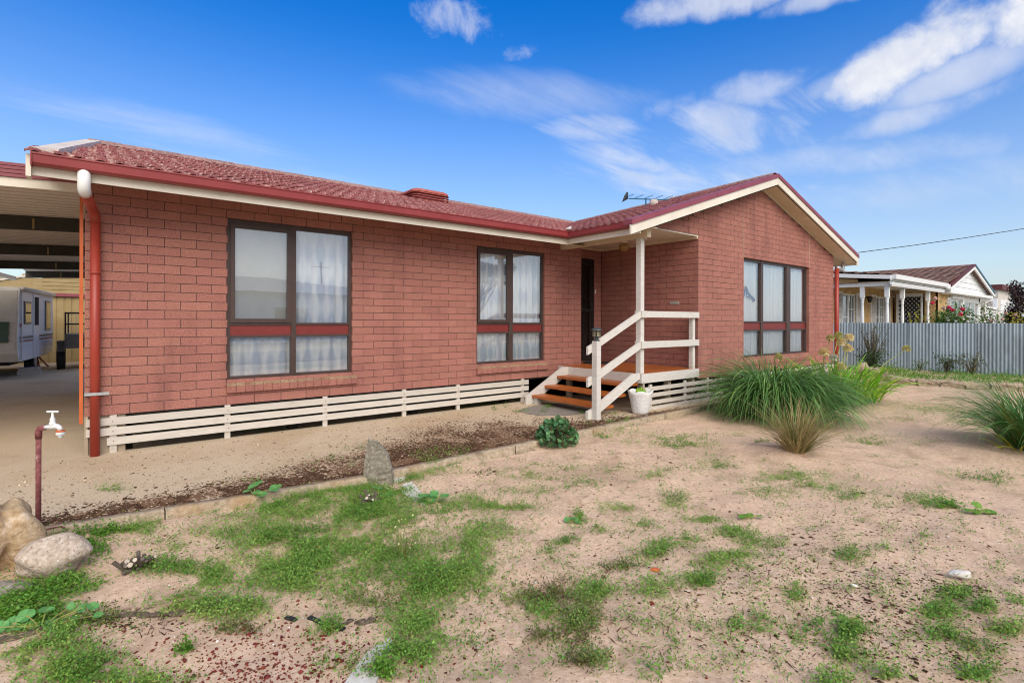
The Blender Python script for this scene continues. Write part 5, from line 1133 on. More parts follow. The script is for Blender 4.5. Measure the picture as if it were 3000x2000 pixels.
for kd, nm in ((0, 'weed'), (1, 'weed_bright'), (2, 'weed_red')):
    P = np.array(acc[kd]); ky_ = kerb_y(P[:, 0]); on = (P[:, 1] > ky_ - .03) & (P[:, 1] < ky_ + .45) & (P[:, 0] < 2.6) & (P[:, 2] < -.01); P[on, 1] = ky_[on] - .03 - (P[on, 1] - ky_[on] + .03) * .35
    P = P[rng.permutation(len(P))[:int(len(P) * (.55 if kd == 2 else 1))]]; base = np.where((P[:, 1] < kerb_y(P[:, 0])) | (P[:, 0] > 10.4), zyard(P[:, 0], P[:, 1]), 0.0)
    cl = .62 * vnoise(P[:, 0], P[:, 1], 8, 17) + .38 * vnoise(P[:, 0], P[:, 1], 27, 18); keep = (cl > rng.uniform(.26, .62, len(P))); P, base = P[keep], base[keep]
    # three leaflets about each sprig
    Q = np.repeat(P, 3, 0); hb = np.repeat(base, 3) + rng.gamma(1.6, .013, len(Q)) * (.3 + 1.4 * vnoise(Q[:, 0], Q[:, 1], 5, 23)) + .002
    Q = np.stack([Q[:, 0] + rng.normal(0, .009, len(Q)), Q[:, 1] + rng.normal(0, .009, len(Q)), hb], 1)
    o = leaves({0: 'low_weeds', 1: 'bright_weeds', 2: 'reddish_weeds'}[kd], Q, {0: .0125, 1: .016, 2: .013}[kd], nm, None, 70 + kd, up=.35, asp=.62)
    tag(o, {0: 'patchy low green weeds creeping over the sand', 1: 'lush bright green weeds along the kerb and bed', 2: 'dark reddish weeds spreading on the sand'}[kd], 'weeds')
Pw = np.concatenate([np.array(acc[0]), np.array(acc[1])]); Pw = Pw[rng.permutation(len(Pw))[:15000]]; Pw = Pw[Pw[:, 1] < kerb_y(Pw[:, 0]) - .04]
Pw[:, 2] = zyard(Pw[:, 0], Pw[:, 1]) + rng.gamma(1.5, .012, len(Pw)) + .002; Pw[:, :2] += rng.normal(0, .02, (len(Pw), 2))
h_ = int(len(Pw) * .62)
tag(leaves('weed_runners', Pw[:h_], .045, 'weed', None, 78, up=.35, asp=.10), 'thin green runners and grass shoots among the low weeds', 'weeds')
tag(leaves('dead_runners', Pw[h_:], .05, 'blade_dry', None, 79, up=.2, asp=.07), 'dead straw coloured runners among the low weeds', 'weeds')
# yellow-flowered stalky weed near the middle of the patch
sw = thing('tall_weed', (1.3, -3.5, 0), 'thin upright weed with orange yellow tips in the green patch', 'weed'); c = G(1180, 1625, -.06)
blades('weed_stalks', 26, (c[0], c[1], -.06), .06, (.12, .30), (60, 89), (5, 40), .004, 'blade_olive', sw, 81, K=4)
leaves('weed_tips', [(c[0] + .07 * rng.normal(), c[1] + .06 * rng.normal(), .02 + .15 * rng.random()) for _ in range(90)], .014, 'head_dry', sw, 82)

# ---- loose bits on the ground
def bits(name, P, base, size, matname, label, cat, seed, flat=.35):
    """little irregular lumps: squashed octahedra"""
    r = np.random.default_rng(seed); n = len(P); s = size * r.gamma(3, .33, n); a = r.uniform(0, 6.28, n)
    unit = np.array([(1, 0, 0), (0, 1, 0), (-1, 0, 0), (0, -1, 0), (0, 0, 1), (0, 0, -1)], float)[None] * r.uniform(.6, 1.3, (n, 6, 1)); el = r.uniform(.45, 1, n)
    x_ = unit[:, :, 0] * s[:, None]; y_ = unit[:, :, 1] * (s * el)[:, None]; z_ = unit[:, :, 2] * (s * flat)[:, None]
    V = np.stack([P[:, 0, None] + x_ * np.cos(a)[:, None] - y_ * np.sin(a)[:, None], P[:, 1, None] + x_ * np.sin(a)[:, None] + y_ * np.cos(a)[:, None], base[:, None] + z_ + (s * flat * .5)[:, None]], 2)
    T = np.array([(0, 1, 4), (1, 2, 4), (2, 3, 4), (3, 0, 4), (1, 0, 5), (2, 1, 5), (3, 2, 5), (0, 3, 5)])
    F = (np.arange(n) * 6)[:, None, None] + T[None]
    o = link(name, npmesh(name, V.reshape(-1, 3), F.reshape(-1, 3), matname)); return tag(o, label, cat, None, 'stuff')
def scatter_px(spec):
    out_ = []
    for (x_, y_, rx, ry, n) in spec:
        q = rng.normal(0, .55, (n, 2))
        for a, b_ in zip(x_ + q[:, 0] * rx, y_ + q[:, 1] * ry):
            if b_ > 1110: out_.append(G(a, b_, -.07))
    return np.array(out_)
P = scatter_px([(780, 1930, 330, 90, 620), (600, 1980, 360, 60, 300), (900, 1860, 260, 60, 180), (350, 1880, 330, 90, 220), (900, 1990, 280, 40, 200), (1400, 1750, 500, 180, 150), (1250, 1900, 200, 90, 50), (2000, 1780, 500, 200, 90), (1500, 1550, 300, 90, 60), (2500, 1750, 400, 200, 60), (500, 1650, 300, 80, 40)])
bits('scoria_gravel', P, zyard(P[:, 0], P[:, 1]), .0050, 'scoria', 'scattered dark red scoria gravel on the sand', 'gravel', 91, .7)
P = scatter_px([(2500, 1700, 420, 230, 1900), (2750, 1850, 300, 140, 900), (2100, 1650, 500, 220, 900), (2600, 1500, 350, 60, 450), (1650, 1400, 500, 80, 900), (1200, 1800, 500, 180, 400), (1900, 1350, 300, 40, 500), (2810, 1720, 90, 25, 260), (2700, 1700, 60, 22, 60), (1420, 1385, 40, 8, 120), (2150, 1560, 60, 20, 80), (720, 1400, 400, 30, 200), (640, 1560, 300, 80, 250), (300, 1820, 250, 14, 260)])
kp = P[:, 1] < kerb_y(P[:, 0]) - .01; P = P[kp]
bits('ground_litter', P, zyard(P[:, 0], P[:, 1]), .0058, 'litter', 'small dark twigs and leaf litter lying on the sand', 'litter', 92, .3)
P = scatter_px([(2400, 1700, 500, 230, 420), (1700, 1600, 600, 200, 260), (2820, 1725, 80, 20, 70), (1420, 1385, 60, 10, 40), (400, 1800, 320, 50, 160), (2000, 1850, 500, 120, 160)]); P = P[P[:, 1] < kerb_y(P[:, 0]) - .02]; P[:, 2] = zyard(P[:, 0], P[:, 1]) + .006
tag(leaves('ground_twigs', P, .055, 'litter', None, 97, up=.0, asp=.09), 'dead brown twigs lying flat on the sand', 'litter')
P = scatter_px([(1500, 1700, 900, 250, 420), (2500, 1600, 500, 250, 260), (600, 1800, 500, 160, 160)]); kp = P[:, 1] < kerb_y(P[:, 0]) - .01; P = P[kp]
bits('shell_grit', P, zyard(P[:, 0], P[:, 1]), .0045, 'white_bits', 'tiny white shell grit in the sand', 'grit', 93, .6)
# leaf mould flakes on the path, thick along the kerb
n = 32000; x_ = rng.normal(2.7, 1.9, n); x_ = x_[(x_ > -.9) & (x_ < 7.6)]; wid = np.interp(x_, [-1, .4, 1.5, 2.5, 3.5, 4.5, 5.5, 7], [.16, .36, .45, .75, 1.1, 1.1, .5, .15]); y_ = kerb_y(x_) + .10 + np.abs(rng.normal(0, 1, len(x_))) * wid * .62
kp = (y_ < -.05) & (vnoise(x_, y_, 5, 8) + .5 * vnoise(x_, y_, 17, 9) > .62); P = np.stack([x_[kp], y_[kp], np.zeros(kp.sum())], 1)
bits('leaf_mould', P, np.full(len(P), .001), .0075, 'litter', 'dark brown leaf mould strewn on the path along the kerb', 'litter', 94, .25)
n = 2600; P = np.stack([rng.uniform(-4, 7, n), rng.uniform(-2.1, -.05, n), np.zeros(n)], 1); bits('path_litter', P, np.full(n, .001), .0055, 'litter', 'sparse brown flecks on the pale path', 'litter', 95, .3)
n = 9000; P = np.stack([rng.uniform(-3, 6.5, n), -.05 - rng.random(n) ** .7 * 2.15, np.zeros(n)], 1); bits('path_grit', P, np.full(n, -.001), .0055, 'grit', 'loose pale grit of the worn path surface', 'grit', 96, .5)

# ================================================================== ON THE ROOF
ac = thing('evaporative_cooler', (5.3, 2.7, 3.9), 'maroon evaporative cooler box with louvred sides on the main roof', 'air cooler')
x0, x1, y0, y1 = 4.94, 5.72, 2.20, 3.05
def rbox(mbx, e, z0, z1, e1=None, ch_=.07):
    e1 = e if e1 is None else e1
    def ringp(q, z):
        a, b_, c_, d_ = x0 - q, x1 + q, y0 - q, y1 + q
        return [(a + ch_, c_, z), (b_ - ch_, c_, z), (b_, c_ + ch_, z), (b_, d_ - ch_, z), (b_ - ch_, d_, z), (a + ch_, d_, z), (a, d_ - ch_, z), (a, c_ + ch_, z)]
    A, B = ringp(e, z0), ringp(e1, z1)
    for k in range(8): mbx.quad([A[k], A[(k + 1) % 8], B[(k + 1) % 8], B[k]])
    return A, B
MT['cooler'] = mat('cooler', [(0.3, (0.36, 0.085, 0.065)), (0.7, (0.44, 0.13, 0.10))], 6, 0.6, None, 0.3, stain=(5, 0.5, 0.75, (0.50, 0.22, 0.18), 0.5))
zb = 3.68; m = MB(); rbox(m, -.05, zb, 4.0); m.build('inner_panel', 'maroon', ac)
for k in range(4):
    z = 3.765 + k * .048; m = MB(); rbox(m, .035, z, z + .018, .01); A, B = rbox(m, .010, z - .004, z, .035); m.build('louvre', 'cooler', ac)
m = MB(); rbox(m, .02, 3.935, 3.965, .015); A, B = rbox(m, .015, 3.965, 4.0, -.04); m.quad(B); m.quad(list(reversed(rbox(m, .02, 3.935, 3.9351)[0]))); m.build('lid', 'cooler', ac)
m = MB(); rbox(m, .03, zb - .02, 3.755, .03); m.build('base_tray', 'cooler', ac)
v = thing('roof_vent', (9.22, -.24, 3.85), 'small white vent cowl low on the gable roof slope', 'roof vent')
m = MB(); m.lathe((9.22, -.24, 3.80), [(.075, 0), (.075, .04), (.085, .045), (.085, .12), (.06, .135), (0, .14)], 12); m.build('cowl', 'verge', v)
an = thing('tv_antenna', (9.2, -.1, 3.95), 'dark tv antenna boom with thin rods behind the gable roof slope', 'antenna')
pA, pB = Vector((8.95, .20, 4.00)), Vector((9.95, -.30, 4.02))
MT['antenna'] = mat('antenna', [(0.3, (0.03, 0.10, 0.16)), (0.7, (0.05, 0.16, 0.24))], 20, 0.5)
m = MB(); m.tube([pA, pB], .012, 6); m.tube([(9.3, .02, 3.75), (9.3, .02, 4.02)], .015, 6); m.build('boom', 'antenna', an)
m = MB()
for k in range(6):
    p = pA + (pB - pA) * (k / 5); m.tube([p - Vector((.12, .22, -.03)), p + Vector((.12, .22, .06))], .006, 5)
m.build('rods', 'antenna', an)
m = MB(); p = pA + Vector((-.06, .03, .0)); m.hexa([p + Vector(q) for q in ((-.10, 0, -.09), (.05, -.02, -.01), (.05, .02, -.01), (-.10, .02, -.09), (-.02, 0, .06), (.05, -.02, .14), (.05, .02, .14), (-.02, .02, .06))]); m.build('reflector', 'black', an)
# service wire from the gable to a pole in the street
P0, P1 = Vector((14.97, -2.15, 3.12)), Vector((40.0, -13.9, 9.05)); W = []
for k in range(17):
    t_ = k / 16; p = P0.lerp(P1, t_); p.z -= 4 * .55 * t_ * (1 - t_); W.append(p)
m = MB(); m.tube(W, .009, 5); tag(m.build('service_wire', 'black', None, True), 'black service wire running from the gable end across the sky', 'wire')

# ================================================================== CARPORT AND WHAT STANDS IN IT
cp = thing('carport', (-3, 5, 0), 'open carport with maroon fascia and ribbed steel ceiling left of the house', 'carport')
zc_ = lambda X: 2.70 + .045 * X
m = MB()
for k, (a, b_, q) in enumerate(((0, .028, .0), (.028, .036, -.008), (.036, .066, 0), (.066, .074, -.008), (.074, .10, 0), (.10, .108, -.008), (.108, .135, .0))):
    m.hexa([(-6.2, -.03 - q, zc_(-6.2) + .085 + a), (-.06, -.03 - q, zc_(0) + .085 + a), (-.06, .02, zc_(0) + .085 + a), (-6.2, .02, zc_(-6.2) + .085 + a), (-6.2, -.03 - q, zc_(-6.2) + .085 + b_), (-.06, -.03 - q, zc_(0) + .085 + b_), (-.06, .02, zc_(0) + .085 + b_), (-6.2, .02, zc_(-6.2) + .085 + b_)])
m.build('fascia', 'maroon', cp)
m = MB(); m.hexa([(-6.2, -.01, zc_(-6.2) - .005), (-.055, -.01, zc_(0) - .005), (-.055, .05, zc_(0) - .005), (-6.2, .05, zc_(-6.2) - .005), (-6.2, -.01, zc_(-6.2) + .084), (-.055, -.01, zc_(0) + .084), (-.055, .05, zc_(0) + .084), (-6.2, .05, zc_(-6.2) + .084)]); m.build('front_beam', 'cream', cp)
V = []; F = []; yy = .06; n = 0
while yy < 12.3:
    for dy_, dz_ in ((0, .0), (.135, .0), (.150, .028), (.175, .028)):
        xl_ = -6.2 if yy < 9.1 else -1.35; V += [(xl_, yy + dy_, zc_(xl_) + .05 + dz_), (-.01, yy + dy_, zc_(0) + .05 + dz_)]
    yy += .19
for i in range(len(V) // 2 - 1): F.append((2 * i, 2 * i + 1, 2 * i + 3, 2 * i + 2))
link('ceiling_sheet', npmesh('ceiling_sheet', V, F, 'colorsteel'), cp)
for xl_, ya_, yb_ in ((-6.2, .03, 9.12), (-1.35, 9.12, 12.3)):
    m = MB(); m.hexa([(xl_, ya_, zc_(xl_) + .15), (-.055, ya_, zc_(0) + .15), (-.055, yb_, zc_(0) + .15), (xl_, yb_, zc_(xl_) + .15), (xl_, ya_, zc_(xl_) + .17), (-.055, ya_, zc_(0) + .17), (-.055, yb_, zc_(0) + .17), (xl_, yb_, zc_(xl_) + .17)]); m.build('roof_sheet', 'colorsteel', cp)
for y_ in (2.15, 5.55, 8.9, 12.1):
    xl_ = -6.2 if y_ < 9 else -1.35
    m = MB(); m.hexa([(xl_, y_, zc_(xl_) - .13), (-.02, y_, zc_(0) - .13), (-.02, y_ + .06, zc_(0) - .13), (xl_, y_ + .06, zc_(xl_) - .13), (xl_, y_, zc_(xl_) + .045), (-.02, y_, zc_(0) + .045), (-.02, y_ + .06, zc_(0) + .045), (xl_, y_ + .06, zc_(xl_) + .045)]); b_ = m.build('cross_beam', 'beam_dark', cp)
    m = MB(); m.box(-.52 - y_ * .01, -.50 - y_ * .01, y_ - .012, y_ - .001, 2.56, 2.69); m.build('cleat', 'cladding', b_)
    if y_ < 9: m = MB(); m.box(-6.2, -6.1, y_, y_ + .1, -.05, zc_(-6.15) - .13); m.build('post', 'beam_dark', cp)
m = MB(); m.beam((-2.2, 5.6, 2.46), (-1.55, 12.1, 2.48), .05, .10); m.build('side_beam', 'colorsteel', cp)
# shed wall at the far end
sh = thing('rear_shed', (-1, 15.5, 0), 'cream ribbed steel shed at the far end of the carport', 'shed')
def ribbed(mbx, xa, xb, y, za, zb_, pitch, vert=True, d=.02):
    q = xa if vert else za; end = xb if vert else zb_
    while q < end - .01:
        e1, e2 = min(q + pitch * .72, end), min(q + pitch, end)
        if vert: mbx.box(q, e1, y, y + .03, za, zb_); mbx.box(e1, e2, y + d, y + .03, za, zb_)
        else: mbx.box(xa, xb, y, y + .03, q, e1); mbx.box(xa, xb, y + d, y + .03, e1, e2)
        q += pitch
m = MB(); ribbed(m, -5, 3, 15.45, 0, 2.14, .19); m.build('wall_sheet', 'cladding', sh)
m = MB(); m.box(-5, 3, 15.36, 15.44, 2.14, 2.24); m.build('door_beam', 'maroon', sh)
m = MB()
for k in range(8):
    za = 2.24 + k * .12; xa = -1.45 - (2.78 - za) / .34 if za < 2.9 else -1.4
    m.box(-5 if k < 1 else max(-5, -1.40 - (2.80 - za) / .30), 3, 15.40, 15.44, za, za + .105); m.box(-1.2, 3, 15.42, 15.44, za + .105, za + .12)
m.build('gable_sheet', 'cladding', sh)
m = MB(); m.beam((-3.6, 15.38, 2.24), (-1.2, 15.38, 2.86), .06, .05); m.build('rake_trim', 'colorsteel', sh)
m = MB(); m.box(-1.3, 3, 15.5, 19, 3.15, 3.2); m.box(2.95, 3, 15.5, 19, 0, 2.9); m.box(-5, 3, 18.95, 19, 0, 2.9); m.build('shed_shell', 'cladding', sh)
# caravan
cv = thing('caravan', (-2.3, 11.8, 0), 'white caravan with brown stripes and green window cover parked in the carport', 'caravan')
cx0, cx1, cy0, cy1, cz0, cz1 = -3.35, -1.27, 9.75, 13.95, .40, 2.16
m = MB(); k = 0; z = cz0
prof_c = [(9.95, .40), (9.78, .60), (9.75, .95), (9.85, 1.6), (9.98, 2.16), (13.85, 2.16), (13.95, 1.2), (13.9, .62), (13.2, .40)]
for xx, rv in ((cx0, True), (cx1, False)):
    m.quad([(xx, p, q) for p, q in (reversed(prof_c) if not rv else prof_c)])
for i in range(len(prof_c)):
    a, b_ = prof_c[i], prof_c[(i + 1) % len(prof_c)]; m.quad([(cx0, *a), (cx1, *a), (cx1, *b_), (cx0, *b_)], 1 if i < 4 else 0)
m.build('body', ['cara', 'cara_cream'], cv)
m = MB()
for k in range(24):
    z = .44 + k * .07; m.box(cx1, cx1 + .006, 9.95, 13.8, z, z + .045)
m.build('side_cladding', 'cara', cv)
m = MB()
for k in range(20):
    z = .70 + k * .07; yv = np.interp(z, [.4, .6, .95, 1.6, 2.16], [9.95, 9.78, 9.75, 9.85, 9.98]); m.box(cx0 + .05, cx1 - .03, yv - .012, yv + .05, z, z + .05)
m.build('front_cladding', 'cara_cream', cv)
m = MB(); m.hexa([(-3.15, 9.70, .86), (-1.42, 9.70, .86), (-1.42, 9.76, .86), (-3.15, 9.76, .86), (-3.15, 9.745, 1.34), (-1.42, 9.745, 1.34), (-1.42, 9.80, 1.34), (-3.15, 9.80, 1.34)]); m.build('window_cover', 'green_panel', cv)
def cwin(ya, yb, za, zb_):
    m = MB(); m.box(cx1 + .006, cx1 + .03, ya, yb, za, zb_); o = m.build('window', 'stripe_grey', cv); m = MB(); m.box(cx1 + .0305, cx1 + .033, ya + .05, yb - .05, za + .05, zb_ - .05); m.build('pane', 'nb_glass', o)
    m = MB(); m.box(cx1 + .0302, cx1 + .0304, ya + .05, yb - .05, za + .05, zb_ - .05); m.build('blind', 'dark', o)
cv.rotation_euler = (0, 0, 0)
cwin(10.35, 11.0, 1.28, 1.84); cwin(12.75, 13.4, 1.10, 1.92)
m = MB(); m.box(cx1 + .006, cx1 + .02, 11.3, 11.95, .42, 2.04); dr = m.build('door', 'cara', cv)
m = MB(); m.box(cx1 + .021, cx1 + .028, 11.42, 11.85, 1.25, 1.98); m.build('door_window', 'dark', dr)
for za, zb_, mm_ in ((.93, .99, 'stripe_grey'), (.86, .895, 'stripe_red')):
    m = MB(); m.box(cx1 + .0065, cx1 + .010, 9.95, 11.29, za, zb_); m.box(cx1 + .0065, cx1 + .010, 11.96, 13.85, za, zb_); m.build('stripe', mm_, cv)
m = MB(); m.tube([(cx1 + .05, 9.98, 2.12), (cx1 + .05, 13.7, 2.12)], .055, 10); m.build('awning_roll', 'cara_cream', cv, True)
m = MB(); m.box(cx1 + .0, cx1 + .03, 10.05, 10.11, .45, 2.1); m.build('awning_arm', 'cara', cv)
m = MB(); m.box(cx1 + .007, cx1 + .02, 9.98, 10.03, 1.22, 1.30); m.build('tail_light', 'stripe_red', cv)
m = MB(); m.box(-3.1, -1.5, 10.2, 13.6, .30, .40); m.build('chassis', 'dark', cv)
for x_ in (-1.42, -3.2):
    m = MB(); m.tube([(x_ - .09, 12.0, .31), (x_ + .09, 12.0, .31)], .31, 20); wl = m.build('wheel', 'rubber', cv); m = MB(); m.tube([(x_ + .085, 12.0, .31), (x_ + .095, 12.0, .31)], .17, 14); m.build('rim', 'galv', wl)
m = MB(); m.beam((-1.6, 13.5, .42), (-1.35, 13.8, .0), .03, .03); m.beam((-1.55, 13.4, .42), (-1.55, 13.8, .0), .03, .03); m.build('stabiliser', 'stripe_red', cv)
m = MB(); m.box(-1.42, -.98, 11.0, 11.38, 0, .09); m.box(-1.40, -1.0, 11.02, 11.36, .09, .17); tag(m.build('step_block', 'conc_block'), 'pale concrete block step on the ground beside the caravan', 'block')
cv.rotation_euler = (0, 0, R(-6)); cv.location = (-2.12, 11.86, 0)
# cage trailer
tr = thing('cage_trailer', (.2, 12.8, 0), 'dark grey box trailer with wire mesh cage behind the house corner', 'trailer')
m = MB(); m.box(-.55, 1.1, 12.0, 14.2, .60, .98); m.box(-.72, -.55, 12.2, 13.0, .50, .80); m.build('tray', 'car_grey', tr)
m = MB()
for x_ in (-.55, .27, 1.07): m.box(x_, x_ + .035, 12.0, 12.035, .98, 1.60); m.box(x_, x_ + .035, 14.16, 14.2, .98, 1.60)
for z in (1.25, 1.57): m.box(-.55, 1.1, 12.0, 12.03, z, z + .03); m.box(-.55, 1.1, 14.17, 14.2, z, z + .03); m.box(-.55, -.52, 12.03, 14.17, z, z + .03)
m.build('cage_frame', 'dark', tr)
m = MB()
for k in range(16): m.box(-.5 + k * .1, -.494 + k * .1, 12.012, 12.018, .98, 1.58)
for k in range(6): m.box(-.52, 1.07, 12.006, 12.012, 1.03 + k * .1, 1.036 + k * .1)
m.build('wire_mesh', 'galv', tr)
for x_ in (-.64, 1.2):
    m = MB(); m.tube([(x_ - .09, 12.6, .33), (x_ + .09, 12.6, .33)], .33, 20); wl = m.build('wheel', 'rubber', tr); m = MB(); m.tube([(x_ - .095, 12.6, .33), (x_ - .085, 12.6, .33)], .17, 14); m.build('rim', 'galv', wl)

# ================================================================== SIDE FENCE, GARDEN EDGE
FX = 18.25
fn = thing('corrugated_fence', (FX, 0, 0), 'weathered grey corrugated iron boundary fence right of the house', 'fence')
yy = -9.0; pit = .076
V0 = []; n = 0
for k in range(10 * 8 + 1):
    q = k / 8; V0 += [(.011 * math.cos(2 * math.pi * q), q * pit, -.08), (.011 * math.cos(2 * math.pi * q), q * pit, 1.36)]
F0 = [(2 * i, 2 * i + 2, 2 * i + 3, 2 * i + 1) for i in range(len(V0) // 2 - 1)]
sme = npmesh('corrugated_sheet', V0, F0, 'fence', smooth=True); k = 0
while yy < 9:
    link('corrugated_sheet', sme, fn, Matrix.Translation((FX + (.004 if k % 2 else -.004), yy, random.uniform(-.006, .006))) @ Matrix.Rotation(random.uniform(-.004, .004), 4, 'Y')); yy += .735; k += 1
for z in (.25, 1.2):
    m = MB(); m.box(FX + .02, FX + .06, -9, 9, z, z + .07); m.build('rail', 'bare_timber', fn)
for k in range(8):
    y_ = -8.6 + 2.4 * k; m = MB(); m.box(FX + .06, FX + .13, y_, y_ + .07, -.1, 1.3); m.build('post', 'bare_timber', fn)
# stone edging of the raised bed
ed = [(16.6, -2.0), (16.1, -2.15), (15.6, -2.35), (15.2, -2.62), (14.98, -2.95), (14.98, -3.35), (15.08, -3.75), (15.2, -4.15), (15.33, -4.55), (15.48, -4.95), (15.64, -5.35), (15.8, -5.75), (15.95, -6.15)]
for i in range(len(ed) - 1):
    (xa, ya), (xb, yb) = ed[i], ed[i + 1]; c = ((xa + xb) / 2, (ya + yb) / 2); ln = math.hypot(xb - xa, yb - ya); a = math.atan2(yb - ya, xb - xa); V = []; F = []
    import bmesh
    bm = bmesh.new(); bmesh.ops.create_cube(bm, size=1); bmesh.ops.subdivide_edges(bm, edges=bm.edges[:], cuts=4, use_grid_fill=True); r = np.random.default_rng(200 + i)
    h = .13 * r.uniform(.8, 1.25); wd = .24 * r.uniform(.85, 1.2)
    for vv in bm.verts:
        p = Vector((vv.co.x * ln * .97, vv.co.y * wd, vv.co.z * h)); n_ = Vector((vv.co.x ** 3, vv.co.y ** 3, vv.co.z ** 3)) * -.16; p += Vector((n_.x * .3, n_.y * .3, n_.z * .22)); p += Vector(tuple(r.normal(size=3) * .010))
        vv.co = p
    for f in bm.faces: f.smooth = False
    me = bpy.data.meshes.new('edging_stone'); bm.to_mesh(me); bm.free(); me.materials.append(MT['lime'])
    zz = float(zyard(np.array(c[0]), np.array(c[1]))); o = link('edging_stone', me); o.location = (c[0], c[1], zz + h * .32); o.rotation_euler = (r.uniform(-.05, .05), r.uniform(-.05, .05), a)
    tag(o, 'rough sandstone block in the low edging of the fence bed', 'edging stone', 'sandstone blocks edging the bed along the fence')
rock('garden_rock', (15.75, -2.0, .16), (.24, .16, .17), 'lime', 'larger pinkish sandstone block standing where the bed edging begins', 'rock', 31, 3, .12, rot=.3)
# bed weeds
P = []
for _ in range(14000):
    t_ = rng.random(); x_ = rng.uniform(15.2, 18.2); y_ = rng.uniform(-7, -1.2)
    if x_ > 15.15 + .33 * max(0, -3 - y_) + (.5 if y_ > -2.6 else 0) and vnoise(np.array(x_), np.array(y_), 2.5, 41) > rng.uniform(.15, .6): P.append((x_, y_, float(zyard(np.array(x_), np.array(y_))) + rng.gamma(1.5, .025)))
tag(leaves('bed_weeds', P, .05, 'weed_bright', None, 101, up=.9, asp=.35), 'bright green weeds covering the bed along the fence', 'weeds')
def shrub(name, label, c, rx, ry, rz, n, size, matname, seed, stems=8, cat='shrub', group=None, spindly=False, asp=.5):
    r = np.random.default_rng(seed); t = thing(name, c, label, cat, group); C = []
    m = MB()
    for i in range(stems):
        a = r.uniform(0, 6.28); q = r.uniform(.2, .9); hh = rz * r.uniform(.7, 1.05)
        tip = np.array([c[0] + rx * q * math.cos(a), c[1] + ry * q * math.sin(a), c[2] + hh]); mid = np.array([c[0] + rx * .4 * q * math.cos(a), c[1] + ry * .4 * q * math.sin(a), c[2] + hh * .5])
        m.tube([c, tuple(mid), tuple(tip)], [.012, .008, .003], 5)
        k = n // stems
        for _ in range(k):
            u = r.random() ** (1.0 if spindly else .7); p = np.array(c) * (1 - u) + tip * u if u > .5 else np.array(c) + (mid - np.array(c)) * u * 2
            sp_ = (.05 if spindly else .26) * max(rx, .3)
            C.append(p + r.normal(0, 1, 3) * sp_ * np.array([1, 1, .6]) + np.array([0, 0, .02]))
    m.build('stems', 'bark', t)
    leaves('leaves', [q for q in C if q[2] > c[2]], size, matname, t, seed + 1, asp=asp); return t
shrub('fence_shrub', 'tall spindly grey green shrub against the corrugated fence', (17.3, -1.75, .05), .62, .55, 1.18, 1300, .045, 'shrub_olive', 111, 34, spindly=True)
shrub('fence_shrub', 'dense dark green low bush at the foot of the spindly shrub', (17.0, -1.85, .05), .42, .38, .48, 900, .07, 'shrub', 112, 14)
shrub('fence_shrub', 'small dark green rose bush low against the fence', (17.6, -3.35, .05), .40, .38, .48, 420, .06, 'shrub', 113, 10)
shrub('fence_shrub', 'small yellow green rose bush with reddish tips low against the fence', (17.6, -3.86, .05), .34, .36, .55, 420, .06, 'shrub_olive', 114, 10)
shrub('fence_shrub', 'tiny leafy seedling bush at the fence between rock and rose bushes', (17.7, -2.75, .05), .22, .22, .3, 120, .06, 'rose_leaf', 115, 5)

# ================================================================== NEIGHBOUR'S HOUSE (beyond the fence)
nb = thing('house', (28, 2, 0), 'cream brick neighbouring house with white verandah posts and brown tiled roof', 'house')
Xd, Yw, Yg, Yv = 27.65, .57, -1.02, -1.21
def nbrick(name, O, ux, nrm, L_, nc, ops=(), z0=.35, core=True):
    w_, _ = brick_wall(name, nb, O, ux, nrm, L_, z0, nc, ops, bm='nb_brick', mortar='nb_mortar', bl=.24, ch=.086, jt=.012, depth=.07, core=core); return w_
nbrick('front_wall', (20.8, Yw, .35), (1, 0, 0), (0, -1, 0), Xd - 20.8, 28, [(1.0, 2.4, .7, 2.45), (4.62, 5.83, .7, 2.45)])
nbrick('door_wall', (Xd, Yw - .075, .35), (0, -1, 0), (-1, 0, 0), Yw - Yg - .15, 28, [(.02, 1.06, .4, 2.62)])
nbrick('bay_wall', (Xd, Yg, .35), (1, 0, 0), (0, -1, 0), 8.0, 28, [(1.95, 7.8, .9, 2.52)])
nbrick('end_wall', (20.8, Yw + 5, .35), (0, -1, 0), (-1, 0, 0), 4.9, 28)
m = MB(); m.box(20.9, 35.6, .75, 9, .2, .34); m.box(27.8, 35.6, -.9, .75, .2, .34); m.box(20.3, 27.6, Yv - .1, Yw, .2, .30); m.build('floor_slab', 'grey_conc', nb)
m = MB(); m.box(35.6, 35.68, -.95, 9, .3, 2.75); m.box(20.9, 35.6, 8.9, 9, .3, 2.75); m.box(20.9, 35.6, 3.4, 3.48, .3, 2.7); m.build('rear_wall', 'nb_brick', nb)
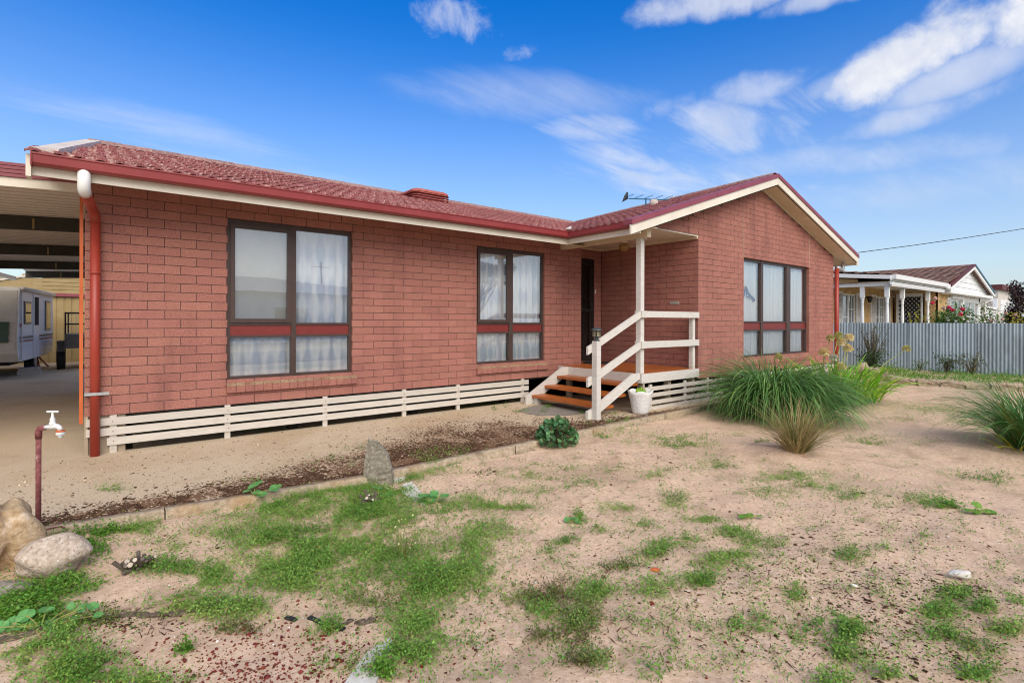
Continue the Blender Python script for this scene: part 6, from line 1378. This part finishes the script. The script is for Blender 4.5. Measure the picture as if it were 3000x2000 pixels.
def nwin(o, ux, n_, wdt, za, zb_, grid, cname='sheer'):
    """window frame in plane through o"""
    o, ux, n_ = Vector(o), Vector(ux), Vector(n_)
    def bx(mbx, a, b_, z0, z1, d0, d1):
        p = [o + ux * a - n_ * d0, o + ux * b_ - n_ * d0, o + ux * b_ - n_ * d1, o + ux * a - n_ * d1]
        mbx.hexa([q + Vector((0, 0, z0 - o.z)) for q in p] + [q + Vector((0, 0, z1 - o.z)) for q in p])
    m = MB(); f = .06
    bx(m, 0, f, za, zb_, 0, .06); bx(m, wdt - f, wdt, za, zb_, 0, .06); bx(m, f, wdt - f, za, za + f, 0, .06); bx(m, f, wdt - f, zb_ - f, zb_, 0, .06)
    gx, gz = grid
    for i in range(1, gx): bx(m, wdt * i / gx - .018, wdt * i / gx + .018, za + f, zb_ - f, .005, .03)
    for i in range(1, gz): bx(m, f, wdt - f, za + (zb_ - za) * i / gz - .018, za + (zb_ - za) * i / gz + .018, .006, .029)
    wn = m.build('window', 'nb_white', nb)
    m = MB(); bx(m, f, wdt - f, za + f, zb_ - f, .035, .038); m.build('pane', 'nb_glass', wn)
    m = MB(); bx(m, f, wdt - f, za + f, zb_ - f, .12, .125); m.build('curtain', cname, wn)
    return wn
def shutter(xa, xb, y_, za, zb_):
    m = MB(); m.box(xa, xa + .04, y_ - .05, y_, za, zb_); m.box(xb - .04, xb, y_ - .05, y_, za, zb_); m.box(xa + .04, xb - .04, y_ - .05, y_, za, za + .06); m.box(xa + .04, xb - .04, y_ - .05, y_, zb_ - .06, zb_)
    z = za + .07
    while z < zb_ - .08:
        m.hexa([(xa + .04, y_ - .045, z), (xb - .04, y_ - .045, z), (xb - .04, y_ - .01, z + .03), (xa + .04, y_ - .01, z + .03), (xa + .04, y_ - .04, z + .006), (xb - .04, y_ - .04, z + .006), (xb - .04, y_ - .005, z + .036), (xa + .04, y_ - .005, z + .036)]); z += .045
    m.build('shutter', 'nb_white', nb)
nwin((21.8, Yw + .02, .7), (1, 0, 0), (0, -1, 0), .72, .7, 2.45, (1, 2), 'dark'); nwin((22.52, Yw + .02, .7), (1, 0, 0), (0, -1, 0), .68, .7, 2.45, (2, 3), 'interior')
nwin((25.42, Yw + .02, .7), (1, 0, 0), (0, -1, 0), .62, .7, 2.45, (1, 2), 'dark'); nwin((26.04, Yw + .02, .7), (1, 0, 0), (0, -1, 0), .58, .7, 2.45, (2, 4), 'interior')
for a, b_ in ((21.35, 21.79), (23.21, 23.72), (24.80, 25.41), (26.64, 27.2)): shutter(a, b_, Yw, .65, 2.5)
m = MB(); dw = [(Xd - .0, y_) for y_ in (Yw - .10, Yg + .40)]
m.box(Xd - .03, Xd + .05, -.50, -.44, .40, 2.62); m.box(Xd - .03, Xd + .05, .36, .44, .40, 2.62); m.box(Xd - .03, Xd + .05, -.44, .36, 2.50, 2.62)
df = m.build('door_frame', 'nb_white', nb)
m = MB(); m.box(Xd + .02, Xd + .04, -.44, .36, .40, 2.50); m.build('door_leaf', 'nb_white', df)
m = MB(); sp = .15
for i in range(-24, 9):
    for sg_ in (1, -1):
        y0_ = -.42; pts = []
        za, zb_ = .42, 2.46; a0 = y0_ + i * sp
        # diagonal lattice clipped to the leaf
        if sg_ > 0: f = lambda z: a0 + (z - za) * .80
        else: f = lambda z: a0 + (zb_ - z) * .80
        zs_ = [z for z in np.linspace(za, zb_, 60) if -.42 <= f(z) <= .34]
        if len(zs_) > 2: m.beam((Xd - .005 * sg_ + .005, f(zs_[0]), zs_[0]), (Xd - .005 * sg_ + .005, f(zs_[-1]), zs_[-1]), .004, .062, up=(0, 1, 0))
m.build('screen_lattice', 'black', df)
m = MB(); m.box(Xd - .04, Xd - .01, -.43, -.38, 1.3, 1.65); m.build('door_handle', 'black', df)
# bay windows under the gable
shutter(29.0, 29.55, Yg, .9, 2.45)
nwin((29.62, Yg - .02, .9), (1, 0, 0), (0, -1, 0), 2.05, .9, 2.44, (2, 2)); nwin((31.95, Yg - .02, .9), (1, 0, 0), (0, -1, 0), 3.15, .9, 2.40, (2, 2))
m = MB(); m.box(31.67, 31.95, Yg - .06, Yg + .04, .9, 2.55); m.box(29.55, 31.67, Yg - .12, Yg, 2.44, 2.56); m.box(31.95, 35.3, Yg - .05, Yg + .03, 2.40, 2.56); m.box(35.1, 35.5, Yg - .05, Yg + .03, .9, 2.56); m.build('window_trim', 'nb_white', nb)
# verandah
def turned_post(x_, y_):
    pf = [(.055, .30), (.055, 1.15), (.04, 1.2), (.050, 1.30), (.054, 1.55), (.048, 1.80), (.038, 2.02), (.055, 2.06), (.038, 2.10), (.058, 2.14), (.06, 2.22)]
    m = MB(); m.lathe((x_, y_, 0), pf, 12); p = m.build('verandah_post', 'nb_white', nb, True)
    m = MB(); m.box(x_ - .062, x_ + .062, y_ - .062, y_ + .062, 2.22, 2.62); m.build('post_cap', 'nb_white', p)
for p in ((20.78, -.42), (20.78, -1.14), (22.4, -1.14), (25.6, -1.14)): turned_post(*p)
m = MB(); m.box(20.70, 20.80, Yv, 5.5, 2.60, 2.72); m.build('verandah_beam', 'nb_white', nb)
m = MB(); m.box(20.55, 27.2, Yv - .12, Yv - .06, 2.62, 2.74)
k = 0
for x_ in np.arange(20.6, 27.15, .11): m.box(x_, x_ + .07, Yv - .115, Yv - .065, 2.575, 2.62)
m.build('valance', 'nb_white', nb)
m = MB(); m.extrude([(0, 0), (.12, 0), (.13, .15), (0, .15)], (20.55, Yv - .12, 2.80), (27.22, Yv - .12, 2.80), (0, -1, 0), (0, 0, 1)); m.box(20.55, 27.2, Yv - .12, Yv - .07, 2.72, 2.95); m.build('gutter', 'nb_white', nb)
m = MB(); m.box(27.05, 27.7, -1.42, -1.25, 2.76, 2.93); m.box(27.0, 27.12, -1.3, Yv, 2.77, 2.93); m.build('gutter', 'nb_white', nb)
m = MB(); m.quad([(20.6, Yv - .06, 2.74), (27.6, Yv - .06, 2.74), (27.6, Yw, 2.76), (20.6, Yw, 2.76)]); m.quad([(27.1, -1.35, 2.72), (27.64, -1.35, 2.72), (27.64, .5, 2.72), (27.1, .5, 2.72)]); m.build('soffit', 'cream', nb)
m = MB(); m.hexa([(20.50, Yv - .1, 2.80), (20.56, Yv - .1, 2.80), (20.56, 2.8, 3.18), (20.50, 2.8, 3.18), (20.50, Yv - .1, 2.93), (20.56, Yv - .1, 2.93), (20.56, 2.8, 3.32), (20.50, 2.8, 3.32)]); m.build('barge_board', 'nb_white', nb)
m = MB(); m.quad([(20.72, -.3, 2.72), (20.72, 2.8, 2.72), (20.72, 2.8, 3.2), (20.72, -.3, 2.86)]); m.build('end_gable', 'nb_brick', nb)
# roof tiles of the neighbour
def nbt(name, c0, ex, es, L_, S_, clip=None):
    """rows of tiles: origin, along-eave dir, up-slope dir (real vectors); tiles .33 x .36"""
    c0, ex, es = Vector(c0), Vector(ex).normalized(), Vector(es).normalized(); nz = ex.cross(es); m = MB(); j = 0
    nz = nz if nz.z > 0 else -nz
    while j * .36 < S_:
        i = 0
        while i * .33 < L_:
            o = c0 + ex * (i * .33) + es * (j * .36)
            if clip is None or clip(o):
                pr = [(0, .0), (.09, .035), (.2, .035), (.29, 0), (.33, 0)]
                for (a, h), (b_, h2) in zip(pr[:-1], pr[1:]):
                    lo, hi = o + nz * .045, o + es * .38 + nz * .008
                    m.quad([lo + ex * a + nz * h, lo + ex * b_ + nz * h2, hi + ex * b_ + nz * h2, hi + ex * a + nz * h])
                    m.quad([lo + ex * a + nz * h - nz * .04, lo + ex * b_ + nz * h2 - nz * .04, lo + ex * b_ + nz * h2, lo + ex * a + nz * h])
            i += 1
        j += 1
    return m
MT['nb_tile_lip'] = MT['nb_tile']
rf = MB(); rf.quad([(20.5, Yv - .1, 2.93), (27.8, Yv - .1, 2.93), (32.15, 2.9, 3.40), (20.5, 2.9, 3.40)]); rf.quad([(27.2, -1.35, 2.93), (32.15, -1.35, 3.97), (32.15, 6, 3.93), (27.2, 6, 2.93)]); rf.quad([(32.15, -1.35, 3.97), (37.0, -1.35, 2.80), (37.0, 6, 2.80), (32.15, 6, 3.95)]); rf.quad([(20.5, 2.9, 3.40), (32, 2.9, 3.40), (32, 8.8, 2.75), (20.5, 8.8, 2.75)])
nroof = rf.build('roof', 'nb_tile', nb)
m = nbt('t', (27.15, -1.3, 2.94), (0, 1, 0), (32.15 - 27.2, 0, 1.03), 4.3, 5.05, None); tag(m.build('roof_tiles', 'nb_tile', nroof), kind='stuff')
m = nbt('t', (20.5, Yv - .14, 2.93), (1, 0, 0), (0, 4.1, .47), 7.2, 4.1, None); tag(m.build('roof_tiles', 'nb_tile', nroof), kind='stuff')
m = MB(); m.tube([(32.15, -1.4, 4.01), (32.15, 3.0, 3.97)], .08, 8); m.build('ridge_cap', 'ridge', nroof)
# gable end
m = MB(); zg = lambda X: 4.0 - abs(X - 32.15) * (.262 if X < 32.15 else .255)
for k in range(5):
    z0_, z1_ = 2.72 + k * .245, 2.72 + (k + 1) * .245 - .012
    def xr(z, s): return 32.15 + s * max(0.02, (3.94 - z) / (.262 if s < 0 else .255))
    m.hexa([(xr(z0_, -1), -1.18, z0_), (xr(z0_, 1), -1.18, z0_), (xr(z0_, 1), -1.14, z0_), (xr(z0_, -1), -1.14, z0_), (xr(z1_, -1), -1.165, z1_), (xr(z1_, 1), -1.165, z1_), (xr(z1_, 1), -1.14, z1_), (xr(z1_, -1), -1.14, z1_)])
    mm_ = m; mm_.build('gable_board', 'nb_white', nb); m = MB()
for sx, xe in ((-1, 27.75), (1, 36.75)):
    m = MB(); ze = zg(xe)
    m.hexa([(xe, -1.42, ze - .14), (32.15, -1.42, 3.86), (32.15, -1.36, 3.86), (xe, -1.36, ze - .14), (xe, -1.42, ze - .0), (32.15, -1.42, 4.0), (32.15, -1.36, 4.0), (xe, -1.36, ze - .0)]); m.build('barge_board', 'nb_white', nb)
    m = MB(); m.hexa([(xe, -1.45, ze + .003), (32.15, -1.45, 4.003), (32.15, -1.30, 4.003), (xe, -1.30, ze + .003), (xe, -1.45, ze + .09), (32.15, -1.45, 4.09), (32.15, -1.30, 4.09), (xe, -1.30, ze + .09)]); m.build('barge_capping', 'nb_maroon' if sx < 0 else 'antenna', nb)
m = MB(); m.box(27.8, 36.4, -1.40, -1.20, 2.60, 2.72); m.box(27.8, 36.4, -1.2, Yg, 2.58, 2.60); m.build('gable_fascia', 'nb_white', nb)
m = MB(); m.extrude([(0, 0), (.12, 0), (.13, .13), (0, .13)], (36.75, 6, 2.76), (36.75, -1.45, 2.76), (1, 0, 0), (0, 0, 1)); m.tube([(36.8, -1.3, 2.75), (36.8, -1.3, 2.55), (35.8, -1.2, 2.42), (35.75, -1.15, .3)], .05, 8); m.build('downpipe', 'nb_white', nb)
lmp = MB(); lmp.lathe((24.3, Yw - .14, 2.15), [(0, 0), (.06, .02), (.11, .2), (.06, .26), (0, .28)], 8); lmp.box(24.27, 24.33, Yw - .14, Yw, 2.36, 2.40); lmp.build('wall_lamp', 'beam_dark', nb)
# low lean-to and garage further on
ln = thing('side_gate', (38, -.8, 0), 'white corrugated side gate under a lean-to beside the neighbouring house', 'gate')
m = MB(); ribbed(m, 36.9, 39.6, -1.0, .3, 2.06, .1); m.build('gate_panel', 'nb_white', ln)
m = MB(); m.hexa([(36.8, -1.1, 2.16), (40, -1.1, 2.06), (40, 1, 2.06), (36.8, 1, 2.16), (36.8, -1.1, 2.24), (40, -1.1, 2.14), (40, 1, 2.14), (36.8, 1, 2.24)]); m.build('lean_to_roof', 'nb_white', ln)
m = MB(); m.box(39.6, 39.8, -1.08, -.9, 0, 2.7); m.build('post', 'nb_white', ln)
gg = thing('garage', (46, 2, 0), 'pale grey garage with panel door and maroon fascia beyond the neighbouring house', 'garage')
m = MB(); m.box(44, 48.3, -.475, 6, 0, 3.4); m.build('garage_wall', 'colorsteel', gg)
m = MB(); m.box(43.85, 48.5, -.7, 6.2, 3.4, 3.72); m.build('garage_fascia', 'nb_maroon', gg)
m = MB()
for k in range(8): m.box(44.6, 47.9, -.52, -.476, .02 + k * .35, .34 + k * .35)
m.build('door_panel', 'nb_white', gg)

# roses, hedge and trees beyond the fence
def flowers(parent, C, rad, matname, nm='rose_bloom'):
    for c in C:
        r = np.random.default_rng(int(abs(c[0] * 997 + c[1] * 131))); n = 26; V = []; F = []
        for k in range(n):
            d = r.normal(size=3); d /= np.linalg.norm(d); u = np.cross(d, [.2, .3, 1]); u /= np.linalg.norm(u); w_ = np.cross(d, u); p = np.array(c) + d * rad * r.uniform(.4, .9); s = rad * .55; b_ = len(V)
            V += [p - u * s, p + w_ * s, p + u * s, p - w_ * s]; F.append((b_, b_ + 1, b_ + 2, b_ + 3))
        link(nm, npmesh(nm, V, F, matname), parent)
def at(px, py, X): 
    v = ray(px, py); return tuple(CAM + v * ((X - CAM[0]) / v[0]))
rs = shrub('rose_bush', 'large rose bush with red blooms behind the fence before the bay window', (20.3, -3.0, .3), .6, .62, 1.5, 4200, .10, 'rose_leaf', 121, 36, 'rose bush')
flowers(rs, [at(2780, 900, 19.7), at(2789, 907, 19.7), at(2820, 905, 19.7), at(2732, 887, 19.7), at(2815, 921, 19.6)], .062, 'red_petal'); flowers(rs, [at(2741, 874, 20.0), at(2766, 903, 20.1)], .06, 'pink_petal'); flowers(rs, [at(2774, 931, 19.9), at(2778, 938, 19.9), at(2800, 941, 19.9), at(2835, 942, 19.9), at(2862, 938, 19.9)], .045, 'white_petal')
rs = shrub('rose_bush', 'leggy light green rose stems left of the large rose bush', (20.2, -2.1, .3), .35, .38, 1.55, 420, .075, 'yellow_leaf', 123, 7, 'rose bush', spindly=True)
rs = shrub('rose_bush', 'pale pink rose bush behind the fence before the garage', (21.5, -3.66, .3), .35, .45, 1.62, 1100, .08, 'rose_leaf', 125, 14, 'rose bush')
flowers(rs, [at(2904, 938, 21.3), at(2938, 935, 21.3), at(2947, 918, 21.3), at(2974, 922, 21.3)], .05, 'pink_petal'); flowers(rs, [at(2917, 940, 21.3), at(2997, 924, 21.3)], .05, 'white_petal')
shrub('golden_shrub', 'bright yellow green shrub just over the fence at the right edge', (24.5, -3.98, .3), .5, .42, 1.42, 1100, .085, 'yellow_leaf', 127, 16)
def tree(name, label, c, h, rad, n, size, matname, seed, lean=(0, 0), crown0=.35, flat=1.0, limbs=9):
    r = np.random.default_rng(seed); t = thing(name, c, label, 'tree'); m = MB(); C = []
    top = np.array([c[0] + lean[0], c[1] + lean[1], c[2] + h * .75]); m.tube([c, tuple(np.array(c) * .5 + top * .5 + r.normal(0, .05, 3)), tuple(top)], [h * .028, h * .020, h * .008], 8)
    for i in range(limbs):
        a = r.uniform(0, 6.28); s0 = np.array(c) + (top - np.array(c)) * r.uniform(.35, .85); e_ = np.array([c[0] + lean[0] + rad * .8 * math.cos(a), c[1] + lean[1] + rad * .8 * math.sin(a), c[2] + h * (crown0 + (1 - crown0) * r.uniform(.25, .9))]); m.tube([tuple(s0), tuple((s0 + e_) / 2 + r.normal(0, .08, 3)), tuple(e_)], [h * .011, h * .007, h * .003], 6)
        for _ in range(n // limbs):
            d = r.normal(size=3); d /= np.linalg.norm(d); C.append(e_ + d * rad * .42 * r.random() ** .5 * np.array([1, 1, .7 * flat]))
    m.build('trunk', 'bark', t, True); leaves('crown', C, size, matname, t, seed + 1, asp=.6); return t
tree('plum_tree', 'dark purple leaved tree beyond the fence at the right edge', (26.6, -3.80, 0), 2.9, .55, 4800, .10, 'purple_leaf', 131, limbs=34, crown0=.28, flat=1.8)
tree('plum_tree', 'second purple leaved tree further along past the right edge', (25.5, -4.3, 0), 2.6, .7, 1500, .10, 'purple_leaf', 133, limbs=10)

# ================================================================== ACROSS THE STREET (seen mirrored in the windows)
m = MB(); m.quad([(-120, -20, -.10), (120, -20, -.10), (120, -13, -.10), (-120, -13, -.10)]); MT['asphalt'] = mat('asphalt', [(0.3, (0.04, 0.04, 0.04)), (0.7, (0.06, 0.06, 0.06))], 30, .9); tag(m.build('street', 'asphalt'), kind='structure')
oh = thing('house', (10, -31, 0), 'plain pale house across the street mirrored in the windows', 'house')
m = MB(); m.box(2.5, 19, -36, -28, 0, 3.1); m.build('wall', 'street_wall', oh)
m = MB(); m.hexa([(2, -36.6, 3.1), (19.6, -36.6, 3.1), (19.6, -27.4, 3.1), (2, -27.4, 3.1), (7, -32.2, 4.3), (9.6, -32.2, 4.3), (9.6, -31.8, 4.3), (7, -31.8, 4.3)]); m.build('roof', 'street_roof', oh)
m = MB(); m.box(9, 11, -28.05, -27.99, .9, 2.2); m.box(14, 16, -28.05, -27.99, .9, 2.2); m.build('window', 'dark', oh)
tree('umbrella_tree', 'dark umbrella shaped tree across the street mirrored in the window', (25.6, -30, 0), 6.4, 2.4, 5200, .22, 'tree_leaf', 141, lean=(.9, 0), crown0=.62, flat=.6, limbs=18)
po = thing('power_pole', (23, -61, 0), 'timber power pole across the street mirrored in the window', 'pole')
m = MB(); m.tube([(23, -61, 0), (23, -61, 9)], [.16, .11], 8); m.build('pole', 'bare_timber', po); m = MB(); m.box(21.9, 24.1, -61.06, -60.94, 8.2, 8.32); m.build('crossarm', 'bare_timber', po)
m = MB(); m.tube([(40, -13.9, -.2), (40, -13.9, 9.4)], [.16, .11], 8); tag(m.build('power_pole', 'bare_timber'), 'timber power pole in the street that carries the service wire', 'pole')
# blue flag hanging inside the gable window
fl = thing('flag', (9.95, GY + .14, 2.0), 'crumpled blue flag with red and white corner hanging inside the gable window', 'flag')
n = 16; V = []; F = []; MI = []
for i in range(n + 1):
    u = i / n; topz = 2.27 - .42 * u; botz = 1.90 - .10 * u - .05 * math.sin(7 * u)
    for j in range(7):
        q = j / 6; V.append((9.90 + .66 * u + .02 * math.sin(9 * q + 4 * u), GY + .125 + .018 * math.sin(11 * u + 3 * q), topz + (botz - topz) * q))
for i in range(n):
    for j in range(6): F.append((i * 7 + j, (i + 1) * 7 + j, (i + 1) * 7 + j + 1, i * 7 + j + 1)); MI.append(1 if (j == 1 and i < 6) else 2 if (j == 0 and i < 6) or (j == 4 and i in (3, 9)) else 0)
link('cloth', npmesh('cloth', V, F, ['flag_blue', 'flag_red', 'white_petal'], MI, smooth=True), fl)
